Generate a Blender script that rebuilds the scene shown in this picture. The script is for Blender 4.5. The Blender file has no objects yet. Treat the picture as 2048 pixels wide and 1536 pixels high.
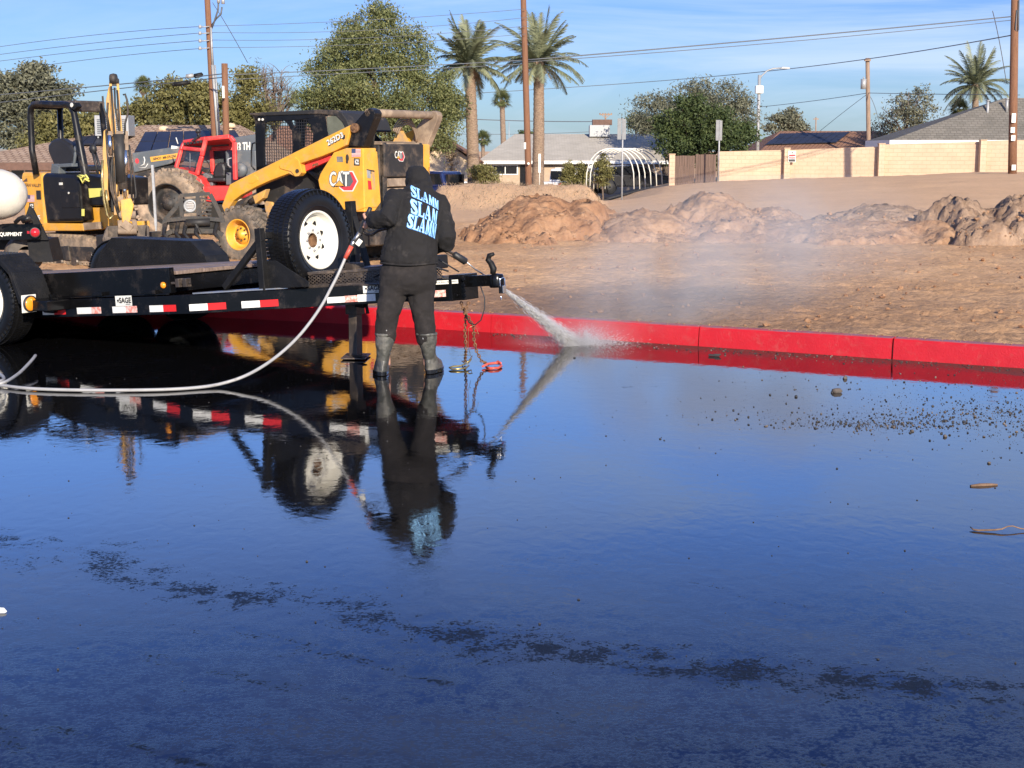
import bpy, bmesh, math, random
import numpy as np
from mathutils import Vector, Matrix, noise
from math import sin, cos, pi, radians as R, atan, atan2, tan, sqrt
SC = bpy.context.scene
COL = SC.collection
# ------------------------------------------------------------------ camera
FPX, CAMH = 2958.0, 1.68            # focal length in pixels of a 2048 wide picture, eye height
PITCH = atan(468 / FPX)
cam_d = bpy.data.cameras.new('camera'); cam = bpy.data.objects.new('camera', cam_d); COL.objects.link(cam)
cam_d.sensor_width = 36; cam_d.lens = 36 * FPX / 2048; cam_d.clip_end = 6000; cam_d.clip_start = 0.05
cam.location = (0, 0, CAMH); cam.rotation_euler = (pi / 2 - PITCH, 0, 0)
SC.camera = cam
# ------------------------------------------------------------------ light
SUN_AZ, SUN_EL = R(17), R(21)       # sun stands behind the camera, to its right
SUNV = Vector((sin(SUN_AZ) * cos(SUN_EL), -cos(SUN_AZ) * cos(SUN_EL), sin(SUN_EL)))
sl = bpy.data.lights.new('sun', 'SUN'); sl.energy = 5.0; sl.angle = R(0.5); sl.color = (1, .88, .72)
so = bpy.data.objects.new('sun', sl); COL.objects.link(so); so.rotation_euler = SUNV.to_track_quat('Z', 'Y').to_euler()
W = bpy.data.worlds.new('World'); SC.world = W; W.use_nodes = True
nt = W.node_tree; nt.nodes.clear()
wo = nt.nodes.new('ShaderNodeOutputWorld'); bg = nt.nodes.new('ShaderNodeBackground')
sky = nt.nodes.new('ShaderNodeTexSky'); sky.sky_type = 'NISHITA'; sky.sun_disc = False
sky.sun_elevation = SUN_EL; sky.sun_rotation = pi - SUN_AZ
sky.air_density = 1.0; sky.dust_density = .5; sky.ozone_density = 2.4
tc = nt.nodes.new('ShaderNodeTexCoord'); mp = nt.nodes.new('ShaderNodeMapping')
mp.inputs['Scale'].default_value = (1.3, 1.3, 9); mp.inputs['Rotation'].default_value = (0.08, 0.16, .3)
nz = nt.nodes.new('ShaderNodeTexNoise'); nz.inputs['Scale'].default_value = 2.6; nz.inputs['Detail'].default_value = 6
nz.inputs['Roughness'].default_value = .62; nz.inputs['Distortion'].default_value = .7
cr = nt.nodes.new('ShaderNodeValToRGB'); cr.color_ramp.elements[0].position = .42; cr.color_ramp.elements[1].position = .68
cr.color_ramp.elements[1].color = (.72, .72, .72, 1)
sep = nt.nodes.new('ShaderNodeSeparateXYZ'); mr = nt.nodes.new('ShaderNodeMapRange')
mr.inputs['From Min'].default_value = -.25; mr.inputs['From Max'].default_value = .3; mr.inputs['To Min'].default_value = .35
mx = nt.nodes.new('ShaderNodeMath'); mx.operation = 'MULTIPLY'
mixc = nt.nodes.new('ShaderNodeMix'); mixc.data_type = 'RGBA'
L = nt.links.new
L(tc.outputs['Generated'], mp.inputs['Vector']); L(mp.outputs['Vector'], nz.inputs['Vector']); L(nz.outputs['Fac'], cr.inputs['Fac'])
L(tc.outputs['Generated'], sep.inputs[0]); L(sep.outputs['X'], mr.inputs['Value'])
L(cr.outputs['Color'], mx.inputs[0]); L(mr.outputs['Result'], mx.inputs[1]); L(mx.outputs[0], mixc.inputs['Factor'])
tint = nt.nodes.new('ShaderNodeMix'); tint.data_type = 'RGBA'; tint.blend_type = 'MULTIPLY'; tint.inputs['Factor'].default_value = 1
tr = nt.nodes.new('ShaderNodeValToRGB'); te = tr.color_ramp.elements     # clear desert air: deeper blue with height
te[0].position = .0; te[0].color = (.20, .275, .42, 1); te[1].position = .62; te[1].color = (.20, .30, .56, 1)
for p_, c_ in ((.095, (.17, .235, .45)), (.15, (.33, .43, .70)), (.23, (.385, .50, .86)), (.30, (.28, .38, .72)), (.38, (.15, .215, .50))):
    x_ = te.new(p_); x_.color = (*c_, 1)
gain = nt.nodes.new('ShaderNodeVectorMath'); gain.operation = 'SCALE'; gm = nt.nodes.new('ShaderNodeMapRange'); gm.inputs['From Min'].default_value = .05; gm.inputs['From Max'].default_value = .35; gm.inputs['To Min'].default_value = 2.4; gm.inputs['To Max'].default_value = 2.4
L(sep.outputs['Z'], tr.inputs[0]); L(sep.outputs['Z'], gm.inputs[0]); L(sky.outputs[0], tint.inputs['A']); L(tr.outputs[0], tint.inputs['B'])
L(tint.outputs['Result'], gain.inputs[0]); L(gm.outputs[0], gain.inputs['Scale'])
L(gain.outputs[0], mixc.inputs['A']); mixc.inputs['B'].default_value = (5.2, 6.3, 7.8, 1)
L(mixc.outputs['Result'], bg.inputs['Color']); bg.inputs['Strength'].default_value = .095
L(bg.outputs[0], wo.inputs['Surface'])
SC.view_settings.view_transform = 'Standard'; SC.view_settings.look = 'None'
SC.view_settings.exposure = 0.55; SC.view_settings.gamma = 1
# ------------------------------------------------------------------ pixel -> world
FW = Vector((0, cos(PITCH), -sin(PITCH))); UP = Vector((0, sin(PITCH), cos(PITCH))); CAM = Vector((0, 0, CAMH))
def ray(px, py): return FW + Vector((1, 0, 0)) * ((px - 1024) / FPX) - UP * ((py - 768) / FPX)
def at(px, py, Y):
    d = ray(px, py); return CAM + d * (Y / d.y)
def gnd(px, py, z=0.0):
    d = ray(px, py); return CAM + d * ((z - CAMH) / d.z)
def sc_at(Y): return FPX / (Y * cos(PITCH))           # approx pixels per metre at depth Y
class Frame:
    """local frame of a thing; hit() drops a pixel onto a plane of that frame"""
    def __init__(s, loc, yaw=0, pre=None):
        s.root = Matrix.Translation(Vector(loc)) @ Matrix.Rotation(yaw, 4, 'Z')
        s.pre = pre or Matrix.Identity(4); s.M = s.root @ s.pre; s.I = s.M.inverted(); s.yaw = yaw; s.loc = Vector(loc)
    def hit(s, px, py, ax, val):
        o = s.I @ CAM; d = s.I.to_3x3() @ ray(px, py); t = (val - o[ax]) / d[ax]; return o + d * t
    def xz(s, pts, y): return [(lambda p: (p.x, p.z))(s.hit(a, b, 1, y)) for a, b in pts]
    def yz(s, pts, x): return [(lambda p: (p.y, p.z))(s.hit(a, b, 0, x)) for a, b in pts]
    def px(s, p):
        q = s.M @ Vector(p) - CAM; w = q.dot(FW); return 1024 + FPX * q.x / w, 768 - FPX * q.dot(UP) / w
# ------------------------------------------------------------------ mesh builder
class MB:
    def __init__(s): s.v = []; s.f = []; s.m = []; s.s = []
    def add(s, vs, fs, mat=0, sm=False):
        o = len(s.v); s.v += [tuple(x) for x in vs]
        for f in fs: s.f.append(tuple(i + o for i in f)); s.m.append(mat); s.s.append(sm)
        return s
    def box(s, c, d, rot=None, mat=0):
        x, y, z = d[0] / 2, d[1] / 2, d[2] / 2
        vs = [Vector(p) for p in ((-x,-y,-z),(x,-y,-z),(x,y,-z),(-x,y,-z),(-x,-y,z),(x,-y,z),(x,y,z),(-x,y,z))]
        if rot is not None: vs = [rot @ v for v in vs]
        c = Vector(c); vs = [v + c for v in vs]
        return s.add(vs, [(3,2,1,0),(4,5,6,7),(0,1,5,4),(1,2,6,5),(2,3,7,6),(3,0,4,7)], mat)
    def bb(s, a, b, mat=0):                                   # box from corner to corner
        return s.box([(a[i] + b[i]) / 2 for i in range(3)], [abs(b[i] - a[i]) for i in range(3)], None, mat)
    def prism(s, poly, ax, a, b, mat=0, sm=False):            # polygon in the two other axes, extruded along ax
        o = [i for i in range(3) if i != ax]; n = len(poly); vs = []
        for t in (a, b):
            for p in poly:
                q = [0, 0, 0]; q[ax] = t; q[o[0]] = p[0]; q[o[1]] = p[1]; vs.append(q)
        area = sum(poly[i][0] * poly[(i + 1) % n][1] - poly[(i + 1) % n][0] * poly[i][1] for i in range(n))
        flip = (area > 0) ^ (ax == 1) ^ (b < a)
        top = list(range(n, 2 * n)); bot = list(range(n))[::-1]
        sd = [(i, (i + 1) % n, n + (i + 1) % n, n + i) for i in range(n)]
        if not flip: top = top[::-1]; bot = bot[::-1]; sd = [f[::-1] for f in sd]
        o0 = len(s.v); s.v += [tuple(x) for x in vs]
        for f in (top, bot): s.f.append(tuple(i + o0 for i in f)); s.m.append(mat); s.s.append(False)
        for f in sd: s.f.append(tuple(i + o0 for i in f)); s.m.append(mat); s.s.append(sm)
        return s
    def bar(s, p, q, w, h=None, mat=0, up=(0, 0, 1)):         # rectangular bar from p to q
        p = Vector(p); q = Vector(q); d = q - p; l = d.length
        if l < 1e-6: return s
        x = d / l; u = Vector(up); y = u.cross(x)
        if y.length < 1e-3: y = Vector((0, 1, 0)).cross(x)
        y.normalize(); z = x.cross(y); M = Matrix((x, y, z)).transposed()
        return s.box((p + q) / 2, (l, w, h or w), M, mat)
    def cyl(s, p, q, r, r2=None, n=12, mat=0, caps=True, sm=True):
        return s.tube([p, q], [r, r if r2 is None else r2], n, mat, caps, sm)
    def tube(s, pts, r, n=8, mat=0, caps=True, sm=True, sq=None, closed=False):
        P = [Vector(p) for p in pts]; k = len(P)
        rr = r if isinstance(r, (list, tuple)) else [r] * k
        T = []
        for i in range(k):
            if closed: t = P[(i + 1) % k] - P[i - 1]
            else: t = P[min(i + 1, k - 1)] - P[max(i - 1, 0)]
            T.append(t.normalized() if t.length > 1e-9 else Vector((0, 0, 1)))
        u = Vector((0, 0, 1)) if abs(T[0].z) < .9 else Vector((1, 0, 0))
        u = (u - T[0] * u.dot(T[0])).normalized(); vs = []
        for i in range(k):
            u = u - T[i] * u.dot(T[i])
            u = u.normalized() if u.length > 1e-6 else T[i].orthogonal().normalized()
            w = T[i].cross(u); a = sq[i] if sq else 1.0
            for j in range(n):
                an = 2 * pi * j / n; vs.append(P[i] + u * (cos(an) * rr[i]) + w * (sin(an) * rr[i] * a))
        fs = []
        for i in range(k if closed else k - 1):
            i2 = (i + 1) % k
            for j in range(n): fs.append((i * n + j, i * n + (j + 1) % n, i2 * n + (j + 1) % n, i2 * n + j))
        s.add(vs, fs, mat, sm)
        if caps and not closed:
            o = len(s.v) - len(vs)
            s.f.append(tuple(o + j for j in range(n))[::-1]); s.m.append(mat); s.s.append(False)
            s.f.append(tuple(o + (k - 1) * n + j for j in range(n))); s.m.append(mat); s.s.append(False)
        return s
    def lathe(s, prof, c, axis=(0, 1, 0), n=32, mat=0, sm=True, closed=False, a0=0):   # prof: (radius, height along axis)
        ax = Vector(axis).normalized(); u = ax.orthogonal().normalized(); w = ax.cross(u); c = Vector(c); vs = []; fs = []
        for r, h in prof:
            for j in range(n):
                a = 2 * pi * j / n + a0; vs.append(c + ax * h + (u * cos(a) + w * sin(a)) * r)
        k = len(prof)
        for i in range(k if closed else k - 1):
            for j in range(n):
                i2 = (i + 1) % k; fs.append((i * n + j, i2 * n + j, i2 * n + (j + 1) % n, i * n + (j + 1) % n))
        return s.add(vs, fs, mat, sm)
    def ell(s, c, r, rot=None, n=16, m=10, mat=0):
        vs = []; fs = []; c = Vector(c); r = r if isinstance(r, (tuple, list)) else (r, r, r)
        for i in range(m + 1):
            t = pi * i / m
            for j in range(n):
                a = 2 * pi * j / n; p = Vector((r[0] * sin(t) * cos(a), r[1] * sin(t) * sin(a), r[2] * cos(t)))
                vs.append((rot @ p if rot is not None else p) + c)
        for i in range(m):
            for j in range(n): fs.append((i * n + j, (i + 1) * n + j, (i + 1) * n + (j + 1) % n, i * n + (j + 1) % n))
        return s.add(vs, fs, mat, True)
    def quad(s, a, b, c, d, mat=0): return s.add([a, b, c, d], [(0, 1, 2, 3)], mat)
    def xf(s, M, start=0):
        for i in range(start, len(s.v)): s.v[i] = tuple(M @ Vector(s.v[i]))
        return s
    def build(s, name, mats, parent=None, bevel=0, xf=None, sub=0, seg=2):
        if xf is not None: s.xf(xf)
        me = bpy.data.meshes.new(name); me.from_pydata(s.v, [], s.f)
        mats = mats if isinstance(mats, (list, tuple)) else [mats]
        for m in mats: me.materials.append(m)
        me.polygons.foreach_set('material_index', s.m); me.polygons.foreach_set('use_smooth', s.s); me.update()
        o = bpy.data.objects.new(name, me); COL.objects.link(o)
        if parent: o.parent = parent
        if bevel:
            b = o.modifiers.new('bevel', 'BEVEL'); b.width = bevel; b.segments = seg; b.limit_method = 'ANGLE'; b.angle_limit = R(40)
        if sub: q = o.modifiers.new('sub', 'SUBSURF'); q.levels = q.render_levels = sub
        return o
def np_mesh(name, V, Fq, mats, parent=None, smooth=True, midx=None, attr=None):
    me = bpy.data.meshes.new(name); me.vertices.add(len(V)); me.vertices.foreach_set('co', np.asarray(V, dtype=np.float32).ravel())
    Fq = np.asarray(Fq, dtype=np.int32); nf, k = Fq.shape
    me.loops.add(nf * k); me.loops.foreach_set('vertex_index', Fq.ravel()); me.polygons.add(nf)
    me.polygons.foreach_set('loop_start', np.arange(nf, dtype=np.int32) * k); me.polygons.foreach_set('loop_total', np.full(nf, k, dtype=np.int32))
    for m in (mats if isinstance(mats, (list, tuple)) else [mats]): me.materials.append(m)
    if midx is not None: me.polygons.foreach_set('material_index', np.asarray(midx, dtype=np.int32))
    me.polygons.foreach_set('use_smooth', np.full(nf, smooth)); me.update(calc_edges=True); me.validate()
    if attr is not None:
        a = me.attributes.new('tint', 'FLOAT', 'FACE'); a.data.foreach_set('value', np.asarray(attr, dtype=np.float32))
    o = bpy.data.objects.new(name, me); COL.objects.link(o)
    if parent: o.parent = parent
    return o
def tag(o, label=None, cat=None, group=None, kind=None):
    if label: o['label'] = label
    if cat: o['category'] = cat
    if group: o['group'] = group
    if kind: o['kind'] = kind
    return o
def thing(name, loc=(0, 0, 0), yaw=0, label=None, cat=None, group=None):
    o = bpy.data.objects.new(name, None); COL.objects.link(o); o.empty_display_size = .2
    o.location = loc; o.rotation_euler = (0, 0, yaw); return tag(o, label, cat, group)
def fthing(name, fr, label, cat, group=None): return thing(name, fr.loc, fr.yaw, label, cat, group)
# flat lettering (built-in sans face) as 2-D polygons
_tc = {}
def glyphs(txt):
    if txt in _tc: return _tc[txt]
    cu = bpy.data.curves.new('tmp', 'FONT'); cu.body = txt; cu.size = 1; cu.resolution_u = 3
    o = bpy.data.objects.new('tmp', cu); COL.objects.link(o); dg = bpy.context.evaluated_depsgraph_get(); dg.update()
    me = o.evaluated_get(dg).to_mesh(); vs = [(v.co.x, v.co.y) for v in me.vertices]; fs = [tuple(p.vertices) for p in me.polygons]
    o.evaluated_get(dg).to_mesh_clear(); bpy.data.objects.remove(o); bpy.data.curves.remove(cu)
    x0 = min(v[0] for v in vs); x1 = max(v[0] for v in vs); y0 = min(v[1] for v in vs); y1 = max(v[1] for v in vs)
    vs = [((x - x0) / (x1 - x0), (y - y0) / (y1 - y0)) for x, y in vs]; _tc[txt] = (vs, fs); return _tc[txt]
def lettering(mb, txt, o, ux, uy, mat=0, off=0.0, fat=0.0):
    """txt fills the parallelogram o + ux, o + uy"""
    vs, fs = glyphs(txt); o = Vector(o); ux = Vector(ux); uy = Vector(uy); n = ux.cross(uy).normalized()
    reps = [(0, 0)] if not fat else [(0, 0), (fat, 0), (-fat, 0), (0, fat), (0, -fat)]
    for k, (a, b) in enumerate(reps):
        mb.add([o + ux * x + uy * y + ux.normalized() * a + uy.normalized() * b + n * (off + k * .0003) for x, y in vs], fs, mat)
# ------------------------------------------------------------------ materials
def newmat(name):
    m = bpy.data.materials.new(name); m.use_nodes = True; n = m.node_tree; n.nodes.clear()
    out = n.nodes.new('ShaderNodeOutputMaterial'); b = n.nodes.new('ShaderNodeBsdfPrincipled'); n.links.new(b.outputs[0], out.inputs[0])
    return m, n, b
def nd(n, t, **k):
    x = n.nodes.new(t)
    for a, v in k.items():
        if a.startswith('i_'): x.inputs[a[2:].replace('_', ' ')].default_value = v
        else: setattr(x, a, v)
    return x
def c4(c): return (c[0], c[1], c[2], 1)
def PM(name, col, rough=.5, metal=0, var=.12, scale=6, bump=0, bscale=60, dirt=None, dscale=3, damt=.5, coord='Object', spec=.5, coat=0, stretch=None, low=None):
    """painted / plain surface with wear: value noise, optional dirt colour in patches, optional bump"""
    m, n, b = newmat(name); l = n.links.new
    t = nd(n, 'ShaderNodeTexCoord'); src = t.outputs[coord]
    if stretch:
        q = nd(n, 'ShaderNodeMapping'); q.inputs['Scale'].default_value = stretch; l(src, q.inputs[0]); src = q.outputs[0]
    z = nd(n, 'ShaderNodeTexNoise', i_Scale=scale, i_Detail=6, i_Roughness=.6); l(src, z.inputs['Vector'])
    r = nd(n, 'ShaderNodeMapRange'); r.inputs['From Min'].default_value = .3; r.inputs['From Max'].default_value = .7
    r.inputs['To Min'].default_value = 1 - var; r.inputs['To Max'].default_value = 1 + var; l(z.outputs['Fac'], r.inputs['Value'])
    h = nd(n, 'ShaderNodeHueSaturation', i_Color=c4(col)); l(r.outputs[0], h.inputs['Value']); cur = h.outputs[0]
    rs = None
    if dirt:
        z2 = nd(n, 'ShaderNodeTexNoise', i_Scale=dscale, i_Detail=9, i_Roughness=.72); l(src, z2.inputs['Vector'])
        r2 = nd(n, 'ShaderNodeMapRange'); r2.inputs['From Min'].default_value = .62 - .3 * damt; r2.inputs['From Max'].default_value = .85 - .3 * damt
        l(z2.outputs['Fac'], r2.inputs['Value'])
        k = nd(n, 'ShaderNodeMix', data_type='RGBA'); k.inputs['B'].default_value = c4(dirt); l(cur, k.inputs['A']); l(r2.outputs[0], k.inputs['Factor']); cur = k.outputs['Result']
        rs = nd(n, 'ShaderNodeMapRange'); rs.inputs['To Min'].default_value = rough; rs.inputs['To Max'].default_value = .9; l(r2.outputs[0], rs.inputs['Value'])
    l(cur, b.inputs['Base Color'])
    if rs: l(rs.outputs[0], b.inputs['Roughness'])
    else: b.inputs['Roughness'].default_value = rough
    b.inputs['Metallic'].default_value = metal; b.inputs['Specular IOR Level'].default_value = spec; b.inputs['Coat Weight'].default_value = coat
    if bump:
        z3 = nd(n, 'ShaderNodeTexNoise', i_Scale=bscale, i_Detail=5, i_Roughness=.65); l(src, z3.inputs['Vector'])
        u = nd(n, 'ShaderNodeBump', i_Strength=1.0, i_Distance=bump); l(z3.outputs['Fac'], u.inputs['Height']); l(u.outputs[0], b.inputs['Normal'])
    return m
DUST = (.36, .25, .16)
M = {}
M['yellow'] = PM('yellow_paint', (.72, .36, .04), .42, dirt=(.50, .32, .14), damt=.42, dscale=5, coat=.1)
M['yellow_d'] = PM('dusty_yellow_paint', (.68, .37, .06), .55, dirt=DUST, damt=.7, dscale=4)
M['black'] = PM('black_paint', (.007, .007, .008), .38, spec=.35, dirt=(.10, .08, .06), damt=.25, var=.3)
M['blackwet'] = PM('wet_black_paint', (.004, .004, .0045), .2, dirt=(.03, .024, .02), damt=.25, var=.3, dscale=6, spec=.3)
M['blackmat'] = PM('matt_black', (.0085, .0085, .009), .55, var=.4, spec=.3, dirt=(.03, .026, .022), damt=.3, dscale=7, bump=.002, bscale=90)
M['black_d'] = PM('dusty_black', (.022, .021, .02), .6, dirt=(.16, .115, .08), damt=.4, dscale=3)
M['rubber'] = PM('rubber', (.017, .017, .018), .62, var=.35, bump=.0015, bscale=120, dirt=(.06, .055, .05), damt=.25)
M['rubberwet'] = PM('wet_rubber', (.007, .007, .0075), .35, spec=.35, var=.3, bump=.001, bscale=90)
M['rubber_d'] = PM('dusty_rubber', (.17, .135, .1), .85, var=.3, bump=.006, bscale=14, dirt=(.42, .31, .21), damt=.7, dscale=5)
M['rubber_g'] = PM('grey_dusty_rubber', (.12, .105, .09), .85, var=.25, bump=.004, bscale=20, dirt=(.3, .22, .15), damt=.5, dscale=6)
M['white'] = PM('white_paint', (.72, .70, .62), .4, var=.06, dirt=(.3, .26, .2), damt=.12, dscale=9)
M['whitewall'] = PM('white_trim', (.74, .72, .66), .6, var=.06)
M['red'] = PM('red_paint', (.72, .05, .045), .45, dirt=(.6, .2, .15), damt=.3)
M['grey'] = PM('grey_paint', (.10, .115, .125), .5, dirt=(.3, .25, .2), damt=.35, dscale=2)
M['steel'] = PM('worn_steel', (.42, .41, .40), .35, .9, var=.2, dirt=(.12, .10, .08), damt=.35, dscale=20)
M['chrome'] = PM('bright_steel', (.75, .75, .75), .18, 1, var=.05)
M['galv'] = PM('galvanised', (.36, .37, .37), .55, .3, var=.15, scale=20)
M['signback'] = PM('sign_back', (.20, .21, .215), .6, .1, var=.15)
M['rust'] = PM('rusty_steel', (.16, .085, .045), .8, .2, var=.35, scale=30, dirt=(.28, .16, .08), damt=.5, dscale=30)
M['brownsteel'] = PM('grimy_steel', (.075, .06, .05), .4, .4, var=.3, dirt=(.2, .15, .11), damt=.4, dscale=12)
M['goldsteel'] = PM('yellow_zinc_steel', (.45, .37, .17), .35, .8, var=.3, scale=40, dirt=(.12, .08, .05), damt=.4, dscale=60)
M['hookred'] = PM('red_hook_paint', (.55, .09, .06), .4, var=.2, dirt=(.2, .1, .06), damt=.3, dscale=60)
M['dustbrown'] = PM('dust_coated_steel', (.23, .17, .12), .85, var=.25, scale=5, dirt=(.38, .29, .2), damt=.5, dscale=5)
M['tapew'] = PM('white_tape', (.72, .72, .68), .35, var=.05, dirt=(.06, .05, .04), damt=.12, dscale=26)
M['taper'] = PM('red_tape', (.62, .02, .02), .3, var=.1, dirt=(.08, .02, .02), damt=.1, dscale=40)
M['tapeworn'] = PM('worn_red_tape', (.66, .12, .08), .4, var=.15, dirt=(.70, .66, .6), damt=.75, dscale=34)
M['sticker'] = PM('white_sticker', (.68, .68, .62), .45, var=.04)
M['ink'] = PM('black_ink', (.02, .02, .022), .5, var=.1)
M['amber'] = PM('amber_lens', (.85, .30, .02), .2, var=.1, coat=.5)
M['redlens'] = PM('red_lens', (.5, .02, .03), .2, var=.1, coat=.5)
M['deckwood'] = PM('weathered_deck', (.20, .145, .115), .7, var=.35, scale=4, stretch=(1, 12, 4), dirt=(.09, .06, .05), damt=.4)
M['tank'] = PM('cream_plastic', (.62, .585, .49), .5, var=.06, bump=.003, bscale=25)
M['hose'] = PM('grey_hose', (.33, .33, .325), .45, var=.1, dirt=(.2, .18, .16), damt=.25, dscale=14)
M['vinyl'] = PM('black_vinyl', (.018, .018, .02), .5, var=.2, bump=.002, bscale=60)
M['bluecar'] = PM('navy_car_paint', (.012, .022, .085), .25, var=.05, coat=.6)
M['whitecar'] = PM('white_car_paint', (.72, .72, .73), .3, var=.04, coat=.5)
M['blackcar'] = PM('black_car_paint', (.012, .012, .014), .25, var=.05, coat=.5)
M['wood'] = PM('pole_wood', (.22, .105, .055), .85, var=.4, scale=3, stretch=(9, 9, .6), bump=.02, bscale=8, dirt=(.09, .05, .035), damt=.45, dscale=3)
M['woodgrey'] = PM('greyed_pole_wood', (.27, .19, .135), .85, var=.35, scale=3, stretch=(9, 9, .5), bump=.01, bscale=8)
M['wire'] = PM('cable', (.10, .11, .12), .6, var=.1)
M['bark'] = PM('bark', (.13, .095, .07), .9, var=.4, scale=8, stretch=(3, 3, .8), bump=.03, bscale=10)
M['palmbark'] = PM('palm_bark', (.30, .215, .15), .9, var=.4, scale=5, stretch=(2, 2, 6), bump=.05, bscale=9, dirt=(.13, .09, .065), damt=.5, dscale=4)
M['flagred'] = PM('decal_red', (.6, .05, .06), .5, var=.03)
M['flagblue'] = PM('decal_blue', (.06, .08, .16), .5, var=.03)
M['bluetxt'] = PM('light_blue_print', (.33, .66, .98), .7, var=.06, scale=60)
M['bluedark'] = PM('blue_print_shadow', (.04, .13, .36), .75, var=.1, scale=60)
M['lime'] = PM('yellow_ribbon', (.72, .68, .16), .6, var=.1)
def glassmat():
    m, n, b = newmat('glass'); b.inputs['Base Color'].default_value = (.05, .07, .065, 1); b.inputs['Roughness'].default_value = .06
    b.inputs['Alpha'].default_value = .38; b.inputs['Specular IOR Level'].default_value = .7; return m
M['glass'] = glassmat()
M['darkglass'] = PM('dark_window', (.012, .014, .017), .08, var=.1, spec=.6)
def meshmat(name='expanded_metal', sc=60, ang=.0):
    """holed steel sheet: alpha cut by a diamond wave"""
    return None
# ------------------------------------------------------------------ numpy noise
_rng = np.random.RandomState(7); _P = _rng.rand(256, 256).astype(np.float64)
def vnoise(x, y):
    xi = np.floor(x).astype(int); yi = np.floor(y).astype(int); fx = x - xi; fy = y - yi
    fx = fx * fx * (3 - 2 * fx); fy = fy * fy * (3 - 2 * fy); a = xi & 255; b = yi & 255; a1 = (a + 1) & 255; b1 = (b + 1) & 255
    return (_P[a, b] * (1 - fx) + _P[a1, b] * fx) * (1 - fy) + (_P[a, b1] * (1 - fx) + _P[a1, b1] * fx) * fy
def fbm(x, y, o=5, g=.5, l=2.03):
    s = 0; a = 1; t = 0
    for i in range(o): s = s + a * vnoise(x + 17.3 * i, y - 9.1 * i); t += a; a *= g; x = x * l; y = y * l
    return s / t
def sst(a, b, x): t = np.clip((x - a) / (b - a), 0, 1); return t * t * (3 - 2 * t)
# ================================================================== THE GROUND
# kerb line y = K(x): base of the kerb's face, measured on the flat asphalt
_kp = [(-900, 120), (-60, 29), (-30, 23.2), (-15, 19.0), (-9, 17.1), (-4.9, 15.65), (-1.07, 14.12), (1.6, 12.72), (3.94, 11.42), (8, 9.0), (14, 5.2), (30, -6), (900, -500)]
def K(x):
    x = np.asarray(x, dtype=float); xs = np.array([p[0] for p in _kp], float); ys = np.array([p[1] for p in _kp], float)
    m = np.zeros(len(xs)); d = np.diff(ys) / np.diff(xs); m[1:-1] = (d[1:] * np.diff(xs)[:-1] + d[:-1] * np.diff(xs)[1:]) / (xs[2:] - xs[:-2]); m[0] = d[0]; m[-1] = d[-1]
    i = np.clip(np.searchsorted(xs, x) - 1, 0, len(xs) - 2); h = xs[i + 1] - xs[i]; t = (x - xs[i]) / h
    return (2*t**3-3*t**2+1)*ys[i] + (t**3-2*t**2+t)*h*m[i] + (-2*t**3+3*t**2)*ys[i+1] + (t**3-t**2)*h*m[i+1]
KX = lambda x: float(K(x))
_qx = np.array([0, 860, 1000, 1180, 1340, 1440, 1600, 1780, 1900, 2048, 2600], float); _qy = np.array([372, 372, 373, 374, 372, 363, 357, 352, 346, 344, 340], float)
def TZ(X, Y):
    """height of the bare ground beyond the kerb"""
    X = np.asarray(X, float); Y = np.maximum(np.asarray(Y, float), .5)
    q = 1024 + X / Y * FPX * .99; yc = np.interp(q, _qx, _qy); zc = CAMH - 68 * (yc - 300) / FPX
    z = .12 + (zc - .12) * sst(28, 68, Y); z = z - .22 * sst(69, 80, Y) + 0 * q
    low = 1 - sst(1170, 1345, q); zl = .12 - .25 * sst(30, 48, Y) - 1.2 * sst(52, 66, Y)
    zz = z * (1 - low) + zl * low
    berm = (.40 + .50 * fbm(X * .55 + 3, Y * .3, 4, .6)) * np.exp(-((Y - 49) / 3.2) ** 2) * sst(840, 890, q) * (1 - sst(1165, 1215, q))
    return zz + berm
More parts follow.
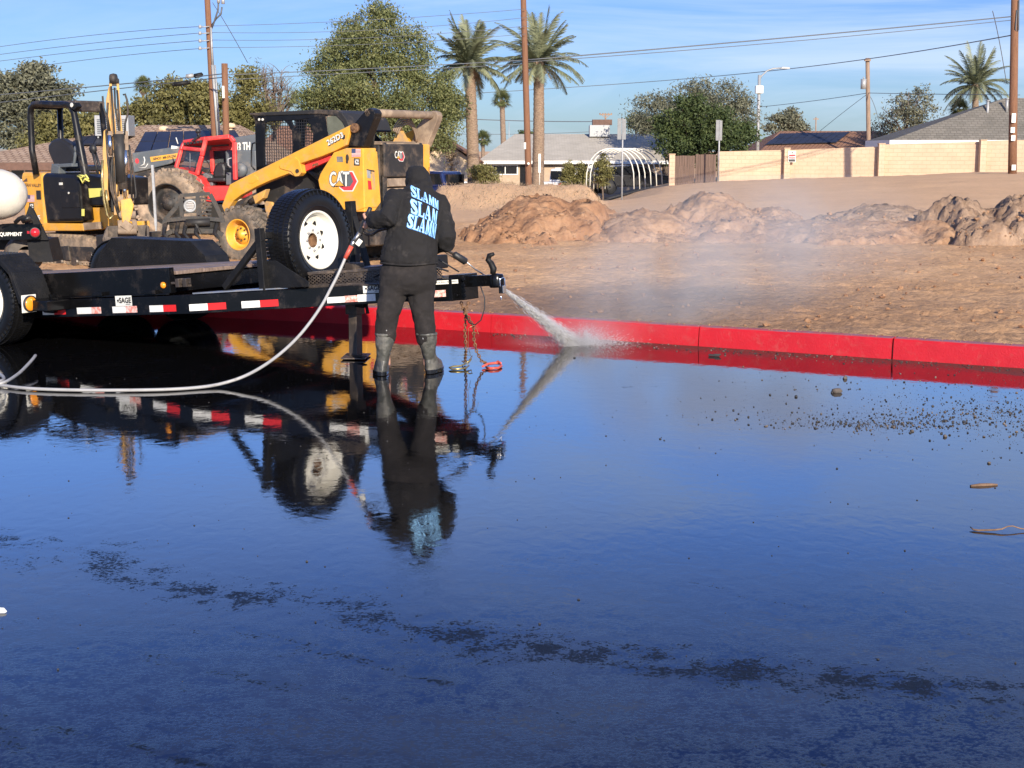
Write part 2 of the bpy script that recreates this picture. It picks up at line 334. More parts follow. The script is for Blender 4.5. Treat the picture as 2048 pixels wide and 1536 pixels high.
def dirtmat():
    m, n, b = newmat('dirt'); l = n.links.new; t = nd(n, 'ShaderNodeTexCoord'); P = t.outputs['Object']
    z1 = nd(n, 'ShaderNodeTexNoise', i_Scale=.35, i_Detail=8, i_Roughness=.65); z2 = nd(n, 'ShaderNodeTexNoise', i_Scale=7, i_Detail=8, i_Roughness=.7)
    l(P, z1.inputs[0]); l(P, z2.inputs[0])
    r1 = nd(n, 'ShaderNodeValToRGB'); e = r1.color_ramp.elements; e[0].position = .3; e[0].color = (.50, .285, .14, 1); e[1].position = .72; e[1].color = (.72, .45, .235, 1)
    x = e.new(.5); x.color = (.60, .36, .185, 1)
    l(z1.outputs['Fac'], r1.inputs[0])
    r2 = nd(n, 'ShaderNodeMapRange'); r2.inputs['From Min'].default_value = .3; r2.inputs['From Max'].default_value = .7; r2.inputs['To Min'].default_value = .72; r2.inputs['To Max'].default_value = 1.22
    l(z2.outputs['Fac'], r2.inputs[0]); h = nd(n, 'ShaderNodeHueSaturation'); l(r1.outputs[0], h.inputs['Color']); l(r2.outputs[0], h.inputs['Value'])
    # damp, darker, redder soil by the spray: a wetted patch of ground
    sp = nd(n, 'ShaderNodeSeparateXYZ'); l(P, sp.inputs[0])
    def mr_(a, lo, hi): 
        k = nd(n, 'ShaderNodeMapRange', interpolation_type='SMOOTHSTEP'); k.inputs['From Min'].default_value = lo; k.inputs['From Max'].default_value = hi; l(a, k.inputs[0]); return k.outputs[0]
    nzx = nd(n, 'ShaderNodeTexNoise', i_Scale=.8, i_Detail=5); l(P, nzx.inputs[0])
    ya = nd(n, 'ShaderNodeMath', operation='MULTIPLY_ADD'); l(nzx.outputs['Fac'], ya.inputs[0]); ya.inputs[1].default_value = 3.5; l(sp.outputs['Y'], ya.inputs[2])
    w = nd(n, 'ShaderNodeMath', operation='SUBTRACT'); w.inputs[0].default_value = 1; l(mr_(ya.outputs[0], 17.0, 20.5), w.inputs[1])
    xa = nd(n, 'ShaderNodeMath', operation='SUBTRACT'); xa.inputs[0].default_value = 1; l(mr_(sp.outputs['X'], 1.5, 7), xa.inputs[1])
    ww = nd(n, 'ShaderNodeMath', operation='MULTIPLY'); l(w.outputs[0], ww.inputs[0]); l(xa.outputs[0], ww.inputs[1])
    w3 = nd(n, 'ShaderNodeMath', operation='MULTIPLY'); l(ww.outputs[0], w3.inputs[0]); w3.inputs[1].default_value = .8
    mxx = nd(n, 'ShaderNodeMix', data_type='RGBA'); mxx.inputs['B'].default_value = (.27, .16, .10, 1); l(h.outputs[0], mxx.inputs['A']); l(w3.outputs[0], mxx.inputs['Factor'])
    # pale, dry crust
    z5 = nd(n, 'ShaderNodeTexNoise', i_Scale=.9, i_Detail=10, i_Roughness=.75); mpx = nd(n, 'ShaderNodeMapping'); mpx.inputs['Scale'].default_value = (.35, 1.6, 1); l(P, mpx.inputs[0]); l(mpx.outputs[0], z5.inputs[0])
    k5 = nd(n, 'ShaderNodeMapRange'); k5.inputs['From Min'].default_value = .63; k5.inputs['From Max'].default_value = .72; l(z5.outputs['Fac'], k5.inputs[0])
    k6 = nd(n, 'ShaderNodeMath', operation='MULTIPLY'); l(k5.outputs[0], k6.inputs[0]); k6.inputs[1].default_value = .55
    m5 = nd(n, 'ShaderNodeMix', data_type='RGBA'); m5.inputs['B'].default_value = (.56, .43, .31, 1); l(mxx.outputs['Result'], m5.inputs['A']); l(k6.outputs[0], m5.inputs['Factor'])
    yb_ = nd(n, 'ShaderNodeMath', operation='MULTIPLY_ADD'); l(z1.outputs['Fac'], yb_.inputs[0]); yb_.inputs[1].default_value = 9; l(sp.outputs['Y'], yb_.inputs[2])
    k7 = nd(n, 'ShaderNodeMath', operation='MULTIPLY'); l(mr_(yb_.outputs[0], 33, 41), k7.inputs[0]); k7.inputs[1].default_value = .6
    m7 = nd(n, 'ShaderNodeMix', data_type='RGBA'); m7.inputs['B'].default_value = (.70, .455, .26, 1); l(m5.outputs['Result'], m7.inputs['A']); l(k7.outputs[0], m7.inputs['Factor'])
    l(m7.outputs['Result'], b.inputs['Base Color']); b.inputs['Roughness'].default_value = .95; b.inputs['Specular IOR Level'].default_value = .15
    z3 = nd(n, 'ShaderNodeTexNoise', i_Scale=11, i_Detail=10, i_Roughness=.75); l(P, z3.inputs[0])
    v3 = nd(n, 'ShaderNodeTexVoronoi', i_Scale=16); l(P, v3.inputs['Vector'])
    ad = nd(n, 'ShaderNodeMath', operation='MULTIPLY_ADD'); l(v3.outputs['Distance'], ad.inputs[0]); ad.inputs[1].default_value = -.35; l(z3.outputs['Fac'], ad.inputs[2])
    u = nd(n, 'ShaderNodeBump', i_Strength=1, i_Distance=.032); l(ad.outputs[0], u.inputs['Height']); l(u.outputs[0], b.inputs['Normal'])
    return m
M['dirt'] = dirtmat()
def grid_faces(nx, ny):
    i = np.arange(nx - 1)[None, :]; j = np.arange(ny - 1)[:, None]; a = j * nx + i
    return np.stack([a, a + 1, a + 1 + nx, a + nx], -1).reshape(-1, 4)
xs = np.concatenate([-np.geomspace(1500, 16, 40), np.arange(-15.5, -6, .16), np.arange(-6, 9, .055), np.arange(9, 22, .16), np.geomspace(22, 1500, 40)])
ds = np.concatenate([np.arange(0, 7, .05), np.arange(7, 18, .12), np.arange(18, 60, .5), np.arange(60, 120, 2), np.geomspace(122, 3000, 24)])
Xg, Dg = np.meshgrid(xs, ds); kx = K(Xg); fade = np.exp(-np.abs(Xg) / 60)
Yg = np.where(np.abs(Xg) < 60, kx + .13 + Dg, kx + .13 + Dg)
near = sst(0, .5, Dg); Zg = TZ(Xg, Yg)
n1 = fbm(Xg * 1.1, Yg * 1.1, 6, .55) - .5; n2 = fbm(Xg * 5 + 40, Yg * 5, 5, .6) - .5; n3 = np.abs(fbm(Xg * 11, Yg * 11 + 9, 4, .6) - .5)
fin = (1 - sst(16, 45, Dg))
Zg = Zg + near * (.12 * n1 + (.05 * n2 + .045 * n3) * fin * (1 + 1.1 * sst(-1, 3, Xg) * (1 - sst(1.5, 5, Dg)))) 
Zg = np.where(Dg < .02, .13, Zg); Zg = np.where((Dg < .5), np.minimum(Zg, .15 + .5 * Dg), Zg); Zg = np.where(Yg > 300, np.minimum(Zg, -1.3), Zg)
gr = np_mesh('ground', np.stack([Xg, Yg, Zg], -1).reshape(-1, 3), grid_faces(len(xs), len(ds)), M['dirt'], None, True); tag(gr, kind='structure')
def GZ(x, y): return float(TZ(x, y))
# ---------------------------------------------------------------- wet asphalt, one flat sheet up to the kerb
def wetmat():
    m, n, b = newmat('wet_asphalt'); l = n.links.new; t = nd(n, 'ShaderNodeTexCoord'); P = t.outputs['Object']
    def noise_(sc, det=6, ro=.6, vec=None, dist=0): 
        z = nd(n, 'ShaderNodeTexNoise', i_Scale=sc, i_Detail=det, i_Roughness=ro, i_Distortion=dist); l(vec or P, z.inputs['Vector']); return z.outputs['Fac']
    def mrange(a, lo, hi, t0=0, t1=1, sm=True):
        k = nd(n, 'ShaderNodeMapRange', interpolation_type='SMOOTHSTEP' if sm else 'LINEAR'); k.inputs['From Min'].default_value = lo; k.inputs['From Max'].default_value = hi
        k.inputs['To Min'].default_value = t0; k.inputs['To Max'].default_value = t1; l(a, k.inputs[0]); return k.outputs[0]
    def ma(op, a, bb):
        k = nd(n, 'ShaderNodeMath', operation=op)
        for i, v in enumerate((a, bb)):
            if isinstance(v, (int, float)): k.inputs[i].default_value = v
            else: l(v, k.inputs[i])
        return k.outputs[0]
    sp = nd(n, 'ShaderNodeSeparateXYZ'); l(P, sp.inputs[0]); X = sp.outputs['X']; Y = sp.outputs['Y']
    # bands where the film is thin and the stones of the asphalt stand out of it
    big = noise_(.55, 4, .55, dist=.6)
    def band(x0, y0, x1, y1, w, amp=.22):
        # distance to a line, bent by noise
        dx, dy = x1 - x0, y1 - y0; L_ = sqrt(dx * dx + dy * dy); nx, ny = -dy / L_, dx / L_
        s = ma('ADD', ma('ADD', ma('MULTIPLY', X, nx), ma('MULTIPLY', Y, ny)), -(x0 * nx + y0 * ny))
        s = ma('ADD', s, ma('MULTIPLY', ma('SUBTRACT', big, .5), amp * 3)); s = ma('ABSOLUTE', s, 0)
        g = mrange(s, 0, w, 1, 0)
        along = ma('ADD', ma('ADD', ma('MULTIPLY', X, dx / L_), ma('MULTIPLY', Y, dy / L_)), -(x0 * dx / L_ + y0 * dy / L_))
        return ma('MULTIPLY', g, ma('MULTIPLY', mrange(along, -.5, 0), mrange(along, L_, L_ + .5, 1, 0)))
    b1 = band(-2.6, 6.55, -.35, 5.05, .38); b2 = band(-.35, 5.05, 1.4, 4.4, .42); b3 = band(-1.55, 4.95, -.75, 4.75, .34); b4 = band(-.1, 4.35, .4, 3.9, .34)
    b5 = band(.05, 10.3, 1.1, 10.55, .10, .06); b6 = band(.9, 6.6, 2.0, 6.1, .12); b7 = band(1.3, 8.6, 2.6, 9.3, .14); b8 = band(-1.7, 6.2, -2.4, 5.6, .5)
    ms_ = nd(n, 'ShaderNodeMapping'); ms_.inputs['Rotation'].default_value = (0, 0, .56); ms_.inputs['Scale'].default_value = (.42, 3.6, 1); mr2 = nd(n, 'ShaderNodeMapping'); mr2.inputs['Rotation'].default_value = (0, 0, .56); l(P, mr2.inputs[0]); ms_.inputs['Rotation'].default_value = (0, 0, 0); l(mr2.outputs[0], ms_.inputs[0])
    streak = mrange(noise_(1.0, 4, .6, ms_.outputs[0], .5), .50, .74); streak = ma('MULTIPLY', streak, mrange(Y, 4.2, 8.2, .95, .18))
    bands = ma('MAXIMUM', ma('MAXIMUM', ma('MAXIMUM', b1, b2), streak), ma('MAXIMUM', b5, ma('MULTIPLY', b8, .8)))
    nearm = mrange(Y, 3.6, 8.5, .40, 0.0)
    patch = mrange(big, .54, .72, 0, .5)
    amount = ma('ADD', ma('MULTIPLY', bands, mrange(noise_(4.5, 5, .7), .34, .64, .35, .95)), ma('ADD', nearm, ma('MULTIPLY', patch, nearm)))
    grain = noise_(62, 6, .75); grain2 = noise_(12, 5, .65)
    gg = ma('ADD', grain, ma('MULTIPLY', ma('SUBTRACT', grain2, .5), .62))
    thr = ma('SUBTRACT', .84, ma('MULTIPLY', amount, .358))
    dry = nd(n, 'ShaderNodeMapRange', interpolation_type='SMOOTHSTEP'); l(gg, dry.inputs[0]); l(thr, dry.inputs['From Min']); l(ma('ADD', thr, .07), dry.inputs['From Max']); dry = dry.outputs[0]
    # silt washed along the kerb: distance to the kerb line roughly linear in view
    kb = ma('ADD', ma('MULTIPLY', X, .54), ma('SUBTRACT', Y, 13.58)); kb = ma('ADD', kb, ma('MULTIPLY', ma('SUBTRACT', noise_(2.2, 5, .65), .5), .5))
    silt = ma('MULTIPLY', mrange(kb, -.62, -.05), mrange(X, -.4, .6)); kb2 = ma('ADD', kb, ma('MULTIPLY', mrange(X, 3.0, 4.2), .55))
    silt2 = ma('MULTIPLY', mrange(kb2, -.14, 0), mrange(X, 2.6, 3.5)); silt = ma('MAXIMUM', ma('MULTIPLY', silt, .8), ma('MULTIPLY', silt2, .9))
    # reflecting film over black asphalt
    col = nd(n, 'ShaderNodeMix', data_type='RGBA'); col.inputs['A'].default_value = (.0045, .0045, .005, 1); col.inputs['B'].default_value = (.085, .045, .035, 1); l(silt, col.inputs['Factor'])
    l(col.outputs['Result'], b.inputs['Base Color']); b.inputs['IOR'].default_value = 1.5
    ro = ma('ADD', .004, ma('MULTIPLY', mrange(big, .3, .7), .012)); ro = ma('ADD', ro, ma('MULTIPLY', silt, .25)); l(ro, b.inputs['Roughness'])
    # ripples (stretched across the draught) and fine grain of the surface below the film
    mpp = nd(n, 'ShaderNodeMapping'); mpp.inputs['Scale'].default_value = (1, .75, 1); mpp.inputs['Rotation'].default_value = (0, 0, .35); l(P, mpp.inputs[0])
    w1 = noise_(12, 1.5, .45, mpp.outputs[0], .5); w2 = noise_(1.6, 3, .5, mpp.outputs[0], .3); w3 = noise_(60, 3, .6)
    hgt = ma('ADD', ma('MULTIPLY', w1, .00052), ma('MULTIPLY', w2, .0008)); hgt = ma('ADD', hgt, ma('MULTIPLY', w3, .000006))
    grn = ma('MULTIPLY', mrange(Y, 3.5, 6.5, .00022, .00002), mrange(gg, .45, .7)); hgt = ma('ADD', hgt, grn)
    bu = nd(n, 'ShaderNodeBump', i_Strength=1, i_Distance=1.0); l(hgt, bu.inputs['Height']); l(bu.outputs[0], b.inputs['Normal'])
    d = nd(n, 'ShaderNodeBsdfPrincipled'); d.inputs['Base Color'].default_value = (.007, .007, .0075, 1); d.inputs['Roughness'].default_value = .55; d.inputs['Specular IOR Level'].default_value = .08
    b2_ = nd(n, 'ShaderNodeBump', i_Strength=1, i_Distance=.004); l(grain, b2_.inputs['Height']); l(b2_.outputs[0], d.inputs['Normal'])
    ms = nd(n, 'ShaderNodeMixShader'); l(ma('MAXIMUM', ma('MULTIPLY', dry, .85), ma('MULTIPLY', silt, .8)), ms.inputs[0])
    dc = nd(n, 'ShaderNodeMix', data_type='RGBA'); dc.inputs['A'].default_value = (.003, .003, .0035, 1); dc.inputs['B'].default_value = (.10, .048, .038, 1); l(silt, dc.inputs['Factor']); l(dc.outputs['Result'], d.inputs['Base Color']); l(b.outputs[0], ms.inputs[1]); l(d.outputs[0], ms.inputs[2])
    out = [q for q in n.nodes if q.type == 'OUTPUT_MATERIAL'][0]; l(ms.outputs[0], out.inputs[0])
    return m
M['wet'] = wetmat()
rx = np.concatenate([-np.geomspace(400, 16, 16), np.arange(-15, 15, .5), np.geomspace(15, 400, 16)])
rv = []
for x in rx:
    for q in np.linspace(0, 1, 8): rv.append((x, -80 * (1 - q) + (KX(x) + .04) * q if KX(x) > -79 else -80 - 5 * q, 0))
nyr = 8; nr = len(rx); ff = []
for i in range(nr - 1):
    for j in range(nyr - 1): ff.append((i * nyr + j, (i + 1) * nyr + j, (i + 1) * nyr + j + 1, i * nyr + j + 1))
tag(np_mesh('road', np.array(rv), np.array(ff), M['wet'], None, False), kind='structure')
# ---------------------------------------------------------------- red painted kerb, cast in lengths with joints
M['kerb'] = PM('red_kerb_paint', (.47, .011, .018), .42, var=.10, scale=5, dirt=(.40, .045, .045), damt=.3, dscale=12, bump=.003, bscale=70)
M['kerbtop'] = PM('worn_kerb_top', (.26, .11, .12), .5, var=.25, scale=9, dirt=(.45, .05, .06), damt=.7, dscale=5, bump=.004, bscale=60)
kb = MB(); joints = [-14, -10.2, -6.6, -3.4, -.2, 1.61, 3.085, 5.2, 8.4, 12, 16]
prof = [(0.0, -.02), (.012, .10), (.018, .150), (.030, .166), (.045, .171), (.14, .171), (.15, .16), (.15, -.05)]
def kn(x):
    e = .01; d = Vector((2 * e, KX(x + e) - KX(x - e), 0)).normalized(); return Vector((-d.y, d.x, 0))
_rk = random.Random(5)
for a, c in zip(joints[:-1], joints[1:]):
    g = .007 if abs(a - 3.085) < .01 or abs(c - 3.085) < .01 else .0015
    n_ = max(2, int((c - a) / .2)); rows = []
    for i in range(n_ + 1):
        x = a + g + (c - a - 2 * g) * i / n_; nn = kn(x); p = Vector((x, KX(x), 0))
        rows.append([p + nn * u + Vector((0, 0, z + .0015 * sin(x * 3))) for u, z in prof])
    vs = [q for r_ in rows for q in r_]; k = len(prof)
    for i in range(n_):
        for j in range(k - 1):
            kb.add([rows[i][j], rows[i + 1][j], rows[i + 1][j + 1], rows[i][j + 1]], [(0, 1, 2, 3)], 1 if j >= 3 else 0, False)
    kb.add(rows[0], [tuple(range(k))[::-1]], 0); kb.add(rows[-1], [tuple(range(k))], 0)
tag(kb.build('kerb', [M['kerb'], M['kerbtop']]), kind='structure')
_it = []; _g = np.random.RandomState(21)
for _ in range(900):
    x = _g.uniform(-8, 8); nn = kn(x); u_ = .03 + .13 * _g.rand() ** .6; r_ = .002 + .008 * _g.rand() ** 4; p_ = Vector((x, KX(x), 0)) + nn * u_; _it.append((p_.x, p_.y, .171 + r_ * .3, r_))
KERB_CRUMBS = _it
# ---------------------------------------------------------------- soil heaps beyond the kerb
def heap(name, label, cx, cy, rx_, ry_, h, seed, mat, rough=1.0, skew=0.0, tops=((0, 0, 1, 1),), step=.05, group='soil heaps along the graded dirt'):
    nx = int(2 * rx_ / step); ny = int(2 * ry_ / step); u = np.linspace(-1, 1, nx); v = np.linspace(-1, 1, ny); U, V = np.meshgrid(u, v)
    X = cx + U * rx_; Y = cy + V * ry_; s = seed * 13.7
    wob = 1.7 * (fbm(X * 1.3 + s, Y * 1.6 + s, 5, .6) - .5)
    r = np.sqrt(U ** 2 + V ** 2) + wob * .45
    base = np.zeros_like(r)
    for (tx, ty, tr, th) in tops:
        rr = np.sqrt(((U - tx) / tr) ** 2 + ((V - ty) / (tr if len(tops) == 1 else max(tr, .8))) ** 2) + wob * .45
        base = np.maximum(base, th * np.clip(1 - rr ** 1.35, 0, 1))
    base = base * (1 - sst(.5, .98, np.maximum(abs(U), abs(V)) + wob * .5))
    n1 = fbm(X * 2 + s, Y * 2, 5, .6) - .5; n2 = np.abs(fbm(X * 7, Y * 7 + s, 5, .62) - .5); n3 = fbm(X * 16, Y * 16 + s, 3, .6) - .5
    amp = sst(0, .18, base)
    Z = h * base + amp * rough * (.24 * n1 + .27 * n2 + .10 * n3) * min(1.2, h)
    Z = TZ(X, Y) + Z - .10 * (1 - amp)
    o = np_mesh(name, np.stack([X - cx, Y - cy, Z], -1).reshape(-1, 3), grid_faces(nx, ny), mat, None, True); o.location = (cx, cy, 0)
    tag(o, label, 'soil heap', group); return o, (X, Y, Z, base)
def soil(name, c0, c1, c2, disp=.05):
    m, n, b = newmat(name); l = n.links.new; t = nd(n, 'ShaderNodeTexCoord'); P = t.outputs['Object']
    z = nd(n, 'ShaderNodeTexNoise', i_Scale=2.2, i_Detail=10, i_Roughness=.72); l(P, z.inputs[0]); r = nd(n, 'ShaderNodeValToRGB'); e = r.color_ramp.elements
    e[0].position = .33; e[0].color = c4(c0); e[1].position = .68; e[1].color = c4(c2); x = e.new(.5); x.color = c4(c1); l(z.outputs['Fac'], r.inputs[0]); l(r.outputs[0], b.inputs['Base Color'])
    b.inputs['Roughness'].default_value = .95; b.inputs['Specular IOR Level'].default_value = .15
    z2 = nd(n, 'ShaderNodeTexNoise', i_Scale=9, i_Detail=10, i_Roughness=.78); l(P, z2.inputs[0]); v = nd(n, 'ShaderNodeTexVoronoi', i_Scale=9); l(P, v.inputs['Vector'])
    a = nd(n, 'ShaderNodeMath', operation='MULTIPLY_ADD'); l(v.outputs['Distance'], a.inputs[0]); a.inputs[1].default_value = -.5; l(z2.outputs['Fac'], a.inputs[2])
    u = nd(n, 'ShaderNodeBump', i_Distance=disp); l(a.outputs[0], u.inputs['Height']); l(u.outputs[0], b.inputs['Normal']); return m
M['soil'] = soil('brown_soil', (.28, .145, .078), (.39, .215, .118), (.50, .305, .175))
M['soil_tan'] = soil('tan_soil', (.28, .155, .088), (.40, .24, .14), (.53, .345, .215))
M['soil_grey'] = soil('grey_brown_soil', (.24, .155, .10), (.36, .245, .165), (.50, .35, .24))
HEAPS = []
def hp(px0, px1, pybase, pytop, D, *a, **k):
    cx = at((px0 + px1) / 2, 400, D).x; rx_ = (px1 - px0) / 2 / (FPX / D) * 1.22
    ztop = CAMH - D * tan(PITCH - atan((768 - pytop) / FPX)); h = ztop - GZ(cx, D)
    nm, lb, seed, mat = a; r = heap(nm, lb, cx, D, rx_, k.pop('ry', 2.6), h * k.pop('hf', .98), seed, mat, **k); HEAPS.append(r); return r
hp(925, 1235, 500, 392, 27.0, 'soil_heap', 'reddish brown soil heap with a slumped right side, nearest behind the worker', 1, M['soil'], tops=((-.05, 0, .85, 1), (.45, 0, .5, .85)), ry=2.7)
hp(1150, 1420, 505, 412, 26.6, 'soil_heap', 'low tan soil heap in the middle between two taller heaps', 2, M['soil_tan'], rough=1.1, tops=((0, 0, .95, .9),), ry=2.2)
hp(1290, 1640, 500, 388, 27.4, 'soil_heap', 'rounded brown soil heap in the centre with pale clods at its foot', 3, M['soil_tan'], tops=((-.2, 0, .8, 1), (.35, 0, .6, .7)), ry=2.7)
hp(1610, 1905, 500, 402, 28.2, 'soil_heap', 'flat-topped grey brown soil heap with yellowish grass tuft at its right end', 4, M['soil_grey'], rough=.9, tops=((0, 0, 1, .9),), ry=2.4)
hp(1830, 2150, 500, 392, 26.4, 'soil_heap', 'dark rooty soil heap at the right edge, broken into lumps', 5, M['soil_grey'], rough=1.7, tops=((-.35, 0, .55, .95), (.3, 0, .6, 1)), ry=2.4)
hp(1120, 1960, 505, 436, 26.3, 'soil_bank', 'long low bank of loose tan soil running along the feet of the taller heaps', 6, M['soil_tan'], rough=1.3, tops=((-.5, 0, .5, .8), (0, 0, .6, .95), (.5, 0, .5, .9)), ry=1.9)
# ---------------------------------------------------------------- clods and stones
def rocks_mesh(name, items, mat, flat=.75, seed=3, sub=1):
    """items: (x, y, z, r). every lump is an irregular 20/80-face stone"""
    bm = bmesh.new(); bmesh.ops.create_icosphere(bm, subdivisions=sub, radius=1); bv = np.array([v.co[:] for v in bm.verts]); bf = np.array([[v.index for v in f.verts] for f in bm.faces]); bm.free()
    rg = np.random.RandomState(seed); V = []; Fc = []
    for i, (x, y, z, r) in enumerate(items):
        s = rg.uniform(.65, 1.25, 3); s[2] *= flat; a = rg.uniform(0, 2 * pi); c, d = cos(a), sin(a)
        j = 1 + rg.uniform(-.22, .22, (len(bv), 1)); q = bv * j * s * r; q = np.stack([q[:, 0] * c - q[:, 1] * d, q[:, 0] * d + q[:, 1] * c, q[:, 2]], 1)
        V.append(q + [x, y, z]); Fc.append(bf + i * len(bv))
    return np_mesh(name, np.concatenate(V), np.concatenate(Fc), mat, None, sub > 1)
rg = np.random.RandomState(11); it = []
for (o, (HX, HY, HZ, HB)) in HEAPS:
    fl = np.where((HB > .02) & (HB < .62)); pick = rg.choice(len(fl[0]), 420)
    for p in pick:
        i, j = fl[0][p], fl[1][p]
        if HY[i, j] > o.location.y + .3: continue
        r = .012 + .05 * rg.rand() ** 4; it.append((HX[i, j], HY[i, j], HZ[i, j] + r * .2, r))
tag(rocks_mesh('heap_clods', it, M['soil_tan'], seed=4), kind='stuff', label='pale dry clods rolled down the fronts of the soil heaps', cat='clods')
it = []
for _ in range(4200):
    x = rg.uniform(-8, 9); d = .12 + 17 * rg.rand() ** 1.5; y = KX(x) + d
    if abs(x / y) > .5: continue
    r = .004 + .018 * rg.rand() ** 5 * (1 + (x > 0) * .8); it.append((x, y, GZ(x, y) + .02 * rg.rand() + (fbm(np.array(x * 1.1), np.array(y * 1.1), 6, .55) - .5) * .16, r))
tag(rocks_mesh('ground_clods', it, M['soil'], seed=5), kind='stuff', label='small clods scattered over the graded dirt behind the kerb', cat='clods')
tag(rocks_mesh('kerb_crumbs', KERB_CRUMBS, M['dirt'], seed=15), kind='stuff', label='soil crumbs spilled along the top of the red kerb', cat='crumbs')
# pebbles in the film of water and along the gutter
M['pebble'] = PM('pebbles', (.22, .17, .13), .6, var=.6, scale=1.7, dirt=(.05, .045, .04), damt=.9, dscale=1.1)
M['pebdark'] = PM('asphalt_crumbs', (.03, .028, .027), .6, var=.5, scale=2)
it = []; it2 = []
for _ in range(5200):
    k_ = rg.randint(5); x = rg.normal((3.9, 2.9, 2.3, 3.4, 3.0)[k_], (.5, .7, .35, .35, .9)[k_]); y = rg.normal((9.6, 9.3, 9.0, 8.6, 9.8)[k_], (.35, .18, .12, .5, .8)[k_])
    if y > KX(x) - .05 or x < .4: continue
    ppx = 1024 + x / y * FPX
    r = .0018 + .0075 * rg.rand() ** 5; (it if rg.rand() < .22 else it2).append((x, y, r * .3, r))
for _ in range(1500):
    x = rg.uniform(-.2, 6); y = KX(x) - .02 - abs(rg.normal(0, .22)); r = .002 + .008 * rg.rand() ** 5; (it if rg.rand() < .5 else it2).append((x, y, r * .3, r))
for _ in range(500):
    x = rg.uniform(-4, 5); y = rg.uniform(4.5, 11); r = .0015 + .004 * rg.rand() ** 3; it2.append((x, y, r * .3, r))
tag(rocks_mesh('pebbles', it, M['pebble'], seed=6), kind='stuff', label='pale pebbles washed into the water film beside the red kerb', cat='pebbles')
tag(rocks_mesh('asphalt_crumbs', it2, M['pebdark'], seed=7), kind='stuff', label='black asphalt crumbs strewn over the wet pavement', cat='crumbs')
def stone(px, py, w, mat, label):
    p = gnd(px, py); r = w * .36 / sc_at(p.y); o = rocks_mesh('stone', [(0, 0, r * .35, r)], mat, seed=int(px), sub=2); o.location = p; tag(o, label, 'stone', 'single stones lying on the wet pavement')
for px_, py_, w_, mt_, lb_ in ((1690, 758, 15, 'pebble', 'tan stone, upper one of the pair on the wet asphalt near the red kerb'), (1674, 785, 24, 'pebble', 'tan stone half sunk beside a dark twin below the kerb'),
    (1664, 786, 10, 'pebdark', 'dark stone at the left end of the pair of stones below the kerb'), (1592, 794, 9, 'pebdark', 'small black stone alone on the blue reflection'),
    (1824, 863, 12, 'pebble', 'tan stone at the left edge of the gravel scatter'), (1890, 874, 13, 'pebble', 'flat tan stone in the gravel scatter next to dark crumbs'),
    (1950, 834, 12, 'pebble', 'pale rounded stone near the right edge of the picture'), (1846, 820, 9, 'pebble', 'small pale stone upper left in the gravel scatter'),
    (1978, 927, 13, 'pebble', 'tan stone just above the piece of wood'), (1149, 716, 8, 'pebdark', 'black stone on the water below the spot where the spray lands'),
    (1968, 874, 9, 'pebble', 'small tan stone between the flat stone and the right edge'), (1430, 711, 12, 'pebble', 'tan stone lying right against the dark chip by the kerb')):
    stone(px_, py_, w_, M[mt_], lb_)
M['twig'] = PM('twig', (.17, .105, .065), .8, var=.4, scale=20)
p = gnd(1967, 972); mb = MB(); mb.tube([(-.07, -.012, .003), (-.02, .0, .005), (.03, .006, .005), (.075, .016, .003)], [.006, .009, .0085, .005], 8); o = mb.build('wood_piece', M['twig']); o.location = p
tag(o, 'short brown piece of wood floating on the wet pavement at the right', 'piece of wood')
p = gnd(2000, 1062); mb = MB(); mb.tube([(-.125, .03, .012), (-.118, .0, .006), (-.10, -.012, .006), (-.03, -.018, .01), (.0, -.02, .014), (.035, .005, .02), (.06, .012, .02), (.09, -.002, .012), (.14, -.005, .006), (.3, .01, .006)], [.002, .0045, .005, .0045, .004, .003, .003, .003, .003, .002], 6)
o = mb.build('twig', M['twig']); o.location = p; tag(o, 'thin bent twig lying on the wet pavement at the right edge', 'twig')
p = gnd(1428, 713); mb = MB(); mb.box((0, 0, .01), (.09, .025, .016), Matrix.Rotation(-.35, 3, 'Z')); mb.box((.03, -.012, .018), (.05, .02, .012), Matrix.Rotation(-.2, 3, 'Z')); o = mb.build('asphalt_chip', M['pebdark'], bevel=.003); o.location = p
tag(o, 'flat black chip lying by the foot of the red kerb', 'chip')
# distant street with its own asphalt, seen as a thin strip past the dirt
M['street'] = PM('far_asphalt', (.13, .125, .12), .9, var=.1)
mb = MB(); N = 24
for i in range(N):
    x0 = -60 + 74 * i / N; x1 = -60 + 74 * (i + 1) / N
    mb.quad((x0, 84, GZ(x0, 84) + .03), (x1, 84, GZ(x1, 84) + .03), (x1, 94, GZ(x1, 94) + .03), (x0, 94, GZ(x0, 94) + .03))
tag(mb.build('street', M['street']), kind='structure')
# ================================================================== WALLS, HOUSES, POLES, TREES
def leafmat(name, a, b_, c, trans=.25, rough=.6):
    m, n, b = newmat(name); l = n.links.new
    at_ = nd(n, 'ShaderNodeAttribute', attribute_name='tint'); r = nd(n, 'ShaderNodeValToRGB'); e = r.color_ramp.elements
    e[0].position = 0; e[0].color = c4(a); e[1].position = 1; e[1].color = c4(c); x = e.new(.5); x.color = c4(b_); l(at_.outputs['Fac'], r.inputs[0]); l(r.outputs[0], b.inputs['Base Color'])
    b.inputs['Roughness'].default_value = rough; b.inputs['Specular IOR Level'].default_value = .3
    tr = nd(n, 'ShaderNodeBsdfTranslucent'); l(r.outputs[0], tr.inputs['Color']); ms = nd(n, 'ShaderNodeMixShader'); ms.inputs[0].default_value = trans
    out = [q for q in n.nodes if q.type == 'OUTPUT_MATERIAL'][0]; l(b.outputs[0], ms.inputs[1]); l(tr.outputs[0], ms.inputs[2]); l(ms.outputs[0], out.inputs[0]); return m
M['lf_mesq'] = leafmat('mesquite_leaves', (.09, .115, .045), (.17, .20, .08), (.29, .31, .13))
